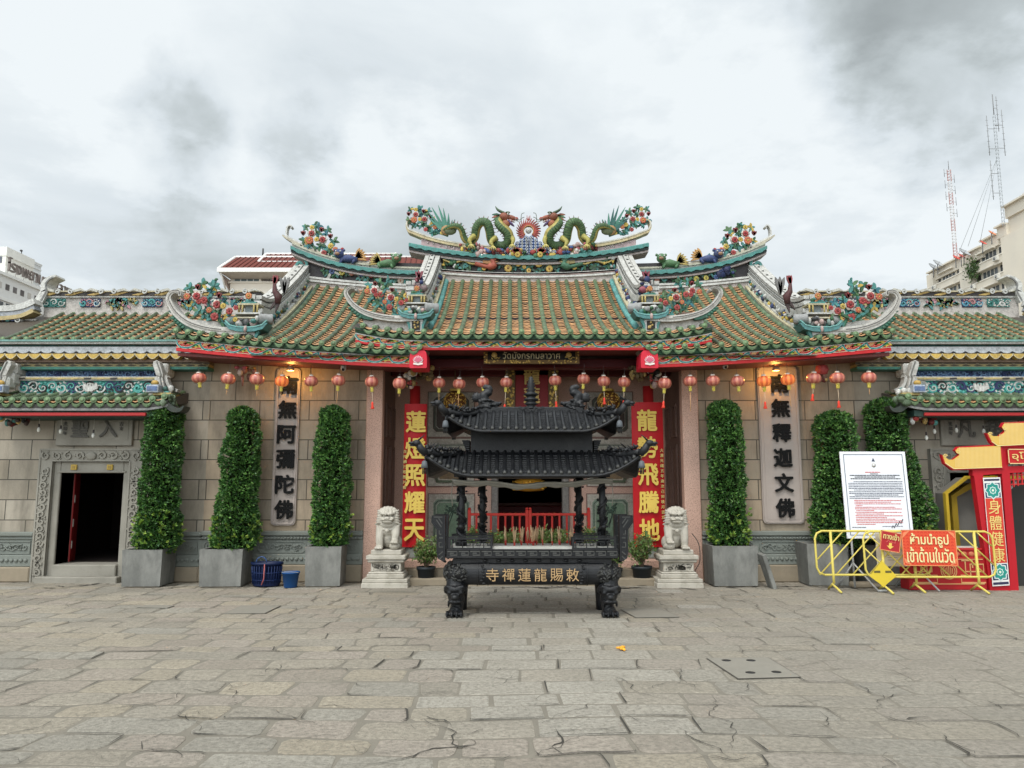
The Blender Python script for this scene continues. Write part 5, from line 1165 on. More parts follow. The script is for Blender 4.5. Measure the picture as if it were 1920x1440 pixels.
# ---------------------------------------------------------------- lanterns
LANT = mat('lantern_silk', attr=True, rough=.28, var=.10, vscale=18, spec=.6)
LANTL = mat('lit_lantern_silk', attr=True, rough=.35, var=.10, vscale=18, emit=.42)
def make_lantern(r, kind, lit, squash, tas):
    """origin at the globe's centre; kind 0 bare tag, 1 thin string, 2 red tassel"""
    o = thing('red_lantern', '', 'lantern')
    g = MB(); red, line = ((.56, .20, .13), (.40, .10, .075)) if not lit else ((.72, .20, .05), (.5, .1, .03))
    n = 32; prof = [(lerp(-1, 1, j / 12)) for j in range(13)]; vs = []; fs = []
    for a in prof:
        rr = r * (max(0.0, 1 - abs(a) ** 2.3) ** .5 * .76 + .24)
        for i in range(n): an = 2 * pi * i / n; k = 1 - .035 * (1 if i % 4 == 0 else 0); vs.append((rr * cos(an) * k, rr * sin(an) * k, a * r * .78 * squash))
    of = len(g.v); g.add(vs, [])
    for j in range(12):
        for i in range(n):
            g.f.append([of + j * n + i, of + j * n + (i + 1) % n, of + j * n + n + (i + 1) % n, of + j * n + n + i]); g.sm.append(True)
            g.c.append(vary(line if i % 4 == 0 or i % 4 == 3 else red, .08))
    part('globe', g, LANTL if lit else LANT, o)
    c = MB(); z = r * .78 * squash; c.lathe([(r * .26, z - .012), (r * .32, z), (r * .32, z + .022), (r * .2, z + .024)], n=14, col=(.60, .55, .48)); c.lathe([(r * .24, -z - .02), (r * .28, -z - .018), (r * .28, -z + .008), (r * .2, -z + .01)], n=14, col=(.56, .48, .14)); part('cap', c, ENAMEL, o)
    w = MB(); w.tube([(0, 0, z + .02), (.006, 0, z + .10), (0, 0, z + .19)], .003, 5, (.08, .07, .07)); w.tube([(-r * .2, 0, z + .02), (0, 0, z + .07), (r * .2, 0, z + .02)], .003, 5, (.2, .18, .15)); part('hook_wire', w, ENAMEL, o)
    t = MB(); t.lathe([(r * .2, -z - .085), (r * .22, -z - .08), (r * .22, -z - .02), (r * .2, -z - .018)], n=12, col=(.62, .54, .10), caps=False); t.box(-.018, .018, -r * .225, -r * .22, -z - .075, -z - .03, (.50, .40, .06)); part('yellow_tag', t, ENAMEL, o)
    if kind:
        s = MB(); zb = -z - .08; s.tube([(0, 0, zb), (.003, 0, zb - tas * .5), (0, 0, zb - tas)], .005, 5, (.60, .34, .16) if kind == 1 else (.62, .5, .36))
        if kind == 2: s.lathe([(.008, zb - tas + .02), (.018, zb - tas), (.022, zb - tas - .02), (.016, zb - tas - .035), (.034, zb - tas - .10), (.03, zb - tas - .105)], n=12, col=(.72, .06, .035))
        part('tassel', s, ENAMEL, o)
    return o
LP = [ # u, v, r, kind, lit, squash, tassel, label
 (373.5, 709, 13.6, 0, 0, .86, 0, 'tilted red lantern at the left end of the row, nearest the left wing'),
 (428, 710.5, 13.6, 1, 0, .98, .10, 'second red lantern from the left end of the row, left of the carved flower bracket'),
 (482, 711, 13.8, 1, 0, 1, .12, 'red lantern just right of the carved bracket under the left eave'),
 (528.5, 715, 13, 1, 1, 1, .10, 'glowing orange lantern in front of the left stone plaque'),
 (583.5, 715, 12.8, 1, 0, 1, .08, 'red lantern just right of the left stone plaque'),
 (634.6, 713.5, 13, 1, 0, 1.02, .22, 'red lantern under the small camera of the left eave'),
 (697, 716, 13, 2, 0, 1, .20, 'red lantern with a tassel before the left pink granite pier'),
 (749, 719, 13, 1, 0, 1.05, .06, 'pale red lantern between the left granite pier and the left red column'),
 (823.4, 718, 12.2, 1, 0, 1, .30, 'red lantern right of the left red column, with a long string'),
 (861, 720, 12.4, 1, 0, 1, .26, 'red lantern hanging in front of the left golden palace lantern'),
 (905, 717, 12.4, 0, 0, 1, 0, 'red lantern without a string above the left dragon of the burner roof'),
 (949, 717, 12, 2, 0, 1, .24, 'red lantern just left of the tall upright board in the porch'),
 (1040.6, 713.5, 12.4, 2, 0, 1, .22, 'red lantern with a red tassel just right of the upright board in the porch'),
 (1094, 711, 12.4, 1, 0, 1, .16, 'red lantern with a bare string above the right dragon of the burner roof'),
 (1132, 715, 12.6, 2, 0, 1, .14, 'red tasselled lantern hanging in front of the right golden palace lantern'),
 (1170, 716.6, 12.2, 2, 0, 1, .18, 'red tasselled lantern left of the right red column'),
 (1246, 718.5, 13.2, 2, 0, 1.03, .16, 'pale red tasselled lantern between the right red column and right granite pier'),
 (1294, 715, 13.2, 1, 0, .95, .36, 'red lantern with a long crooked string before the right granite pier'),
 (1336.7, 714, 13.2, 1, 0, 1, .03, 'first red lantern right of the right granite pier, above the clipped tree'),
 (1383, 715, 13.2, 1, 0, 1, .04, 'red lantern between the right clipped tree and the right stone plaque'),
 (1432.5, 715, 13.4, 2, 1, 1, .20, 'glowing tasselled lantern at the left edge of the right stone plaque'),
 (1477.5, 711.8, 13.4, 1, 1, 1, .30, 'glowing orange lantern at the right edge of the right stone plaque'),
 (1525.7, 709.5, 14, 2, 0, .95, .12, 'tasselled brown-red lantern beside the small red carved bud of the right eave'),
 (1570, 709, 14, 2, 0, .98, .24, 'tasselled brown-red lantern just right of the red carved bud of the right eave'),
 (1629, 708.4, 14, 1, 0, .95, .12, 'brown-red lantern at the right end of the row, nearest the right wing')]
for u, v, r, kind, lit, sq, tas, lab in LP:
    y = 13.3 if not 800 < u < 1180 else 13.55
    o = make_lantern(r / FOC * y * .985, kind, lit, sq, tas); o.location = P(u, v, y); o.rotation_euler = (R.uniform(-.09, .09), R.uniform(-.10, .10) + (-.12 if u < 400 else 0), R.uniform(0, .2)); o['label'] = lab; o['group'] = 'red lanterns hung along the eaves'
def palace_lantern(u, lab):
    c = P(u, 752, 14.9); o = thing('palace_lantern', lab, 'lantern', c, 'golden palace lanterns in the porch')
    g = MB(); r = .215
    g.lathe([(r * max(.32, (1 - a * a) ** .5), a * .20) for a in frange(-.95, .95, 13)], tuple(c), 24, (.12, .05, .015)); b = part('globe', g, ENAMEL, o)
    f = MB()
    for k in range(260):
        a, z = R.uniform(0, 6.3), R.uniform(-.72, .72); q = r * (1 - z * z) ** .5 + .004; f.ell((c.x + q * cos(a), c.y + q * sin(a), c.z + z * .20), (.02, .006, .011), vary((.62, .38, .08), .4), 5, 3, RZ(a + pi / 2) @ RY(R.uniform(0, 3)))
    part('gilt_filigree', f, ENAMEL, o)
    q = MB((.5, .33, .08)); q.lathe([(.10, .19), (.12, .21), (.09, .24), (.02, .25)], tuple(c), 14); q.lathe([(.03, -.26), (.09, -.235), (.11, -.20), (.09, -.185)], tuple(c), 14); q.tube([c + Vector((0, 0, .24)), c + Vector((0, 0, .9))], .008, 6, (.1, .07, .03)); part('gilt_cap', q, ENAMEL, o)
palace_lantern(853, 'large golden filigree lantern hanging in the porch left of the burner roof'); palace_lantern(1141, 'large golden filigree lantern hanging in the porch right of the burner roof')

# ---------------------------------------------------------------- incense burner
SCALE = mat('rubbed_iron', (.04, .04, .037), rough=.42, var=.5, vscale=20)
def build_burner():
    bx = X(997.5, 10.6, 1000); by = 10.75
    o = thing('incense_burner', 'large black cast iron incense burner with a two tiered pagoda roof before the porch', 'incense burner', (bx, by, 0))
    F0 = 10.42; hw = 1.14; dep = .62
    def zz(v, y=F0): return Z(v, y)
    # barrel body with scaly shoulders
    q = MB(); z0, z1 = zz(1098), zz(1056); zc, hz = (z0 + z1) / 2, (z1 - z0) / 2
    def sec(k=1.0): return [(by - (by - F0) * (.80 + .20 * cos(a)) * k if False else by - (.25 + .09 * max(0, cos(a))) * k * 1.0 if cos(a) > 0 else by + (.25 + .09 * -cos(a)) * k, zc + hz * sin(a) * k) for a in frange(-pi / 2, 3 * pi / 2, 25)[:-1]]
    q.xsweep(frange(bx - .95, bx + .95, 5), sec())
    for x in (-.66, .66):
        for d in (-.07, .07): q.xsweep([bx + x + d - .008, bx + x + d + .008], sec(1.05))
        q.xsweep([bx + x - .05, bx + x + .05], sec(1.02))
        for k in range(7): q.ell((bx + x + R.uniform(-.02, .02), F0 - .02, lerp(z0 + .03, z1 - .03, k / 6)), (.025, .012, .012))
    part('barrel', q, IRON, o)
    for s in (-1, 1):
        q = MB(); sc = MB(); cx = bx + s * .985
        q.ell((cx, by, zc), (.215, .40, hz * 1.16), None, 20, 12)
        for k in range(240):
            th, ph = R.uniform(pi, 2 * pi), R.uniform(-1.2, 1.2); p = Vector((cx + .215 * cos(ph) * cos(th), by + .40 * cos(ph) * sin(th), zc + hz * 1.16 * sin(ph)))
            sc.ell(p, (.030, .018, .012), None, 6, 3, RZ(th + pi / 2) @ RY(R.choice((-.7, .7)) + R.uniform(-.2, .2)))
        part('scales', sc, SCALE, part('scaly_shoulder', q, IRON, o))
    g = MB()
    for i, c in enumerate('寺禪蓮龍賜敕'): text(g, c, .19, T(bx - .53 + .212 * i, F0 - .022, zc - .005), (.42, .275, .135), .02, .012, squash=(.165, .165))
    part('gilded_characters', g, ENAMEL, o)
    # neck and fret band
    q = MB(); q.box(bx - 1.06, bx + 1.06, by - .26, by + .26, z1 - .02, zz(1046)); za, zb = zz(1047), zz(1030)
    for i in range(8): q.ell((bx - .63 + .18 * i, by - .27, zz(1052)), (.035, .02, .022), None, 8, 4)
    q.bbox(bx - hw, bx + hw, F0 - .01, by + .33, za, za + .03, .008); q.bbox(bx - hw, bx + hw, F0 + .01, by + .31, za + .03, zb - .02, .004); q.bbox(bx - hw, bx + hw, F0 - .01, by + .33, zb - .02, zb, .006)
    fq = MB(); n = 15; st = 2 * hw / n; h = zb - za - .05
    for i in range(n):
        x0 = bx - hw + st * i; zl = za + .03
        pts = [(x0 + st * a, zl + h * b) for a, b in ((.06, .88), (.90, .88), (.90, .18), (.30, .18), (.30, .55), (.62, .55))]
        fq.ribbon(pts, .015, F0 - .006, F0 + .012)
    fb = part('fret_band', q, IRON, o); part('fret_lines', fq, IRONW, fb)
    q = MB((.55, .53, .48)); zt = zb; q.box(bx - hw + .04, bx + hw - .04, F0 + .05, by + .28, zt - .02, zt + .035); part('ash_bed', q, mat('incense_ash', (.52, .50, .45), rough=.95, var=.15, vscale=12, bump=.5, bscale=30), o)
    # low fretwork railings at both ends
    for s in (-1, 1):
        q = MB(); x0, x1 = sorted((bx + s * .53, bx + s * 1.12)); zr0, zr1 = zb, zz(1009)
        for yy in (F0 + .005, by + .30):
            q.box(x0, x1, yy, yy + .025, zr1 - .02, zr1 + .01); q.box(x0, x1, yy, yy + .025, zr0, zr0 + .02); q.box(x0, x0 + .03, yy, yy + .025, zr0 + .02, zr1 - .02); q.box(x1 - .03, x1, yy, yy + .025, zr0 + .02, zr1 - .02)
            q.ribbon([(x0, zr1 + .012), (x0 + .12, zr1 + .025), (x1, zr1 + .025)], .012, yy, yy + .02)
            for i in range(4):
                a = x0 + .05 + .14 * i; hh = zr1 - zr0 - .04
                q.ribbon([(a + .0, zr0 + .02), (a, zr0 + .02 + hh * .75), (a + .10, zr0 + .02 + hh * .75), (a + .10, zr0 + .02 + hh * .3), (a + .05, zr0 + .02 + hh * .3), (a + .05, zr0 + .02 + hh * .55)], .014, yy + .002, yy + .022)
        xx = x0 if s > 0 else x1 - .025
        q.box(xx, xx + .025, F0 + .03, by + .30, zr0, zr1)
        part('fret_railing', q, IRON, o)
        # upright ears, one before and one behind
        for dy in (0, .52):
            q = MB(); e = bx + s * 1.155; pts = [(.0, -.02), (.10, .04), (.115, .12), (.115, .42), (.19, .52), (.19, .60), (.02, .605), (.02, .0)]
            z_ = zz(1052); poly = [(e + s * a, z_ + b * .98) for a, b in pts]; q.prism(poly, by - .30 + dy, by - .22 + dy)
            q.ribbon(poly + [poly[0]], .018, by - .312 + dy, by - .21 + dy)
            ear = part('upright_ear', q, IRON, o); q = MB()
            for pp in (((.04, .06), (.085, .02)), ((.04, .12), (.09, .08)), ((.04, .18), (.09, .18), (.09, .24), (.06, .24)), ((.04, .30), (.09, .30)), ((.06, .35), (.09, .35), (.09, .40)), ((.06, .44), (.13, .54)), ((.05, .49), (.10, .56)), ((.05, .575), (.16, .575))):
                q.ribbon([(e + s * a, z_ + b) for a, b in pp], .013, by - .314 + dy, by - .29 + dy)
            part('fret_lines', q, IRONW, ear)
    # legs with lion masks and clawed feet
    for s in (-1, 1):
        q = MB(); cx, cy = bx + s * 1.02, F0 + .08
        q.tube(spline([(cx, cy + .05, z0 + .06), (cx, cy, z0 - .12), (cx + s * -.03, cy + .02, .22), (cx - s * .02, cy - .01, .10), (cx, cy - .04, .05)], 5), [.15, .15, .15, .145, .14, .135, .13, .125, .12, .115, .11, .105, .10, .098, .096, .095, .095, .10, .105, .105, .10], 12)
        q.ell((cx, cy - .10, z0 - .045), (.16, .08, .05)); q.ell((cx, cy - .15, z0 - .14), (.065, .07, .045)); q.ell((cx, cy - .13, z0 - .20), (.12, .07, .035))
        for d in (-1, 1): q.ell((cx + d * .085, cy - .125, z0 - .085), (.045, .045, .032)); q.ell((cx + d * .15, cy - .02, z0 - .06), (.04, .06, .055)); q.ell((cx + d * .10, cy - .10, z0 - .23), (.02, .03, .05)); q.tube([(cx + d * .03, cy - .14, z0 - .02), (cx + d * .12, cy - .14, z0 - .005), (cx + d * .17, cy - .08, z0 - .04)], .022, 6)
        for k in range(9): q.ell((cx + R.uniform(-.15, .15), cy - .08 + R.uniform(-.02, .02), z0 + R.uniform(-.03, .01)), (.04, .03, .018))
        for k in range(4): a = lerp(-.115, .10, k / 3); q.ell((cx + a, cy - .13, .045), (.032, .075, .042)); q.ell((cx + a, cy - .20, .028), (.018, .03, .022))
        q.ell((cx, cy - .02, .05), (.13, .13, .05))
        q = MB().merge(q, T(cx, 0, 0) @ Matrix.Diagonal((.86, 1, 1, 1)) @ T(-cx, 0, 0)); part('lion_foot_leg', fuse(q, .013, 'leg', o.location, 1), IRON, o)
        q = MB(); cy = by + .28; cx = bx + s * 1.02
        q.tube([(cx, cy, z0 + .1), (cx - s * .01, cy, z0 - .15), (cx - s * .03, cy + .02, .12), (cx, cy + .02, .0)], [.15, .12, .09, .12], 12); q.ell((cx, cy + .06, .05), (.12, .12, .05)); part('rear_leg', q, IRON, o)
    # four dragon columns
    zr = zz(1022); zt = zz(893)
    for s in (-1, 1):
        for yy, xx in ((F0 + .14, .955), (by + .56, .70)):
            q = MB(); cx = bx + s * xx
            q.lathe([(.045, zr - .05), (.045, zt + .1)], (cx, yy, 0), 14); q.lathe([(.08, zr - .02), (.08, zr + .03), (.06, zr + .06)], (cx, yy, 0), 14)
            N = 60; q.tube([(cx + .05 * cos(i * .33 * s), yy + .05 * sin(i * .33 * s), lerp(zr + .05, zt, i / N)) for i in range(N + 1)], [.010 + .018 * (1 - i / N * .5) for i in range(N + 1)], 6)
            for k in range(70): a = R.uniform(0, 6.3); q.ell((cx + .062 * cos(a), yy + .062 * sin(a), lerp(zr + .04, zt, R.random() ** 1.3)), (.02, .02, .014), None, 5, 3, RY(R.uniform(-1, 1)))
            q.ell((cx, yy - .11, zr + .24), (.045, .06, .04), None, 8, 5)
            part('dragon_column', q, IRON, o)
    q = MB(); zl = zt + .02
    q.box(bx - 1.06, bx + 1.06, F0 + .08, F0 + .2, zl - .03, zl + .1); q.box(bx - 1.06, bx + 1.06, by + .5, by + .62, zl - .03, zl + .1)
    for s in (-1, 1): q.box(*sorted((bx + s * .90, bx + s * 1.03)), F0 + .21, by + .5, zl - .03, zl + .1)
    part('lintel', q, IRON, o)
    # tiled roofs
    def roof(name, ze, zt_, ex, ey_, tx, ty, cy, lift, nr):
        q = MB(); wn = MB()
        def S(u, t, side):   # u along the eave -1..1
            lf = lift * max(0, (abs(u) - .58) / .42) ** 1.8 * (1 - t) ** 1.3
            z = lerp(ze, zt_, t * .55 + .45 * t * t) + lf
            if side == 0: return Vector((bx + u * lerp(ex, tx, t), cy - lerp(ey_, ty, t) - .04 * abs(u) ** 6 * (1 - t), z))
            if side == 1: return Vector((bx + u * lerp(ex, tx, t), cy + lerp(ey_, ty, t), z))
            return Vector((bx + (1 if side == 2 else -1) * lerp(ex, tx, t), cy + u * lerp(ey_, ty, t), z))
        for side in range(4):
            us = frange(-1, 1, 41 if side < 2 else 17); ts = frange(0, 1, 12); vs = [S(u, t, side) for u in us for t in ts]; fs = []
            for i in range(len(us) - 1):
                for j in range(11):
                    f = (i * 12 + j, i * 12 + 12 + j, i * 12 + 13 + j, i * 12 + j + 1); fs.append(f if side in (0, 2) else f[::-1])
            q.add(vs, fs); q.add([p + Vector((0, 0, -.05)) for p in vs], fs)
            W_ = ex if side < 2 else ey_; wt = tx if side < 2 else ty; n = nr if side < 2 else max(5, int(nr * ey_ / ex))
            for i in range(n):
                x = lerp(-1, 1, (i + .5) / n) * .985; tm = 1.0 if abs(x) * W_ <= wt else max(.06, (1 - abs(x)) * W_ / (W_ - wt))
                # stay on the same x while going up the slope
                pth = []
                for t in frange(0, tm, 8):
                    u = x * W_ / lerp(W_, wt, t); u = max(-1, min(1, u)); pth.append(S(u, t, side) + Vector((0, 0, .012)))
                if len(pth) > 1:
                    q.tube(pth, .024, 7); d = (pth[0] - pth[1]).normalized()
                    q.tube([pth[0] - d * .005, pth[0] + d * .012], .034, 10); wn.tube([pth[0] + d * .0121, pth[0] + d * .016], .024, 9) 
                # pan steps between the ribs
                if side == 0 and i < n - 1:
                    x2 = lerp(-1, 1, (i + 1) / n)
                    for k in range(11):
                        t = (k + .5) / 11 * min(tm, 1)
                        if t > tm - .06: break
                        u = max(-1, min(1, x2 * W_ / lerp(W_, wt, t))); p = S(u, t, side); q.box(p.x - ex / n * .62, p.x + ex / n * .62, p.y - .008, p.y + .03, p.z - .004, p.z + .010)
                    u = x2; p = S(u, 0, side) + Vector((0, -.012, -.02)); w = ex / n * .8; q.prism([(p.x - w, p.z + .02), (p.x + w, p.z + .02), (p.x, p.z - .028)], p.y, p.y + .012)
            us2 = frange(-1, 1, 31); ed = [S(u, 0, side) + Vector((0, 0, -.03)) for u in us2]
            q.tube(ed, .022, 6)
        r_ = part(name, q, IRON, o); part('tile_ends', wn, IRONW, r_)
        # corner dragons riding the hips
        for sx in (-1, 1):
            for sy in (-1, 1):
                k = MB(); hip = [S(sx, t, 0 if sy < 0 else 1) for t in frange(0, .92, 12)]
                k.tube([p + Vector((0, 0, .03)) for p in hip], [.045 - .015 * i / 12 for i in range(12)], 8)
                tip = hip[0]; d = Vector((sx * .8, sy * .35, .5)).normalized()
                k.tube([tip, tip + d * .08 + Vector((0, 0, .02)), tip + d * .14 + Vector((sx * -.01, 0, .06))], [.05, .05, .04], 8); h = tip + d * .15 + Vector((0, 0, .06))
                k.ell(h, (.06, .05, .045), None, 8, 6); k.ell(h + Vector((sx * .06, sy * .02, .0)), (.045, .035, .022), None, 7, 5); k.ell(h + Vector((sx * .05, sy * .02, -.03)), (.04, .03, .012), None, 6, 4)
                for j in range(4): k.tube([h + Vector((-sx * .02, 0, .03)), h + Vector((-sx * (.05 + .02 * j), R.uniform(-.03, .03), .07 + .015 * j))], [.014, .003], 5)
                for j in range(26):
                    p = hip[R.randrange(1, 10)]; k.ell(p + Vector((R.uniform(-.05, .05), R.uniform(-.05, .05), R.uniform(.04, .12))), (.035, .025, .022), None, 5, 3, RY(R.uniform(-1, 1)))
                for j in range(10):
                    p = hip[1 + j % 9]; k.tube([p + Vector((0, 0, .08)), p + Vector((R.uniform(-.04, .04) - sx * .04, 0, R.uniform(.13, .17)))], [.016, .003], 5)
                part('hip_dragon', k, IRON, r_)
                for j in range(3): pass
                b = MB((.10, .11, .12)); c = tip + Vector((sx * .02, sy * .0, -.16)); k2 = c
                b.tube([tip + Vector((sx * .02, 0, 0)), c + Vector((0, 0, .07))], .004, 5); b.lathe([(.012, .075), (.032, .06), (.04, .02), (.046, -.02), (.03, -.022)], tuple(c), 12, caps=False); b.lathe([(.035, -.0), (.001, .055)], tuple(c), 10)
                for j in range(3): b.tube([c + Vector((.02 * (j - 1), 0, -.02)), c + Vector((.02 * (j - 1), 0, -.10))], .009, 5, (.02, .02, .02))
                part('wind_bell', b, ENAMEL, r_)
        return S
    cy = by + .12
    ze, zt_ = Z(888, F0 - .28), Z(848, by - .2); roof('lower_roof', ze, zt_, 1.38, .88, .92, .34, cy, .25, 26)
    q = MB(); q.box(bx - .84, bx + .84, cy - .24, cy + .24, zt_ - .06, Z(805, by - .2))
    for i in range(6):
        for s in (-1, 1): q.box(*sorted((bx + s * .86, bx + s * (.90 + .012 * i))), cy - .25, cy + .25, zt_ + .03 * i, zt_ + .03 * i + .02)
    part('middle_box', q, IRON, o)
    ze2, zt2 = Z(806, F0 - .1), Z(773, by); roof('upper_roof', ze2, zt2, 1.13, .70, .70, .10, cy, .20, 21)
    q = MB(); zr0 = zt2 - .03; zr1 = Z(762, by); q.bbox(bx - .74, bx + .74, cy - .07, cy + .07, zr0, zr1, .012)
    q.ribbon([(bx - .17, zr1), (bx - .12, zr1 - .03), (bx - .06, zr1), (bx, zr0 + .02), (bx + .06, zr1), (bx + .12, zr1 - .03), (bx + .17, zr1)], .03, cy - .085, cy - .05); part('ridge_bar', q, IRON, o)
    q = MB(); H = Z(704, by) - zr1; P_ = [(.075, 0), (.085, .05), (.06, .08), (.06, .12), (.10, .16), (.075, .21), (.06, .23), (.10, .27), (.105, .31), (.06, .36), (.075, .40), (.115, .45), (.06, .52), (.05, .55), (.075, .60), (.045, .65), (.07, .70), (.045, .74), (.065, .79), (.035, .83), (.05, .88), (.03, .91), (.035, .96), (.01, 1.0)]
    q.lathe([(r, zr1 - .03 + z * (H + .03)) for r, z in P_], (bx, cy, 0), 20); part('gourd_finial', q, IRON, o)
    for s in (-1, 1):
        q = MB(); c = Vector((0, 0, 0)); c0_ = Vector((bx + s * .63, cy, zr1 + .035)); k = -s
        q.ell(c, (.16, .09, .10)); q.ell(c + Vector((k * .13, -.01, .01)), (.12, .07, .055)); q.ell(c + Vector((k * .14, -.01, -.07)), (.11, .06, .025)); q.ell(c + Vector((k * .24, 0, .03)), (.035, .05, .035))
        q.tube(spline([c + Vector((-k * .03, 0, .05)), c + Vector((-k * .05, 0, .17)), c + Vector((k * .03, 0, .22)), c + Vector((k * .05, 0, .28)), c + Vector((-k * .02, 0, .32)), c + Vector((-k * .05, 0, .28))], 5), [.085] * 6 + [.075] * 6 + [.06] * 6 + [.05] * 4 + [.045] * 3 + [.03], 9)
        for d in (-.06, .05): q.ell(c + Vector((k * .06, d - .04, .07)), (.03, .03, .025))
        q.ell(c + Vector((-k * .18, 0, .13)), (.09, .05, .09))
        for a in frange(-.8, 1.6, 6): q.tube([c + Vector((-k * .18, 0, .12)), c + Vector((-k * (.18 + .13 * cos(a)), R.uniform(-.03, .03), .12 + .13 * sin(a)))], [.02, .008], 5)
        for j in range(24): q.ell(c + Vector((R.uniform(-.17, .17), -.08 + R.uniform(-.02, .02), R.uniform(-.09, .08))), (.035, .022, .02))
        q = MB().merge(q, T(*c0_) @ Matrix.Scale(.80, 4)); part('ridge_dragon', fuse(q, .011, 'ridge_dragon', o.location, 1), IRON, o)
    # rolled plastic sheet tied under the eave
    q = MB((.22, .21, .18)); zs = Z(909, F0 - .1)
    pts = [Vector((bx + x, F0 + .02 + .015 * sin(x * 5), zs + .02 * abs(x) - .02 * cos(x * 2.8 + .3) + .012 * sin(x * 9))) for x in frange(-1.08, 1.08, 40)]
    q.tube(pts, [.038 + .010 * sin(i * 1.3) for i in range(40)], 9); q.tube([p + Vector((0, -.03, .025)) for p in pts], .018, 6, (.30, .29, .25))
    for x in (-1.07, 1.07): q.tube([(bx + x, F0 - .0, zs + .05), (bx + x * 1.01, F0 - .03, zs - .12), (bx + x, F0, zs - .28)], .006, 5, (.25, .24, .2))
    solo('rolled_sheet', q, ENAMEL, 'rolled grey plastic sheet tied along the underside of the burner\'s lower roof', 'plastic sheet')
    # incense sticks stuck in the ash
    IN = [(948, 0, 5), (964, -.1, 7), (978, .0, 9), (990, .05, 3), (1000, -.05, 10), (1006, .1, 9), (1018, 0, 5), (1036, -.03, 5), (1049, .02, 6), (1070, .05, 7), (995, .12, 4)]
    for i, (u, dy, n) in enumerate(IN):
        y = F0 + .25 + dy; x = X(u, y, 1010); zb_ = zb + .03; b = MB(); p = .0
        for k in range(n):
            a, t = R.uniform(0, 6.3), R.uniform(.02, .16); h = R.uniform(.17, .28); c0 = Vector((x + R.uniform(-.012, .012), y + R.uniform(-.012, .012), zb_)); d = Vector((cos(a) * sin(t), sin(a) * sin(t), cos(t)))
            b.tube([c0, c0 + d * h * .32], .0035, 4, (.42, .05, .04)); b.tube([c0 + d * h * .32, c0 + d * h], .0055, 4, vary((.46, .31, .18)))
        solo('incense_bundle', b, ENAMEL, ['leftmost bundle of incense sticks in the burner, five thin sticks', 'spread bundle of incense sticks, second from the left in the burner', 'widely fanned bundle of incense sticks left of the burner\'s middle', 'three incense sticks standing just left of the burner\'s middle', 'thick bundle of incense sticks at the middle of the burner', 'thick bundle of incense sticks just right of the burner\'s middle', 'small bundle of incense sticks, fifth from the right in the burner', 'bundle of incense sticks between the middle and the right railing of the burner', 'upright bundle of incense sticks near the right railing of the burner', 'bundle of incense sticks inside the right fret railing', 'few incense sticks at the back of the ash bed'][i], 'incense', 'bundles of incense sticks in the burner')
build_burner()
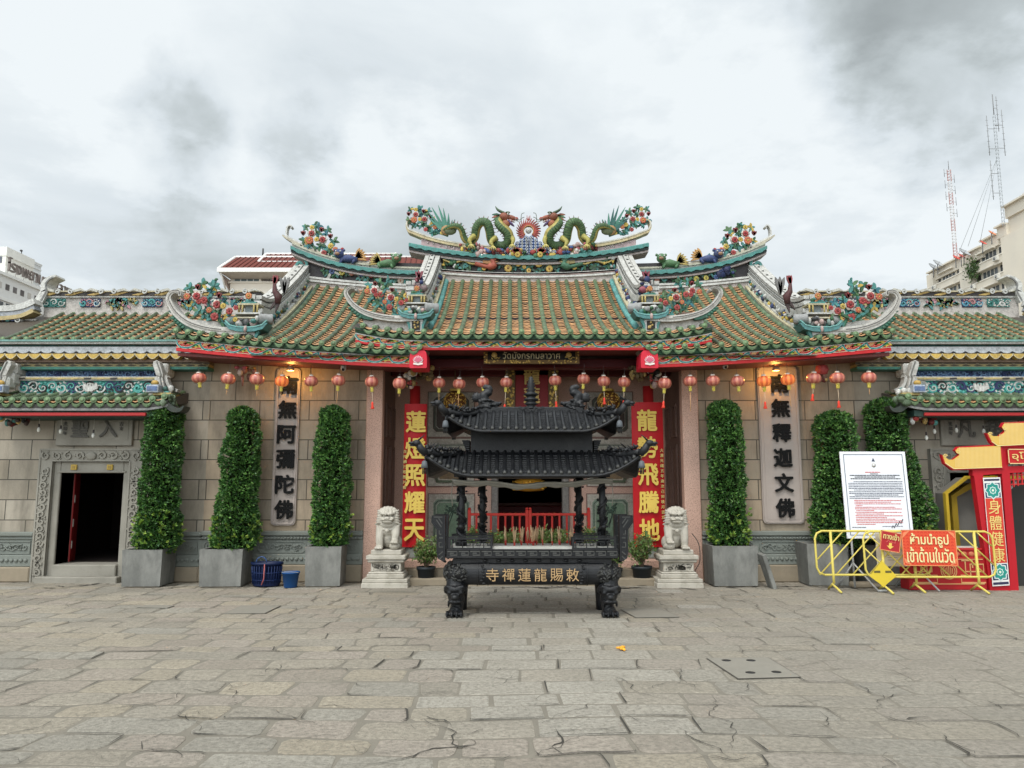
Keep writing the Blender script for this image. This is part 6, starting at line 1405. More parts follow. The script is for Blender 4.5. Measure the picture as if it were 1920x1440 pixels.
# ---------------------------------------------------------------- marble lions on pedestals
def build_lion(s, label, plabel):
    u = 727 if s < 0 else 1268; y = 13.62; bx = X(u, y, 1080)
    o = thing('lion_pedestal', plabel, 'pedestal', (bx, y, 0)); q = MB()
    def lay(w, d, z0, z1, b=.012): q.bbox(bx - w, bx + w, y - d, y + d, z0, z1, b)
    Zf = lambda v: Z(v, y - .33)
    za, zb, zc, zd, ze, zf, zg = 0, Zf(1086), Zf(1074), Zf(1056), Zf(1042), Zf(1032), 0
    lay(.395, .33, -.01, zb * .55); lay(.385, .32, zb * .55, zb); lay(.32, .26, zb, zb + (zc - zb) * .7); lay(.30, .245, zb + (zc - zb) * .7, zc)
    lay(.26, .21, zc, zd, .006); lay(.315, .26, zd, zd + .05, .02); lay(.335, .28, zd + .05, ze, .012); lay(.26, .23, ze, zf, .012)
    for k in range(26):
        q.ribbon(curl(bx + R.uniform(-.19, .19), lerp(zc, zd, R.uniform(.25, .75)), .05, .01, R.uniform(0, 6), 1.1, 8), .016, y - .222, y - .20)
    for w in (-1, 1): q.box(bx + w * .23 - .02, bx + w * .23 + .02, y - .222, y - .2, zc + .01, zd - .01)
    part('carved_block', q, MARBLE, o)
    t = zf; L = MB(); o2 = thing('guardian_lion', label, 'statue', (bx, y, t)); H = Z(950, y - .1) - t
    k = H / 1.0
    def e(x, yy, z, r, m=None): L.ell((bx + x * k * -s, y + yy * k, t + z * k), tuple(a * k for a in (r if isinstance(r, tuple) else (r, r, r))), None, 14, 9, m)
    def tb(pts, rad, n=10): L.tube(spline([(bx + a * k * -s, y + b * k, t + c * k) for a, b, c in pts], 4), [lerp(rad[min(i // 4, len(rad) - 1)], rad[min(i // 4 + 1, len(rad) - 1)], i % 4 / 4) * k for i in range(4 * (len(pts) - 1) + 1)], n)
    e(0, .10, .30, (.215, .23, .29)); e(0, -.02, .46, (.235, .17, .19)); e(0, .22, .13, (.23, .20, .14))
    for a in (-1, 1):
        e(a * .19, .10, .15, (.09, .17, .15)); e(a * .20, -.06, .05, (.07, .13, .055))
    # straight front leg and the one resting on a ball
    tb([(-.15, -.09, .50), (-.165, -.15, .30), (-.16, -.17, .10), (-.16, -.19, .05)], [.11, .085, .075, .08]); e(-.16, -.24, .045, (.085, .12, .05))
    tb([(.15, -.09, .50), (.17, -.17, .34), (.165, -.20, .24), (.165, -.23, .19)], [.11, .085, .075, .08]); e(.165, -.28, .185, (.085, .10, .05)); e(.165, -.24, .085, (.115, .115, .095))
    for b in (-.16, .165):
        for j in range(4): e(b - .06 + .04 * j, -.345 if b < 0 else -.36, .04 if b < 0 else .17, (.024, .035, .032))
    # neck, collar, head
    e(0, -.06, .58, (.22, .18, .12)); e(0, -.06, .76, (.165, .15, .17))
    for j in range(18):
        a = pi * j / 17; e(-cos(a) * .22, -.12 - .06 * sin(a), .56 - .10 * sin(a), (.035, .03, .028))
    e(0, -.24, .44, (.045, .04, .05))
    e(0, -.20, .70, (.135, .09, .08)); e(0, -.31, .735, (.062, .06, .036)); e(0, -.27, .645, (.115, .075, .03)); e(0, -.29, .695, (.125, .065, .022))
    for a in (-1, 1):
        e(a * .068, -.215, .785, (.034, .03, .024)); tb([(a * .015, -.27, .815), (a * .075, -.275, .84), (a * .14, -.20, .83)], [.03, .036, .02], 8); e(a * .10, -.25, .725, (.05, .055, .04)); e(a * .03, -.35, .72, (.018, .018, .014))
        for r_ in range(6):
            z_ = .62 + .056 * r_; tb([(a * .12, -.17, z_ + .01), (a * .20, -.16, z_), (a * (.275 - .012 * r_), -.10, z_ - .015 + .014 * (r_ - 2))], [.030, .028, .012], 7)
    for j in range(34):
        a, b = lerp(-1.7, 1.7, (j % 9) / 8), .45 + .28 * (j // 9); e(sin(a) * .20 * cos(b), -.08 - .19 * cos(a) * cos(b), .79 + .19 * sin(b), .036)
    for j in range(7): a = lerp(-1.1, 1.1, j / 6); e(sin(a) * .20, -.14, .81 + .17 * cos(a), (.04, .05, .04))
    L = MB().merge(L, T(bx, y, t) @ Matrix.Diagonal((1.13, 1, 1, 1)) @ T(-bx, -y, -t)); me = fuse(L, .0085, 'lion_body', o2.location, 0); part('lion_body', me, MARBLE, o2)
build_lion(-1, 'white stone guardian lion left of the incense burner, beside the left red couplet', 'carved white stepped pedestal under the left guardian lion')
build_lion(1, 'white stone guardian lion right of the incense burner, beside the right red couplet', 'carved white stepped pedestal under the right guardian lion')

# ---------------------------------------------------------------- planters and clipped trees
LEAF = mat('glossy_leaf', attr=True, rough=.36, var=.15, vscale=3, spec=.4)
CORE = mat('core_shade', (.010, .016, .006), rough=1, spec=0, var=.4)  # near-black colour of the crown's solid core, painting shade between the leaves
BARK = mat('bark', (.12, .085, .055), rough=.9, var=.3, bump=.5, bscale=30)
def leafy(mb, n, f, size, cols, out=.75):
    """n leaf clusters; f() gives (point, outward normal)"""
    for i in range(n):
        p, nr = f(); c = R.choice(cols); c = vary(c, .28)
        for k in range(3):
            d = (nr * out + Vector((R.gauss(0, .6), R.gauss(0, .6), R.gauss(.12, .5)))).normalized(); a = d.cross(Vector((R.gauss(0, 1), R.gauss(0, 1), R.gauss(0, 1)))).normalized(); b = d.cross(a) * .3
            l = size * R.uniform(.7, 1.3); w = l * .27
            mb.add([p, p + d * l * .45 + a * w + b * w, p + d * l, p + d * l * .45 - a * w + b * w], [(0, 1, 2, 3)], c)
CROWN = {}
def crown_mesh(key, prof, n, tips):
    """clipped column: prof is [(z, r)]"""
    mb = MB(); H = prof[-1][0]
    def rad(z):
        for i in range(len(prof) - 1):
            if prof[i][0] <= z <= prof[i + 1][0]: return lerp(prof[i][1], prof[i + 1][1], (z - prof[i][0]) / max(1e-6, prof[i + 1][0] - prof[i][0]))
        return prof[-1][1]
    sd = R.uniform(0, 50)
    def f():
        while True:
            z = R.uniform(0, H); r = rad(z)
            if z > H - .28 and R.random() < .75 or R.random() < r / .5: break
        a = R.uniform(0, 2 * pi); q = noise.noise(Vector((cos(a) * 1.3 + sd, sin(a) * 1.3, z * 2.1))) * .08 + noise.noise(Vector((cos(a) * 4, sin(a) * 4 + sd, z * 7))) * .06 - .01
        rr = max(.0, r + q - abs(R.gauss(0, .022)))
        if z > H - .3: rr *= R.uniform(.0, 1) ** .5 if z > H - .06 else 1
        dz = .75 if z > H - .25 else .1
        return Vector((rr * cos(a), rr * sin(a), z)), Vector((cos(a), sin(a), dz)).normalized()
    base = ((.045, .12, .026), (.07, .17, .035), (.03, .088, .02), (.12, .24, .055), (.02, .058, .014))
    leafy(mb, n, f, .052, base)
    for i in range(tips):     # fresh yellowish shoots near the foot
        z = abs(R.gauss(.32, .22)); z = min(max(z, .02), H * .5); r = rad(z); a = R.uniform(0, 2 * pi); p = Vector((r * cos(a), r * sin(a), z)); nr = Vector((cos(a), sin(a), .3)).normalized()
        leafy(mb, 2, lambda: (p + nr * R.uniform(0, .06), nr), .062, ((.17, .27, .04), (.13, .24, .04), (.22, .30, .05)), 1.0)
    return mb.mesh(key)
def planter_and_tree(u, v_base, wpx, v_rim, y, tw, v_top, prof_k, rot, plab, tlab, depth=.33, side=0, bush=0):
    bx = X(u, y - depth, 1060); hw = wpx / FOC * (y - depth) / 2; zr = Z(v_rim, y - depth)
    o = thing('stone_planter', plab, 'planter', (bx, y, 0), 'concrete tree planters along the wall'); o.rotation_euler = (0, 0, rot)
    q = MB(); w, d = hw, depth; wb = w * .95
    def sq(w_, d_, z): return [(-w_, -d_, z), (w_, -d_, z), (w_, d_, z), (-w_, d_, z)]
    vs = sq(wb, d * .95, .02) + sq(w, d, zr) + sq(w - .05, d - .05, zr) + sq(w - .06, d - .06, zr - .12)
    q.add([(bx + a, y + b, c) for a, b, c in vs], [(i + 4 * k, (i + 1) % 4 + 4 * k, (i + 1) % 4 + 4 * k + 4, i + 4 * k + 4) for k in range(3) for i in range(4)] + [(3, 2, 1, 0)])
    part('box', q, CONC, o)
    q = MB(); q.box(bx - w + .055, bx + w - .055, y - d + .055, y + d - .055, zr - .13, zr - .09); part('soil', q, mat('soil', (.045, .035, .025), rough=.95, var=.4, bump=.6), o)
    q = MB(); q.box(bx - wb * .8, bx + wb * .8, y - d * .85, y - d * .6, -.01, .02); q.box(bx - wb * .8, bx + wb * .8, y + d * .5, y + d * .8, -.01, .02); part('foot_slab', q, BEIGE, o)
    zt = zr - .09; H = Z(v_top, y - .2) - zt - .02
    t = thing('clipped_tree', tlab, 'topiary', (bx + prof_k.get('dx', 0), y, zt), 'clipped column trees in stone planters')
    tr = MB(); tr.tube([(0, 0, 0), (.015, .01, H * .3), (0, 0, H * .85)], [.05, .04, .015], 8); tm = tr.mesh('trunk'); part('trunk', tm, BARK, t)
    W_ = tw / FOC * y / 2; fr = prof_k['p']
    prof = [(.02, W_ * .55)] + [(z * H, W_ * r) for z, r in fr]
    prof += [(H - .27 + .27 * sin(a), W_ * fr[-1][1] * cos(a) ** .7) for a in frange(.05, pi / 2 - .02, 8)]
    cm = crown_mesh('crown', prof, prof_k.get('n', 6200), prof_k.get('tips', 60)); co = part('crown', cm, LEAF, t); ic = MB(); ic.lathe([(max(.01, r - .12), z - .04) for z, r in prof], n=18, wob=lambda a, z: 1 + .06 * sin(3 * a + 5 * z)); part('dark_core', ic.mesh('dark_core'), CORE, co)
    t.rotation_euler = (prof_k.get('ty', 0), prof_k.get('tilt', 0), R.uniform(0, 6) * 0)
    return o, t
planter_and_tree(263, 1103, 72, 1031, 13.66, 76, 752, {'p': [(.06, .95), (.22, 1.0), (.5, .84), (.8, .82), (.88, .80)], 'tips': 110, 'dx': .12}, .06, 'concrete planter nearest the left gate doorway', 'tallest clipped column tree, right beside the left gate')
planter_and_tree(411, 1101, 78, 1030, 13.66, 78, 760, {'p': [(.05, .95), (.2, 1.0), (.45, .86), (.75, .80), (.88, .76)], 'tips': 80, 'dx': .13, 'tilt': .02}, .06, 'concrete planter left of the blue basket', 'tapering clipped column tree left of the left stone plaque')
planter_and_tree(603, 1099, 66, 1025, 13.70, 70, 758, {'p': [(.05, .92), (.2, 1.0), (.45, .86), (.75, .84), (.88, .80)], 'tips': 50, 'dx': .05}, .06, 'weathered concrete planter right of the blue bucket', 'clipped column tree between the left stone plaque and the granite pier')
planter_and_tree(1379, 1098, 84, 1024, 13.72, 68, 748, {'p': [(.05, .9), (.18, 1.0), (.45, .90), (.75, .90), (.88, .86)], 'tips': 90, 'dx': .0}, .02, 'dark concrete planter with a broken slab leaning on its right side', 'straight clipped column tree between the right granite pier and the right stone plaque')
planter_and_tree(1555, 1100, 75, 1020, 13.80, 106, 768, {'p': [(.06, .88), (.22, 1.0), (.42, .78), (.7, .66), (.88, .64)], 'tips': 70, 'dx': .40, 'tilt': -.02}, -.04, 'concrete planter behind the left end of the yellow barricades', 'wide footed clipped tree behind the left edge of the white notice board')
planter_and_tree(1668, 1092, 84, 1022, 13.85, 112, 743, {'p': [(.06, .85), (.25, 1.0), (.5, .72), (.75, .62), (.88, .60)], 'tips': 70, 'dx': .46, 'tilt': -.09}, -.04, 'concrete planter hidden in shade behind the notice board', 'leaning clipped tree rising behind the notice board beside the right gate')

def pot_shrub(u, vb, vr, wpx, y, top, spread, lab_p, lab_s, n=900, sparse=.5):
    bx = X(u, y, 1050); r = wpx / FOC * y / 2; zr = Z(vr, y - r); zb = max(0.0, Z(vb, y - r)) if vb < 1062 else 0
    q = MB((.022, .027, .03)); q.lathe([(r * .72, zb), (r * .78, zb + .01), (r * .96, zr - .05), (r * 1.06, zr - .05), (r * 1.08, zr), (r * .98, zr), (r * .94, zr - .05), (.01, zr - .06)], (bx, y, 0), 20)
    solo('plant_pot', q, ENAMEL, lab_p, 'plant pot', 'black plastic plant pots')
    t = thing('potted_shrub', lab_s, 'shrub', (bx, y, zr - .06), 'potted shrubs round the porch'); H = Z(top, y) - zr + .06
    st = MB(); tips = []
    for i in range(26):
        a = R.uniform(0, 6.3); q2 = sqrt(R.random()) * spread; h = H * R.uniform(.55, .95)
        p = spline([(R.uniform(-.02, .02), R.uniform(-.02, .02), 0), (cos(a) * q2 * .35, sin(a) * q2 * .35, h * .45), (cos(a) * q2 * .9, sin(a) * q2 * .9, h * (1 - .25 * q2 / spread))], 3); st.tube([x for x in p], .006, 4); tips.append(p)
    part('stems', MB.mesh(st, 'stems'), BARK, t)
    lf = MB()
    def f():
        p = R.choice(tips); i = R.randrange(3, len(p)); v = p[i] + Vector((R.gauss(0, .05), R.gauss(0, .05), R.gauss(.02, .05))); return v, Vector((v.x, v.y, .2 + .2 * v.z)).normalized()
    leafy(lf, n, f, .042, ((.10, .19, .045), (.13, .22, .05), (.08, .15, .04), (.17, .23, .07), (.15, .13, .05)), .5)
    part('foliage', lf.mesh('foliage'), LEAF, t)
pot_shrub(799, 1090, 1064, 33, 13.75, 1004, .27, 'black plant pot beside the left guardian lion', 'round airy shrub in a black pot beside the left guardian lion')
pot_shrub(1203, 1090, 1063, 36, 13.75, 998, .27, 'black plant pot beside the right guardian lion', 'round airy shrub in a black pot beside the right guardian lion')
pot_shrub(1153, 1088, 1066, 26, 13.8, 1030, .12, 'black plant pot half hidden behind the right end of the burner', 'low shrub half hidden behind the right end of the burner', 200)
for i, u in enumerate((885, 925, 958, 1020, 1050, 1102)):
    pot_shrub(u, 1046, 1026, 26, 14.62, R.choice((985, 992, 996)), .17, ['black pot on the porch edge, leftmost of the row behind the burner', 'second pot from the left behind the burner', 'black pot left of the gap in the red fence', 'black pot right of the gap in the red fence', 'second pot from the right behind the burner', 'rightmost black pot behind the burner'][i],
              ['leftmost green shrub seen through the burner, by its left columns', 'second green shrub from the left seen through the burner', 'green shrub seen through the burner left of its middle', 'green shrub seen through the burner right of its middle', 'second green shrub from the right seen through the burner', 'rightmost green shrub seen through the burner, by its right columns'][i], 420)

# ---------------------------------------------------------------- red fence before the porch door
for s, lab in ((-1, 'left half of the low red bar fence before the porch door'), (1, 'right half of the low red bar fence before the porch door')):
    y = 15.3; us = (880, 988) if s < 0 else (994, 1104); x0, x1 = X(us[0], y, 980), X(us[1], y, 980); zt = Z(964, y); z0 = .38
    o = thing('red_fence', lab, 'fence', ((x0 + x1) / 2, y, z0)); q = MB((.46, .035, .025))
    q.bbox(x0, x1, y - .025, y + .025, zt - .03, zt + .02, .006); q.bbox(x0, x1, y - .02, y + .02, z0 + .12, z0 + .16, .006); part('rail', q, ENAMEL, o)
    q = MB((.42, .03, .022))
    for i in range(1, 8): x = lerp(x0, x1, i / 8); q.bbox(x - .02, x + .02, y - .015, y + .015, z0 + .05, zt - .03, .004)
    part('bars', q, ENAMEL, o)
    for x in (x0, x1):
        q = MB((.46, .035, .025)); q.bbox(x - .03, x + .03, y - .03, y + .03, z0, zt + .08, .006); q.ell((x, y, zt + .10), (.03, .03, .03), None, 8, 6); part('post', q, ENAMEL, o)
# altar inside
y = 18.2; q = MB((.12, .012, .012)); bx = X(992, y, 950); q.bbox(bx - 1.2, bx + 1.2, y, y + .7, .38, 1.25, .02); q.bbox(bx - 1.3, bx + 1.3, y - .06, y + .76, 1.25, 1.33, .015, (.10, .03, .02))
for i in range(18): q.ell((bx - 1.1 + .13 * i, y - .02, 1.05), (.05, .012, .05), (.30, .17, .05), 8, 4)
solo('altar_table', q, ENAMEL, 'dark red altar table deep inside the doorway behind the burner', 'altar')
p = P(992, 913, 16.6); q = MB((.55, .26, .03)); q.lathe([(.05, -.10), (.30, -.08), (.36, .02), (.33, .13), (.2, .2), (.04, .24)], tuple(p), 20)
for k in range(60): a = R.uniform(0, 6.3); q.ell((p.x + .35 * cos(a), p.y + .35 * sin(a), p.z + R.uniform(-.06, .12)), (.035, .02, .02), vary((.6, .34, .05), .5), 5, 3)
q.tube([(p.x, p.y, p.z + .2), (p.x, p.y, p.z + 1.0)], .012, 6, (.2, .12, .04)); solo('gold_silk_lantern', q, ENAMEL, 'wide golden lantern hanging in the doorway, seen under the burner roof', 'lantern')

# ---------------------------------------------------------------- basket, bucket, slab
y = 13.5; bx = X(493, y - .2, 1080); o = thing('laundry_basket', 'dark blue oval plastic basket with a loop handle between two planters', 'basket', (bx, y, 0)); q = MB((.005, .013, .05)); zr = Z(1056, y - .2)
q.lathe([(.01, .02), (.215, .015), (.225, .03), (.25, zr - .04), (.27, zr - .04), (.275, zr), (.255, zr), (.235, zr - .05), (.21, .05), (.01, .045)], (bx, y, 0), 40, sy=.66, wob=lambda a, z: 1 + .018 * cos(a * 20)); part('tub', q, ENAMEL, o)
q = MB((.008, .02, .075))
for i in range(30):
    a = 2 * pi * i / 30; q.tube([(bx + .235 * cos(a), y + .155 * sin(a), .06), (bx + .258 * cos(a), y + .172 * sin(a), zr - .06)], .007, 5)
for z, k in ((.12, .232), (.24, .247)): q.tube([(bx + (k + .006) * cos(a), y + (k + .006) * .66 * sin(a), z) for a in frange(0, 2 * pi, 33)], .008, 5)
part('ribs', q, ENAMEL, o); q = MB((.04, .08, .2)); q.tube([(bx - .06 + .09 * cos(a), y - .12, zr + .10 * sin(a)) for a in frange(0, pi, 12)], .009, 6); q.tube([(bx + .02, y - .2, zr - .02), (bx + .02, y - .215, .15), (bx - .02, y - .2, .05)], .010, 5, (.35, .10, .10)); part('handle', q, ENAMEL, o)
y = 13.35; bx = X(545, y, 1085); zr = Z(1073, y - .1); o = thing('bucket', 'small bright blue plastic bucket standing beside the dark basket', 'bucket', (bx, y, 0)); q = MB((.012, .065, .20)); q.lathe([(.01, .008), (.10, .006), (.108, .015), (.14, zr - .03), (.15, zr - .03), (.152, zr), (.136, zr), (.10, .03), (.01, .025)], (bx, y, 0), 24); part('tub', q, ENAMEL, o)
q = MB((.35, .36, .36)); q.tube([(bx + .148 * cos(a), y - .02 - .12 * sin(a), zr - .02 + .03 * sin(a)) for a in frange(0, pi, 14)], .005, 5); part('wire_handle', q, ENAMEL, o)
y = 13.55; bx = X(1428, y, 1080); q = MB(); m = T(bx + .10, y - .25, 0) @ RY(-.30) @ RX(.05); q.bbox(-.035, .035, -.14, .16, .0, .60, .01, m=m); solo('broken_slab', q, CONC, 'narrow dark stone slab leaning against the planter right of the right lion', 'stone slab')
y = 13.35; q = MB()
for (u, w, z) in ((1615, .18, .10), (1640, .12, .07)): x = X(u, y, 1100); q.bbox(x - w, x + w, y - .1, y + .1, 0, z, .03, m=T(0, 0, 0))
solo('rubble_stone', q, BEIGE, 'loose stones lying on the ground under the notice board', 'stone')

# ---------------------------------------------------------------- notice board on a folding stand
def build_notice():
    y = 13.15; p0, p1 = P(1591, 1008, y), P(1706, 853, y); w, h = p1.x - p0.x, 1.47; cx = (p0.x + p1.x) / 2; zb = Z(1010, y)
    o = thing('notice_board', 'white printed notice board in a thin border on a folding metal stand behind the barricades', 'notice board', (cx, y, 0)); m = T(cx - .02, y, zb) @ RX(-.08); hw = w / 2
    q = MB((.70, .71, .74)); q.bbox(-hw, hw, 0, .03, 0, h, .006, m=m); part('panel', q, CLOTHM, o)
    q = MB(); k = .055
    for x0, x1, z0, z1 in ((-hw + k, hw - k, k, k + .009), (-hw + k, hw - k, h - k, h - k + .009), (-hw + k, -hw + k + .009, k, h - k), (hw - k - .009, hw - k, k, h - k)): q.box(x0, x1, -.004, .002, z0, z1, (.06, .08, .12), m)
    part('border_line', q, CLOTHM, o)
    q = MB(); bl, rd = (.08, .085, .10), (.55, .10, .10)
    def ln(i, x0, x1, c, th=.010):
        z = h - .40 - .0285 * i; x = x0
        while x < x1 - .01:
            l = R.uniform(.012, .06); e = min(x + l, x1); q.box(lerp(-hw + .1, hw - .1, x), lerp(-hw + .1, hw - .1, e), -.004, .001, z - th / 2, z + th / 2 + R.uniform(0, .003), c, m); x = e + R.uniform(.004, .009)
    ln(-1.6, .33, .62, rd, .013); ln(-.6, .42, .56, bl); 
    for i, (a, b) in enumerate(((.04, .96), (.13, .87), (.05, .97))): ln(i + .3, a, b, bl, .014)
    tl = ((.1, 1), (0, 1), (0, 1), (0, 1), (0, 1), (.1, 1), (0, 1), (0, 1), (.1, .9), (0, 1), (0, .55))
    for i, (a, b) in enumerate(tl): ln(4 + i, a, b, (.10, .11, .15), .009 if i not in (4, 7, 8) else .012)
    for i, (a, b) in enumerate(((.08, .94), (.08, .75), (.08, .94), (.1, .22), (.08, .82), (.08, .94), (.1, .43), (.08, .94), (.1, .6), (.08, .94), (.08, .66), (.08, .8), (.08, .93), (.08, .93), (.1, .44))): ln(15.2 + i, a, b, rd, .010)
    ln(31, .0, .25, bl); ln(30.4, .55, .92, (.2, .2, .25))
    q.tube([m @ Vector((hw - .36 + .02 * i, -.004, .18 + .03 * sin(i * 2.1) + .012 * i)) for i in range(11)], .007, 4, (.02, .02, .03))
    q.prism([(-.03, h - .17), (.03, h - .17), (.0, h - .11)], -.004, .001, (.05, .06, .09), m); q.lathe([(.035, 0), (.035, .004)], m=m @ T(0, -.002, h - .235) @ RX(pi / 2), n=16, col=(.45, .43, .38)); q.lathe([(.02, .003), (.02, .006)], m=m @ T(0, -.002, h - .235) @ RX(pi / 2), n=12, col=(.66, .66, .66))
    part('printed_text', q, CLOTHM, o)
    q = MB((.34, .34, .33))
    xl, xr = X(1601, y, 1060), X(1712, y, 1060)
    for x in (xl, xr): q.tube([(x, y + .05, zb + .3), (x + .02, y + .05, .02)], .018, 8); q.tube([(x + .01, y + .04, .42), (x + .24, y - .32, .01)], .014, 7, (.45, .44, .42)); q.tube([(x + .01, y + .06, .42), (x - .16, y + .3, .01)], .014, 7)
    q.tube([(xl + .22, y - .33, .02), (xl + .36, y - .33, .02)], .02, 7, (.5, .49, .46)); part('folding_stand', q, ENAMEL, o)
    # paper sheet behind the barricade
    y2 = 12.98; p0, p1 = P(1645, 1062, y2), P(1698, 1000, y2); q = MB((.62, .56, .44)); q.box(p0.x, p1.x, y2, y2 + .012, p0.z, p1.z)
    for k in range(3): q.box(lerp(p0.x, p1.x, .35), lerp(p0.x, p1.x, R.uniform(.6, .8)), y2 - .002, y2, p0.z + .10 + .04 * k, p0.z + .107 + .04 * k, (.2, .18, .16))
    solo('cream_placard', q, CLOTHM, 'cream coloured placard standing behind the small tilted red sign', 'placard')
build_notice()

# ---------------------------------------------------------------- yellow barricades with red signs
def barricade(x0, x1, y, zt, zb, lean, slant, label, plate, flip=False):
    o = thing('crowd_barrier', label, 'barrier', ((x0 + x1) / 2, y, 0), 'yellow tubular barricades'); YC = (.60, .49, .11); w = x1 - x0; r = .12
    ys = lambda z: y + (z - .1) * lean
    def rect(k): return [(x0 + r, zb), (x1 - r, zb), (x1 - r * .3, zb + r * .3), (x1, zb + r), (x1, zt - r), (x1 - r * .3, zt - r * .3), (x1 - r, zt), (x0 + r, zt), (x0 + r * .3, zt - r * .3), (x0, zt - r), (x0, zb + r), (x0 + r * .3, zb + r * .3), (x0 + r, zb)]
    q = MB(YC); q.tube([(a, ys(b), b) for a, b in rect(0)], .018, 8); part('tube_frame', q, ENAMEL, o)
    q = MB(YC); n = 7; h = zt - zb
    for i in range(-1, n):
        xa = x0 + w * (i + .15) / n; pts = []
        a = Vector((xa if slant > 0 else xa + h * 1.0, 0, zb)); b = Vector((xa + h * 1.0 if slant > 0 else xa, 0, zt))
        # clip to the frame
        L = []
        for t in frange(0, 1, 41):
            p = a.lerp(b, t)
            if x0 + .01 < p.x < x1 - .01: L.append(p)
        if len(L) > 2: q.tube([(L[0].x, ys(L[0].z), L[0].z), (L[-1].x, ys(L[-1].z), L[-1].z)], .012, 6)
    part('slanting_bars', q, ENAMEL, o)
    for k in (.14, .86):
        x = lerp(x0, x1, k); q = MB(YC); q.tube([(x, ys(zt), zt), (x, ys(zb), zb), (x, ys(.12), .13)], .022, 8); q.tube([(x, ys(.14), .15), (x - .02, y + .02, .12), (x + .01, y - .10, .06), (x + .02, y - .22, .015)], .018, 7); q.tube([(x, ys(.14), .15), (x, y + .24, .015)], .018, 7)
        part('leg', q, ENAMEL, o)
    if plate:
        x = lerp(x0, x1, plate); q = MB((.62, .46, .04)); q.prism([(x - .22, zb + .02), (x, zb + .26), (x + .22, zb + .02), (x + .06, zb - .10), (x, zb - .16), (x - .06, zb - .10)], y - .035, y - .028)
        for d in (-.09, .09): q.box(x + d - .05, x + d + .05, y - .038, y - .036, zb + .07, zb + .105, (.12, .10, .03))
        part('gusset_plate', q, ENAMEL, o)
ya, yb = 12.85, 12.72
barricade(X(1531, ya, 1040), X(1745, ya, 1040), ya, Z(996, ya), Z(1078, ya), .05, 1, 'yellow tubular barricade in front of the white notice board', 0)
barricade(X(1622, yb, 1040), X(1866, yb, 1040), yb, Z(997, yb), Z(1082, yb), .05, -1, 'yellow tubular barricade carrying the large red sign', .12)
def red_sign(name, label, u0, u1, v0, v1, y, rot, lines, sizes, arrow, base, cc):
    p0, p1 = P(u0, v1, y), P(u1, v0, y); w, h = (p1.x - p0.x) / 2, (p1.z - p0.z) / 2; m = T((p0.x + p1.x) / 2, y, (p0.z + p1.z) / 2) @ RX(-.05) @ RY(rot)
    o = thing(name, label, 'sign', m.translation); q = MB(base); q.bbox(-w, w, -.006, .008, -h, h, .003, m=m); part('sheet', q, CLOTHM, o)
    q = MB()
    if not arrow:
        for s in range(90): q.box(R.uniform(-w * .95, w * .9), 0, 0, 0, 0, 0) if False else None
        for i in range(int(w * 2 / .06)):
            for j in range(int(h * 2 / .05)): x, z = -w + .03 + .06 * i, -h + .03 + .05 * j; q.ribbon([(x - .02, z - .012), (x, z + .01), (x + .02, z - .012)], .009, -.008, -.005, (.50, .03, .02), m)
        for sx in (-1, 1):
            for sz in (-1, 1): q.ribbon([(sx * (w - .02), sz * (h - .12)), (sx * (w - .05), sz * (h - .06)), (sx * (w - .12), sz * (h - .02))], [.01, .05, .01], -.01, -.005, (.70, .22, .10), m)
    for a, b, c, d in ((-w, w, -h, -h + .012), (-w, w, h - .012, h), (-w, -w + .012, -h, h), (w - .012, w, -h, h)): q.box(a, b, -.0085, -.005, c, d, (.66, .25, .10), m)
    for (t, zz, (tw, th), bd) in lines: text(q, t, sizes, m @ T(0, -.012, zz * h), cc, .006, bd, squash=(tw * w * 2, th * h * 2))
    if arrow:
        q.prism([(-.022, -h * .15), (.022, -h * .15), (.022, -h * .45), (.055, -h * .45), (0, -h * .78), (-.055, -h * .45), (-.022, -h * .45)], -.011, -.005, (.70, .48, .10), m); text(q, '入口', .1, m @ T(0, -.011, h * .06), (.68, .14, .12), .004, .0, squash=(.15, .06))
    part('lettering', q, CLOTHM, o)
red_sign('prohibition_sign', 'large red sign with two lines of cream Thai letters hung on the yellow barricade', 1694, 1791, 994, 1061, 12.66, .012, [('ห้ามนำธูป', .42, (.70, .40), .022), ('เข้าด้านในวัด', -.38, (.86, .42), .022)], .2, False, (.62, .075, .03), (.72, .62, .30))
red_sign('entrance_sign', 'small tilted dark red sign with Thai letters and a down arrow on the barricade', 1652, 1687, 997, 1034, 12.68, .18, [('ทางเข้า', .52, (.78, .32), .02)], .1, True, (.36, .02, .025), (.72, .58, .22))

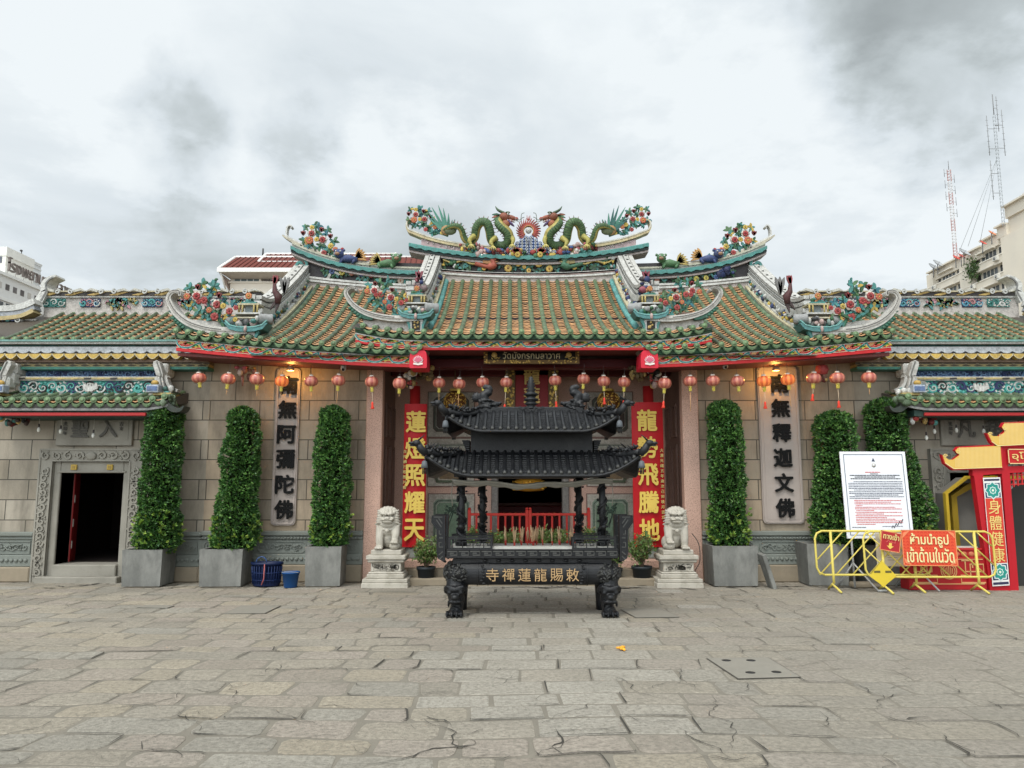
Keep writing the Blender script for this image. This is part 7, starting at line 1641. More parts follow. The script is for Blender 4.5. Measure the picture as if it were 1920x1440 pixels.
# ---------------------------------------------------------------- red health arch, fretwork base, yellow tunnel
def build_arch():
    y = 13.0; o = thing('health_arch', 'red cut-out archway with yellow gradient eaves, Thai sign and a banner of four gold characters', 'archway', (X(1890, y, 1100), y, 0)); RC = (.42, .012, .02)
    def XX(u, v): return P(u, v, y).x
    def ZZ(v): return Z(v, y)
    def poly(pts): return [(P(u, v, y).x, P(u, v, y).z) for u, v in pts]
    xr = XX(1905, 1113); th = .12
    q = MB(RC); q.prism(poly([(1857, 1113), (1908, 1115), (1897, 860), (1838, 862)]) if False else poly([(1862, 1112), (1908, 1116), (1884, 843), (1870, 836), (1822, 880)]), y, y + th)
    q = MB(RC)
    # posts of the frame: outer, inner, cross boards
    q.prism(poly([(1825, 882), (1842, 882), (1878, 1112), (1858, 1112)]), y, y + th); q.prism(poly([(1878, 880), (1893, 880), (1911, 1114), (1896, 1113)]), y, y + th)
    q.prism(poly([(1824, 878), (1940, 872), (1940, 884), (1824, 892)]), y + .002, y + th - .002); q.prism(poly([(1855, 1085), (1908, 1086), (1910, 1114), (1857, 1112)]), y + .002, y + th - .002); q.prism(poly([(1874, 830), (1888, 830), (1891, 884), (1878, 884)]), y + .004, y + th - .004); q.prism(poly([(1886, 836), (1990, 830), (1990, 842), (1886, 846)]), y + .006, y + th - .006)
    part('red_frame', q, ENAMEL, o)
    q = MB((.48, .03, .03))
    for i in range(9): q.prism(poly([(1893 + 8 * i, 884), (1895 + 8 * i, 884), (1897 + 8 * i, 915 - 2 * i), (1895 + 8 * i, 915 - 2 * i)]), y + .03, y + .06)
    for j in range(3): q.prism(poly([(1891, 890 + 9 * j), (1960, 886 + 9 * j), (1960, 888 + 9 * j), (1891, 892 + 9 * j)]), y + .035, y + .065)
    part('fretwork', q, ENAMEL, o)
    # yellow eaves with a red edge, curling tips
    for name, pts in (('lower_eave', [(1765, 853), (1770, 868), (1786, 879), (1876, 876), (1873, 836), (1794, 840), (1789, 846), (1797, 853), (1785, 862), (1776, 862)]), ('upper_eave', [(1849, 812), (1857, 828), (1868, 836), (1990, 830), (1990, 790), (1880, 795), (1876, 802), (1884, 808), (1872, 818), (1860, 818)])):
        c = [sum(a) / len(pts) for a in zip(*pts)]; out = [(c[0] + (u - c[0]) * 1.05, c[1] + (v - c[1]) * 1.14) for u, v in pts]
        q = MB(RC); q.prism(poly(out), y - .03, y + .04); e = part('red_edge', q, ENAMEL, o)
        q = MB((.62, .40, .09)); q.prism(poly(pts), y - .04, y - .03)
        u0, u1 = pts[2][0] + 3, pts[3][0] - 2
        for i in range(int((u1 - u0) / 2.4)):
            u = u0 + 2.4 * i; vt = pts[4][1] + 3 if u > pts[5][0] else pts[7][1] + 6; q.prism(poly([(u, vt), (u + 1.1, vt), (u + 1.1, pts[2][1] - 3), (u, pts[2][1] - 3)]), y - .0425, y - .04, (.68, .50, .20))
        for (u, v) in (pts[0], pts[6]):
            pp = P(u + 5, v + 2, y); q.ribbon(curl(pp.x, pp.z, .035, .008, 0, 1.2, 10), .012, y - .045, y - .03, (.70, .52, .2))
        q.ribbon(poly(pts[1:4]), .012, y - .045, y - .03, (.72, .60, .28)); part(name, q, ENAMEL, o)
    # small Thai sign
    q = MB((.45, .02, .02)); a, b = P(1888, 870, y), P(1985, 842, y); q.box(a.x, b.x, y - .05, y - .02, a.z, b.z); 
    for x0, x1, z0, z1 in ((a.x, b.x, a.z, a.z + .014), (a.x, b.x, b.z - .014, b.z), (a.x, a.x + .014, a.z, b.z)): q.box(x0, x1, y - .055, y - .05, z0, z1, (.70, .52, .26))
    text(q, 'อุโมงค์', .17, T(P(1926, 856, y).x, y - .055, (a.z + b.z) / 2), (.70, .50, .18), .006, .02, squash=(.58, .15)); part('thai_sign', q, ENAMEL, o)
    # banner with gold characters between two green rosettes
    t0, t1, b1, b0 = (1841, 896), (1873, 895), (1891, 1097), (1859, 1099)
    def bq(s_, t): u = lerp(lerp(t0[0], t1[0], s_), lerp(b0[0], b1[0], s_), t); v = lerp(lerp(t0[1], t1[1], s_), lerp(b0[1], b1[1], s_), t); return (u, v)
    def quad(q, s0, s1, a, b_, dy, c): q.prism(poly([bq(s0, a), bq(s1, a), bq(s1, b_), bq(s0, b_)]), y - .03 - dy, y - .026 - dy, c)
    q = MB(); quad(q, 0, 1, 0, 1, 0, (.70, .69, .66)); quad(q, .05, .95, .012, .03, .003, (.03, .03, .07)); quad(q, .05, .95, .965, .988, .003, (.03, .03, .07)); quad(q, .03, .97, .19, .79, .003, (.55, .05, .03)); quad(q, .06, .94, .05, .185, .003, (.02, .05, .10)); quad(q, .06, .94, .80, .945, .003, (.02, .05, .10)); part('banner', q, CLOTHM, o)
    q = MB()
    for t in (.118, .872):
        u, v = bq(.5, t); c = P(u, v, y)
        for rr, col in ((.135, (.60, .66, .64)), (.115, (.02, .24, .20)), (.06, (.55, .66, .60)), (.045, (.02, .28, .22)), (.02, (.7, .7, .6))):
            n = 16; q.prism([(c.x + rr * .93 * (1 + .12 * cos(8 * k * 2 * pi / 32)) * cos(2 * pi * k / 32), c.z + rr * (1 + .12 * cos(8 * k * 2 * pi / 32)) * sin(2 * pi * k / 32)) for k in range(32)], y - .036 - .001 * (1 / (rr * 20)), y - .034, col)
    for i, ch in enumerate('身體健康'):
        u, v = bq(.5, .27 + .148 * i); c = P(u, v, y); text(q, ch, .25, T(c.x, y - .038, c.z) @ RY(-.0), (.70, .55, .18), .006, .012, squash=(.20, .235))
    part('banner_characters', q, CLOTHM, o)
    # yellow board tunnel behind the arch
    t = thing('disinfection_tunnel', 'walk-through tunnel of yellow edged grey panels standing behind the red arch', 'tunnel', (X(1890, 13.5, 1100), 13.55, 0)); y2, y3 = 13.62, 13.95
    xa = P(1783, 1060, y2).x; za = P(1783, 925, y2).z; xb, zb_ = P(1812, 895, y2).x, P(1812, 895, y2).z; xc = xb + 1.15
    q = MB((.16, .15, .135))
    for xo, m_ in ((0, 1),):
        q.add([(xa, y2 + .05, 0), (xa, y3, 0), (xa, y3, za), (xa, y2 + .05, za)], [(0, 1, 2, 3)]); q.add([(xa, y2 + .05, za), (xa, y3, za), (xb, y3, zb_), (xb, y2 + .05, zb_)], [(0, 1, 2, 3)])
        q.add([(xb, y2 + .05, zb_), (xb, y3, zb_), (xc, y3, zb_), (xc, y2 + .05, zb_)], [(0, 1, 2, 3)]); q.add([(xa + .06, y3 - .02, 0), (xa + .75, y3 - .02, 0), (xa + .75, y3 - .02, zb_), (xb, y3 - .02, zb_), (xa + .06, y3 - .02, za)], [(0, 1, 2, 3, 4)], (.20, .19, .17))
    part('grey_panels', q, ENAMEL, t)
    q = MB((.50, .34, .03)); q.ribbon([(xa, 0), (xa, za), (xb, zb_), (xc, zb_)], .05, y2 - .04, y2 + .05); q.ribbon([(xa + .22, 0), (xa + .22, za - .05), (xb + .16, zb_ - .14)], .10, y3 - .2, y3 - .05, (.33, .22, .02)); q.ribbon([(xa + 1.05, 0), (xa + 1.05, za + .05), (xa + .9, zb_)], .12, y2 + .1, y3 - .1, (.40, .27, .02)); part('yellow_edging', q, ENAMEL, t)
    q = MB((.45, .45, .44)); e0, e1, e2 = P(1892, 930, 12.98), P(1925, 896, 12.98), P(1911, 1113, 12.98); q.ribbon([(e1.x, e1.z), (e0.x, e0.z), (e2.x, e2.z)], .035, 13.13, 13.2); q.prism([(e0.x + .03, e0.z), (e1.x + .1, e1.z), (e1.x + .5, e1.z), (e1.x + .5, 0), (e2.x + .03, 0)], 13.6, 13.62, (.035, .033, .03)); part('steel_edge', q, ENAMEL, t)
    # fretwork base panel
    y4 = 13.05; c = thing('fretwork_panel', 'low red panel with gold fretwork, round emblem and a row of bosses behind the barricade', 'panel', (X(1775, y4, 1100), y4, 0)); p0, p1 = P(1706, 1110, y4), P(1846, 1028, y4)
    q = MB((.40, .018, .022)); q.bbox(p0.x, p1.x, y4, y4 + .3, 0, p1.z - .14, .01); q.bbox(p0.x + .7, p1.x, y4 + .04, y4 + .3, p1.z - .14, p1.z, .01); q.box(p0.x + .7, p1.x + .02, y4 + .02, y4 + .04, p1.z - .03, p1.z, (.50, .03, .03)); q.box(p0.x + .75, p1.x - .05, y4 + .1, y4 + .25, p1.z, p1.z + .02, (.55, .52, .46)); part('panel_body', q, ENAMEL, c)
    q = MB((.66, .38, .16)); zc = .31
    for x in frange(p0.x + .72, p1.x - .08, 5): q.ell((x, y4 + .04, p1.z - .10), (.055, .02, .045), (.50, .16, .08), 9, 5)
    cx = (p0.x + p1.x) / 2 + .02
    for rr in (.13, .10): q.ribbon([(cx + rr * cos(a), zc + rr * sin(a)) for a in frange(0, 2 * pi, 25)], .012, y4 - .012, y4 + .002)
    for k in range(-2, 3): q.ribbon([(cx + .03 * k, zc - .075 + .015 * abs(k)), (cx + .03 * k, zc + .075 - .015 * abs(k))], .011, y4 - .012, y4 + .002)
    for pts in ([(.1, .12), (.5, .12), (.5, .24), (.34, .24), (.34, .42), (.12, .42), (.12, .30), (.42, .30), (.42, .48)], [(.06, .20), (.24, .20), (.24, .52)], [(.48, .48), (.30, .48), (.30, .36)]):
        for s in (-1, 1): q.ribbon([(cx + s * (.70 - a), b) for a, b in pts], .022, y4 - .010, y4 + .002)
    for z in (.10, .50): q.ribbon([(p0.x + .05, z), (p1.x - .05, z)], .014, y4 - .011, y4 + .002)
    part('gold_fretwork', q, ENAMEL, c)
build_arch()

q = MB((.05, .045, .04)); q.tube(spline([P(1297, 1000, 13.95), P(1310, 1020, 13.9), P(1312, 1052, 13.85), P(1303, 1072, 13.8), P(1310, 1088, 13.75)], 6), .008, 5)
solo('power_cable', q, ENAMEL, 'thin dark cable hanging loose down the right granite pier behind the right lion', 'cable')
# ---------------------------------------------------------------- ground and paving
GST = mat('paving_stone', attr=True, rough=.82, spec=.2, var=.5, vscale=20, bump=1.0, bscale=42, fn=speckle_fn((.19, .172, .14), 34, .50, .66, .6), dirt=(.20, .182, .148, .5), dscale=.8)
MORT = mat('worn_mortar', (.195, .175, .14), rough=.9, var=.2, vscale=3, bump=.5, bscale=40, dirt=(.15, .135, .11, .5), dscale=1.3)
q = MB(); q.add([(-400, -60, -.004), (400, -60, -.004), (400, 700, -.004), (-400, 700, -.004)], [(0, 1, 2, 3)]); solo('ground', q, MORT, kind='structure', loc=(0, 0, -.004))
def build_paving():
    q = MB(); y = 2.2; row = 0; J = []
    while y < 14.1:
        h = R.uniform(.27, .46); x = -15 + R.uniform(-.5, 0)
        while x < 15:
            w = R.choice((R.uniform(.32, .45), R.uniform(.45, .65), R.uniform(.55, .9))); cx, cy = x + w / 2, y + h / 2; mid = abs(cx - .42) < .95 and cy > 5.6
            if mid: w = R.uniform(.5, .8); cx = x + w / 2
            right = max(0, min(1, (cx - .3) / 2.2)) * (1 if cy > 4.4 or cx > 2.5 else .6)
            gap = R.uniform(.005, .020) * (1 - .6 * right); 
            if abs(cx) < (cy * .72 + .8):
                pts = []; hw, hh = w / 2 - gap, h / 2 - gap; cr = R.uniform(.25, .5) * min(hw, hh) if not mid else .02
                base = [(-hw + cr, -hh), (0, -hh), (hw - cr, -hh), (hw - cr * .25, -hh + cr * .25), (hw, -hh + cr), (hw, hh - cr), (hw - cr * .25, hh - cr * .25), (hw - cr, hh), (0, hh), (-hw + cr, hh), (-hw + cr * .25, hh - cr * .25), (-hw, hh - cr), (-hw, -hh + cr), (-hw + cr * .25, -hh + cr * .25)]
                jt = .020 if not mid else .006
                for a, b in base:
                    n1 = noise.noise(Vector((cx + a, cy + b, 0)) * 3.1); n2 = noise.noise(Vector((cx + a, cy + b, 7)) * 3.1); g1 = noise.noise(Vector(((cx + a) * .5, (cy + b) * .5, 3))) * .08; g2 = noise.noise(Vector(((cx + a) * .5, (cy + b) * .5, 9))) * .11
                    pts.append((cx + a + n1 * jt * 1.6 + g1 + R.uniform(-jt, jt) * .5, cy + b + n2 * jt * 1.6 + g2 + R.uniform(-jt, jt) * .5))
                if R.random() < .42: J.append(pts)
                t = .0 + R.uniform(-.002, .004) * (1 - .5 * right); n = len(pts); mx, my = sum(p[0] for p in pts) / n, sum(p[1] for p in pts) / n
                tilt = (R.uniform(-.006, .006), R.uniform(-.008, .008))
                def zz(a, b): return t + (a - mx) * tilt[0] + (b - my) * tilt[1]
                k = .93
                vs = [(a, b, -.02) for a, b in pts] + [(lerp(mx, a, .985), lerp(my, b, .98), zz(a, b) - .004) for a, b in pts] + [(lerp(mx, a, k), lerp(my, b, k), zz(a, b)) for a, b in pts]
                c = R.choice(((.345, .317, .268), (.365, .334, .278), (.325, .302, .260), (.35, .315, .275), (.33, .315, .278), (.375, .337, .272), (.335, .300, .258)))
                c = vary((c[0] * .90, c[1] * .87, c[2] * .825), .08); mc = (.275, .252, .21)
                f = right * .55; c = tuple(lerp(u, v, f) for u, v in zip(c, mc))
                if mid: c = vary(R.choice(((.345, .318, .268), (.33, .302, .252), (.355, .328, .276), (.335, .30, .245))), .05)
                elif R.random() < .006: c = (.35, .325, .28)
                q.add(vs, [(i, (i + 1) % n, n + (i + 1) % n, n + i) for i in range(n)], tuple(u * .88 for u in c)); q.add(vs, [(n + i, n + (i + 1) % n, 2 * n + (i + 1) % n, 2 * n + i) for i in range(n)] + [tuple(range(2 * n, 3 * n))], c, False)
            x += w
        y += h; row += 1
    k = MB((.05, .046, .038))
    for pts in J:
        n = len(pts); i0 = R.randrange(n); m_ = R.randrange(3, 8); seq = [pts[(i0 + j) % n] for j in range(m_)]; vs = []
        for j, (a, b) in enumerate(seq):
            a += R.uniform(-.006, .006); b += R.uniform(-.006, .006); w = R.uniform(.0015, .0065) * (0 if j in (0, m_ - 1) else 1) + .001; p, s_ = seq[max(j - 1, 0)], seq[min(j + 1, m_ - 1)]; dx, dy = s_[0] - p[0], s_[1] - p[1]; l = sqrt(dx * dx + dy * dy) or 1
            vs += [(a - dy / l * w, b + dx / l * w, .0085), (a + dy / l * w, b - dx / l * w, .0085)]
        k.add(vs, [(2 * j, 2 * j + 1, 2 * j + 3, 2 * j + 2) for j in range(m_ - 1)])
    solo('paving', q, GST, kind='structure', loc=(0, 0, 0))
    # dark open joints and cracks
    def crack(x, y_, ang, n, w):
        pts = []; a = ang
        for i in range(n):
            pts.append((x, y_)); a = lerp(a, ang, .4) + R.uniform(-.9, .9); st = R.uniform(.03, .11); x += cos(a) * st; y_ += sin(a) * st
        ws = [w * R.uniform(.3, 1.4) * sin(pi * (i + .6) / (n + .2)) for i in range(n)]; vs = []
        for i, (px, py) in enumerate(pts):
            p, s = pts[max(i - 1, 0)], pts[min(i + 1, n - 1)]; dx, dy = s[0] - p[0], s[1] - p[1]; l = sqrt(dx * dx + dy * dy) or 1
            vs += [(px - dy / l * ws[i] / 2, py + dx / l * ws[i] / 2, .0085), (px + dy / l * ws[i] / 2, py - dx / l * ws[i] / 2, .0085)]
        k.add(vs, [(2 * i, 2 * i + 1, 2 * i + 3, 2 * i + 2) for i in range(n - 1)])
    def ground(u, v):
        b = (720 - v) / FOC; ang = math.atan(b) + PITCH; t = -EYE / (b * cos(PITCH) + sin(PITCH)); return ((u - 960) / FOC * t, t * (cos(PITCH) - b * sin(PITCH)))
    for (u0, v0, u1, v1, w) in ((700, 1435, 800, 1345, .022), (800, 1345, 900, 1362, .02), (795, 1350, 880, 1425, .016), (880, 1425, 960, 1405, .018), (1040, 1365, 1050, 1438, .018), (1180, 1265, 1210, 1335, .012), (1260, 1250, 1320, 1300, .010), (1320, 1300, 1400, 1420, .012), (1580, 1275, 1660, 1345, .015), (1660, 1345, 1780, 1375, .02), (1770, 1380, 1900, 1440, .02), (1700, 1350, 1710, 1345, .02), (330, 1430, 440, 1340, .012), (150, 1350, 300, 1285, .012), (200, 1310, 360, 1310, .009),
                          (420, 1280, 520, 1300, .010), (560, 1280, 700, 1215, .008), (1370, 1115, 1480, 1150, .012), (1500, 1130, 1620, 1180, .010), (1740, 1130, 1850, 1160, .022), (1650, 1120, 1760, 1130, .016), (1420, 1210, 1600, 1230, .008), (1050, 1345, 1170, 1340, .010), (1170, 1340, 1290, 1375, .010), (1280, 1370, 1300, 1440, .012), (350, 1290, 420, 1330, .012), (130, 1320, 60, 1340, .012), (1330, 1420, 1450, 1425, .012), (1880, 1330, 1920, 1322, .016), (500, 1330, 620, 1345, .008), (0, 1385, 150, 1345, .010),
                          (560, 1190, 660, 1210, .008), (1640, 1260, 1760, 1290, .008), (900, 1290, 1080, 1270, .006), (960, 1210, 1100, 1215, .006)):
        a, b = ground(u0, v0), ground(u1, v1); l = sqrt((b[0] - a[0]) ** 2 + (b[1] - a[1]) ** 2); crack(a[0], a[1], atan2(b[1] - a[1], b[0] - a[0]), max(4, int(l / .07)), w * .7)
    for i in range(220):
        y_ = R.uniform(3.2, 13); x = R.uniform(-.7, .7) * y_; crack(x, y_, R.choice((0, 0, pi, 1.3)) + R.uniform(-.3, .3), R.randrange(4, 10), R.uniform(.003, .008))
    for i in range(70):   # damp gaps along the foot of the wall
        x = R.uniform(-8, 8); crack(x, R.uniform(13.2, 13.9), R.uniform(-.1, .1), R.randrange(5, 14), R.uniform(.02, .07))
    solo('paving_crack', k, mat('dark_joint', attr=True, rough=.95, var=.2), kind='structure', loc=(0, 0, .0085))
    # covers
    cov = mat('worn_concrete_cover', (.225, .207, .172), rough=.85, var=.15, vscale=6, bump=.3, bscale=40, dirt=(.2, .19, .16, .5), dscale=2)
    def cover(c4, name, label, holes):
        P4 = [ground(*c) for c in c4]; q = MB(); cx, cy = sum(p[0] for p in P4) / 4, sum(p[1] for p in P4) / 4
        o = thing(name, label, 'manhole cover', (cx, cy, 0)); g = MB((.05, .045, .04)); g.add([(lerp(cx, a, 1.03), lerp(cy, b, 1.04), .0095) for a, b in P4], [(0, 1, 2, 3)]); part('gap', g, ENAMEL, o)
        vs = [(a, b, .0) for a, b in P4] + [(a, b, .011) for a, b in P4] + [(lerp(cx, a, .985), lerp(cy, b, .98), .014) for a, b in P4]; q.add(vs, [(4, 5, 1, 0), (5, 6, 2, 1), (6, 7, 3, 2), (7, 4, 0, 3), (8, 9, 5, 4), (9, 10, 6, 5), (10, 11, 7, 6), (11, 8, 4, 7), (11, 10, 9, 8)]); q.f = [f[::-1] for f in q.f]; part('slab', q, cov, o)
        if holes:
            h = MB((.02, .02, .02))
            for u, v in holes: a, b = ground(u, v); h.lathe([(.045, .0145), (.045, .0155), (.001, .0155)], (a, b, 0), 16)
            part('lifting_hole', h, ENAMEL, o)
    cover(((1326, 1236), (1384, 1274), (1500, 1271), (1440, 1235)), 'manhole_cover', 'square concrete cover with four dark lifting holes in the paving on the right', ((1362, 1241), (1408, 1241), (1407, 1264), (1456, 1263)))
    cover(((1164, 1144), (1192, 1159), (1273, 1158), (1240, 1143)), 'manhole_cover', 'plain concrete cover beside the right front foot of the burner', None)
    cover(((452, 1137), (420, 1152), (497, 1151), (526, 1137)), 'manhole_cover', 'plain concrete cover in the paving left of the burner', None)
    cover(((275, 1136), (258, 1140), (314, 1141), (327, 1137)), 'drain_cover', 'small dark drain cover in the paving before the left planters', None)
    a, b = ground(1167, 1220); q = MB((.75, .30, .02))
    for i in range(9): t = R.uniform(0, 6.3); d = R.uniform(.0, .05); q.ell((a + d * cos(t), b + d * sin(t), .02 + R.uniform(0, .02)), (.028, .02, .012), vary((.78, .34, .03), .2), 6, 4, RZ(t) @ RY(R.uniform(-.6, .6)))
    solo('fallen_flower', q, ENAMEL, 'small orange fallen flower lying on the paving right of the middle', 'flower')
build_paving()
# ---------------------------------------------------------------- buildings behind
BW = mat('white_concrete', attr=True, rough=.8, var=.08, vscale=.7, dirt=(.42, .40, .36, .3), dscale=.35)
def build_back():
    # --- Thai roofed building behind the left side roof
    Y0 = 110.0; o = thing('red_roofed_building', 'pale building with hipped dark red roof behind the left side roof', 'building', (X(600, Y0, 600), Y0, 0))
    def Q(u, v, y=Y0): p = P(u, v, y); return p.x, p.z
    q = MB((.74, .67, .57)); x0, x1 = Q(432, 520)[0], Q(830, 520)[0]; zt = Q(600, 507)[1]; wz0, wz1 = Q(460, 528)[1], Q(460, 512)[1]; wx0, wx1, ox1 = Q(438, 520)[0], Q(486, 520)[0], Q(575, 520)[0]
    q.box(x0, x1, Y0, Y0 + 24, 0, wz0); q.box(x0, wx0, Y0, Y0 + 24, wz0, zt); q.box(wx1, wx1 + .3, Y0, Y0 + 24, wz0, zt); q.box(ox1, x1, Y0, Y0 + 24, wz0, zt); q.box(wx0, wx1, Y0, Y0 + 1, wz1 + .05, zt); q.box(x0 - .2, ox1, Y0 - .2, Y0, wz0 - .25, wz0); part('wall', q, BW, o)
    GL = mat('dull_glass', attr=True, rough=.15, var=.1)
    for i in range(4):
        a, b = lerp(wx0, wx1, i / 4), lerp(wx0, wx1, (i + 1) / 4); f = MB((.66, .66, .63)); f.box(a, b, Y0 + .1, Y0 + .25, wz0, wz0 + .1); f.box(a, b, Y0 + .1, Y0 + .25, wz1 - .1, wz1 + .05); f.box(a, a + .14, Y0 + .1, Y0 + .25, wz0 + .1, wz1 - .1); f.box(a, b, Y0 + .12, Y0 + .24, lerp(wz0, wz1, .65), lerp(wz0, wz1, .65) + .07); w = part('window', f, BW, o)
        g = MB(vary((.14, .18, .18), .15)); g.box(a + .14, b, Y0 + .18, Y0 + .22, wz0 + .1, wz1 - .1); part('pane', g, GL, w)
    g = MB((.03, .035, .035)); g.box(wx1 + .3, ox1, Y0 + 5, Y0 + 5.2, wz0, zt)
    for i in range(7): g.box(wx1 + .8 + .7 * i, wx1 + .9 + .7 * i, Y0 + 2, Y0 + 2.2, wz0, wz0 + 2.2 - .2 * i, (.25, .25, .25))
    part('open_gallery', g, BW, o)
    RT = mat('red_roof_tile', attr=True, rough=.8, var=.2, vscale=1.2, bump=.3, bscale=9); q = MB((.13, .028, .018)); t = MB((.76, .74, .70)); yf = Y0 - 2.6
    def slope(e0, e1, r0_, r1_, ya, yb, off=0):
        a, b, c, d = P(*e0, ya), P(*e1, ya), P(*r1_, yb), P(*r0_, yb); q.add([a, b, c, d], [(0, 1, 2, 3)])
        n = int((b.x - a.x) / .8)
        for k in range(n + 1):
            s_ = k / n; u = a.lerp(b, s_); w = d.lerp(c, s_); q.tube([u + Vector((0, 0, .04)), w + Vector((0, 0, .04))], .09, 4, (.105, .022, .015))
        return a, b, c, d
    a, b, c, d = slope((410, 503), (830, 503), (442, 482), (830, 482), yf, Y0 + 5); t.tube([a, d], .22, 6); t.tube([d, c], .2, 6); t.box(a.x - .2, b.x, yf - .15, yf + .05, a.z - .55, a.z + .05); q.add([a, d, d + Vector((.5, 14, 0)), a + Vector((0, 16, 0))], [(0, 1, 2, 3)])
    a2, b2, c2, d2 = slope((485, 491), (745, 491), (499, 476.5), (742, 476.5), Y0 + 2.0, Y0 + 8); t.tube([a2, d2], .24, 6); t.tube([d2, c2], .22, 6); t.tube([b2, c2], .3, 6); t.box(a2.x, b2.x, Y0 + 1.8, Y0 + 2.1, a2.z - .3, a2.z + .1)
    t.add([a + Vector((0, 0, -.5)), b + Vector((0, 0, -.5)), (b.x, Y0, a.z - .9), (x0, Y0, a.z - .9)], [(3, 2, 1, 0)], (.42, .37, .32)); t.add([a + Vector((0, 0, -.5)), (x0, Y0, a.z - 3), (x0, Y0 + 14, a.z - 3), a + Vector((0, 16, -.5))], [(0, 1, 2, 3)], (.66, .52, .45))
    t.tube([P(412, 506, yf), P(424, 545, Y0 - .3)], .14, 6); p = P(493, 474, Y0 + 8); t.tube([p + Vector((0, 0, -.5)), p + Vector((0, 0, .7))], .14, 6, (.06, .06, .06)); part('roof', q, RT, o); part('white_trim', t, BW, o)
    # --- hospital on the far left, its side running away from us
    xs_ = -59.7; o = thing('hospital_building', 'white ribbed hospital block with large dark Thai roof letters at the far left', 'building', (xs_, 95, 0)); zp = P(52, 541, 95).z
    q = MB((.70, .70, .69)); q.box(xs_ - 12, xs_, 80, 103, 0, zp - .35); q.box(xs_ - 12, xs_ + .25, 80, 103.2, zp - .35, zp, (.76, .76, .74)); q.box(xs_ - .05, xs_ + .2, 80, 103.1, zp - 3.3, zp - 2.9, (.76, .76, .74))
    q.box(xs_ - .05, xs_ + .1, 80, 103, zp - 5.2, zp - 3.5, (.09, .10, .11)); q.box(xs_ - .05, xs_ + .2, 80, 103.1, zp - 6.0, zp - 5.2, (.72, .72, .7))
    part('front_block', q, BW, o)
    for i in range(16):
        b = MB((.64, .64, .62)); y = 81 + 1.38 * i; b.box(xs_ + .1, xs_ + .2, y, y + .35, zp - 5.2, zp - 3.5); b.box(xs_ - .02, xs_ + .03, y + .3, y + 1.0, zp - 1.9, zp - 1.2, R.choice(((.10, .09, .09), (.25, .12, .10), (.14, .13, .13), (.5, .48, .45)))); part('window', b, BW, o)
    c0 = P(37, 478, 105); q = MB((.64, .65, .64)); q.box(c0.x - 9, c0.x, 105, 110, 0, c0.z)
    for k in range(16): q.box(c0.x - 9.05, c0.x + .08, 104.93, 110.05, c0.z - .30 - .62 * k, c0.z - .1 - .62 * k, (.72, .73, .72))
    q.box(c0.x - 9.1, c0.x + .12, 104.85, 110.1, c0.z - .1, c0.z + .05, (.74, .74, .72)); q.tube([(c0.x - .1, 105.5, c0.z), (c0.x - .1, 105.5, c0.z + .75)], .06, 5, (.06, .06, .06)); q.ell((c0.x - .1, 105.4, c0.z + .75), (.2, .2, .16), (.05, .05, .05)); part('stair_tower', q, BW, o)
    c1 = P(13, 463, 99); q = MB((.68, .66, .60)); q.box(c1.x - 14, c1.x, 99, 104.9, 0, c1.z)
    for k in range(6): q.box(c1.x - 14.1, c1.x + .1, 98.9, 104.9, c1.z - 1.2 - 2.6 * k, c1.z - .0 - 2.6 * k, (.74, .73, .68)); q.box(c1.x - 13, c1.x - .5, 98.95, 99.1, c1.z - 2.2 - 2.6 * k, c1.z - 1.3 - 2.6 * k, (.10, .11, .13))
    part('tall_block', q, BW, o)
    q = MB(); text(q, 'โรงพยาบาลกลาง', 1.5, T(xs_ + .1, 94.6, zp + 1.25) @ RZ(pi / 2), (.13, .105, .095), .25, .008, squash=(13.0, 1.7))
    for i in range(9): y = 88.5 + 1.55 * i; q.tube([(xs_ - .15, y, zp), (xs_ - .15, y, zp + .6)], .03, 4, (.2, .17, .16))
    part('roof_lettering', q, BW, o)
    # --- apartment block on the right, its side running away from us
    K = 2.6; YF = 50 * K; xw = P(1738, 540, YF).x; o = thing('apartment_block', 'cream apartment block with stepped roofline and balconies behind the right wing', 'building', (xw, 45 * K, 0)); ht = Z(515, YF)
    def yy(u): return YF * (1738 - 960) / (u - 960)
    C = (.66, .60, .50); q = MB(C); h1 = P(1862, 446, yy(1862)).z; h2 = P(1885, 424, yy(1885)).z; h3 = P(1890, 392, yy(1890)).z; st = [(YF, yy(1842), ht), (yy(1842), yy(1872), max(ht + .5, h1)), (yy(1872), yy(1890), max(ht + 1.2, h2)), (yy(1890), 78, h3)]
    for a, b, h in st: q.box(xw + .9, xw + 30, b, a, 0, h)
    part('wall', q, BW, o); q = MB(C)
    for a, b, h in st: q.box(xw + .5, xw + .92, b, a, h - 1.5, h + .1); q.box(xw, xw + 1.0, b, a, h + .1, h + .35, vary(C, .05))
    rows = [ht - 2.6 - 2.75 * k for k in range(9)]
    for z in rows: q.box(xw + .1, xw + .9, yy(1884), YF, z - 1.15, z + .10, vary(C, .03)); q.box(xw - .0, xw + .12, yy(1884), YF, z + .02, z + .18, (.72, .67, .58))
    for u0, u1 in ((1738, 1750), (1800, 1821), (1883, 1960)): q.box(xw + .05, xw + .9, max(78, yy(u1)), yy(u0), 0, ht - .2, vary(C, .04))
    part('balcony_bands', q, BW, o)
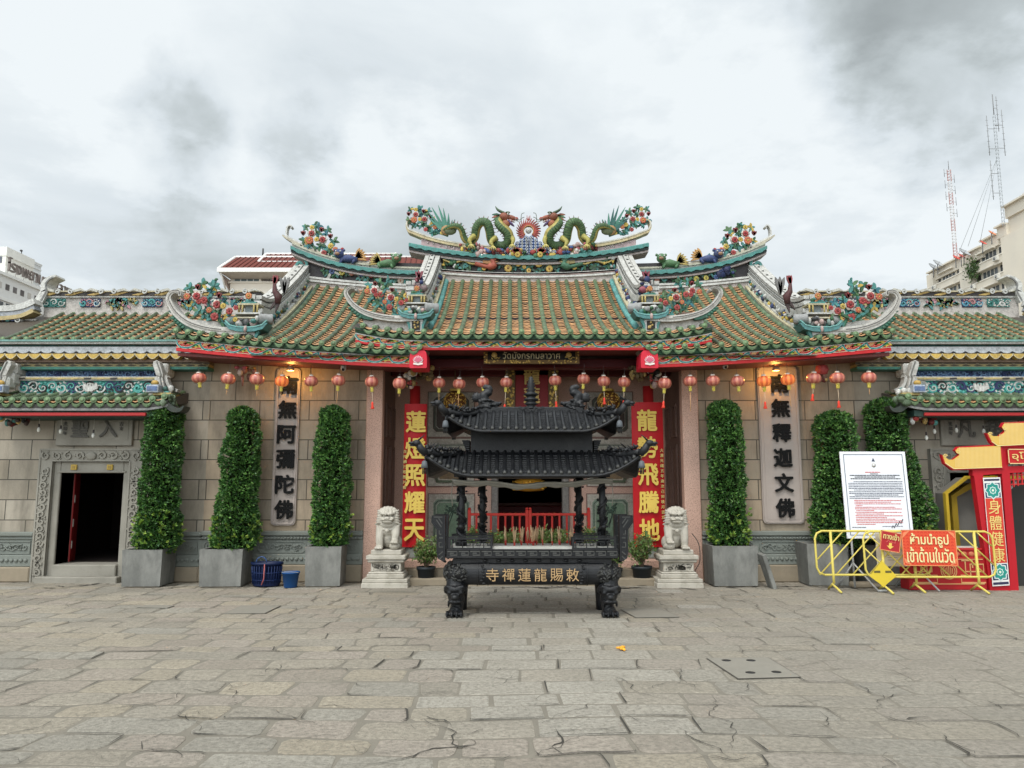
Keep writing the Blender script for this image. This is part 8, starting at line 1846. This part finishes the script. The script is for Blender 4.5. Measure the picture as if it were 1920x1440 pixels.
    for k in range(5):
        for u0, u1, big in ((1751, 1757, 0), (1759, 1784, 1), (1787, 1799, 0), (1822, 1832, 0), (1835, 1864, 1), (1868, 1880, 0)):
            z = rows[k] + .1; ya, yb = yy(u1), yy(u0); w = MB((.58, .55, .48)); w.box(xw + .8, xw + .92, ya, yb, z + 1.4, z + 1.6); nn = 4 if big else 1
            for j in range(nn + 1): yq = lerp(ya, yb, j / nn); w.box(xw + .82, xw + .92, yq - .06, yq + .06, z, z + 1.4)
            if big: w.box(xw + .0, xw + .9, ya - .3, yb + .3, z + 1.55, z + 1.75, (.70, .65, .56))
            wo = part('window', w, BW, o); g = MB(vary((.075, .085, .09) if big else (.025, .025, .025), .3)); g.box(xw + .86, xw + .90, ya, yb, z, z + 1.4); part('pane', g, GL, wo)
            if not big and R.random() < .8: a = MB((.6, .58, .52)); a.bbox(xw - .35, xw + .1, lerp(ya, yb, .2), lerp(ya, yb, .2) + 1.0, z - .8, z - .1, .04); a.lathe([(.25, 0), (.25, .02)], m=T(xw - .36, lerp(ya, yb, .2) + .5, z - .45) @ RY(-pi / 2), n=12, col=(.2, .2, .2)); part('air_conditioner', a, BW, o)
    q = MB(C); yg = yy(1893); q.prism([(xw + .88, h3), (xw + 14, h3), (xw + 14, h3 + 13)], yg - 6, yg, (.40, .38, .34)); zb = P(1905, 455, yy(1905)).z
    for z in (zb, zb - 5.5, zb - 9.5): q.box(xw + .6, xw + 1.0, 78, yy(1886), z - .5, z + .5, (.42, .40, .36))
    for z in (h3 - .5, h3 - 4.5): q.box(xw + .80, xw + .95, 88, 95.5, z - 1.6, z, (.07, .08, .09))
    part('gable', q, BW, o)
    b = MB(); pc = P(1829, 505, yy(1829)); leafy(b, 260, lambda: (Vector((xw - .2 + R.gauss(0, .35), pc.y + R.gauss(0, .7), pc.z + R.gauss(0, .8))), Vector((-1, 0, .3))), .32, ((.05, .1, .03), (.08, .12, .04)))
    solo('balcony_plant', b, LEAF, 'bushy green plant spilling from a balcony of the cream apartment block', 'plant')
    # masts
    def mast(label, u0, v0, u1, v1, y, wd, cols, n, tri=True):
        p0, p1 = P(u0, v0, y), P(u0, v1, y); p1.x = P(u1, v1, y).x; c = p0.x; p1.x = c + (p1.x - c) * 1; o = thing('antenna_mast', label, 'antenna mast', (c, y, ht)); H_ = p1.z - p0.z; q = MB(); base = p0.z
        lg = [(c - wd, y), (c + wd, y), (c, y + wd * 1.6)]; seg = n
        for i in range(seg):
            z0, z1 = base + H_ * i / seg, base + H_ * (i + 1) / seg; cc = cols[(i * 7 // seg) % len(cols)]
            for j in range(3):
                q.tube([(lg[j][0], lg[j][1], z0), (lg[j][0], lg[j][1], z1)], wd * .22, 4, cc); a, b_ = lg[j], lg[(j + 1) % 3]; q.tube([(a[0], a[1], z0), (b_[0], b_[1], z1)], wd * .12, 4, cc)
        part('lattice_tower', q, ENAMEL, o); a = MB((.2, .2, .2)); return o, a, c, base, H_
    o1, a, c, base, H_ = mast('shorter red and white lattice mast on the roof of the apartment block', 1792, 484, 1780, 318, 122, .30, ((.40, .22, .20), (.55, .53, .52)), 30)
    for k in range(8): z = base + H_ * (.5 + .065 * k); s = (-1) ** k; a.tube([(c, 122, z), (c + s * .8, 122, z)], .03, 4); a.tube([(c + s * .8, 122, z - .6), (c + s * .8, 122, z + .8)], .045, 4)
    a.tube([(c, 122, base + H_), (c, 122, base + H_ + 1.5)], .06, 4); part('aerial', a, ENAMEL, o1)
    y = 108; o2, a, c, base, H_ = mast('taller thin grey mast with side aerials on the apartment roof', 1882, 424, 1862, 215, y, .19, ((.34, .36, .37),), 30)
    a.tube([(c, y, base + H_), (c, y, base + H_ + 3.2)], .07, 5)
    for (dz, h, s) in ((.78, 5.2, -1), (.80, 6, 1), (.38, 5, -1), (.98, 4.6, .45)):
        z = base + H_ * dz; x = c + s * 1.15; a.tube([(x, y, z - h * .5), (x, y, z + h * .7)], .05, 4)
        for k in (-.3, .3): a.tube([(c, y, z + k * h), (x, y, z + k * h)], .04, 4)
        for k in range(7): a.tube([(x - .2, y, z - h * .4 + .16 * k * h), (x + .2, y, z - h * .4 + .16 * k * h)], .025, 4)
    for u, v, yq in ((1797, 476, 118), (1815, 462, 114), (1838, 452, 112)): a.tube([(c, y, base + H_ * .62), P(u, v, yq)], .03, 4, (.36, .38, .39))
    part('aerial', a, ENAMEL, o2)
    for u, v, y, r, col, lab in ((1750, 503, 127, 1.05, (.30, .31, .32), 'grey mesh satellite dish at the far end of the apartment roof'), (1758, 496, 125, 1.0, (.34, .35, .36), 'grey mesh satellite dish beside the far one on the apartment roof'), (1792, 484, 120, .65, (.62, .10, .08), 'small red satellite dish at the foot of the red mast'), (1802, 481, 118, .62, (.62, .14, .11), 'small red satellite dish right of the red mast'), (1807, 475, 117, 1.0, (.36, .37, .38), 'larger grey dish standing behind the red dishes'), (1842, 456, 112, .6, (.62, .12, .09), 'small red dish on the first step of the apartment roof'), (1859, 438, 109, .6, (.66, .24, .12), 'small orange dish on the upper step of the apartment roof')):
        p = P(u, v, y); o = thing('satellite_dish', lab, 'satellite dish', (p.x, p.y, p.z - 1), 'satellite dishes on the apartment roof'); q = MB(col); m = T(*p) @ RX(.75) @ RY(.35)
        q.lathe([(r * s, r * .28 * s * s) for s in (.05, .3, .6, .85, 1)] + [(r * 1.0, r * .30)], m=m, n=18, caps=False); part('dish', q, ENAMEL, o); q = MB((.2, .2, .2)); q.tube([p, p + Vector((0, .1, -1.6))], .08, 5); q.tube([p, m @ Vector((0, 0, r * .6))], .04, 4); part('post', q, ENAMEL, o)
build_back()
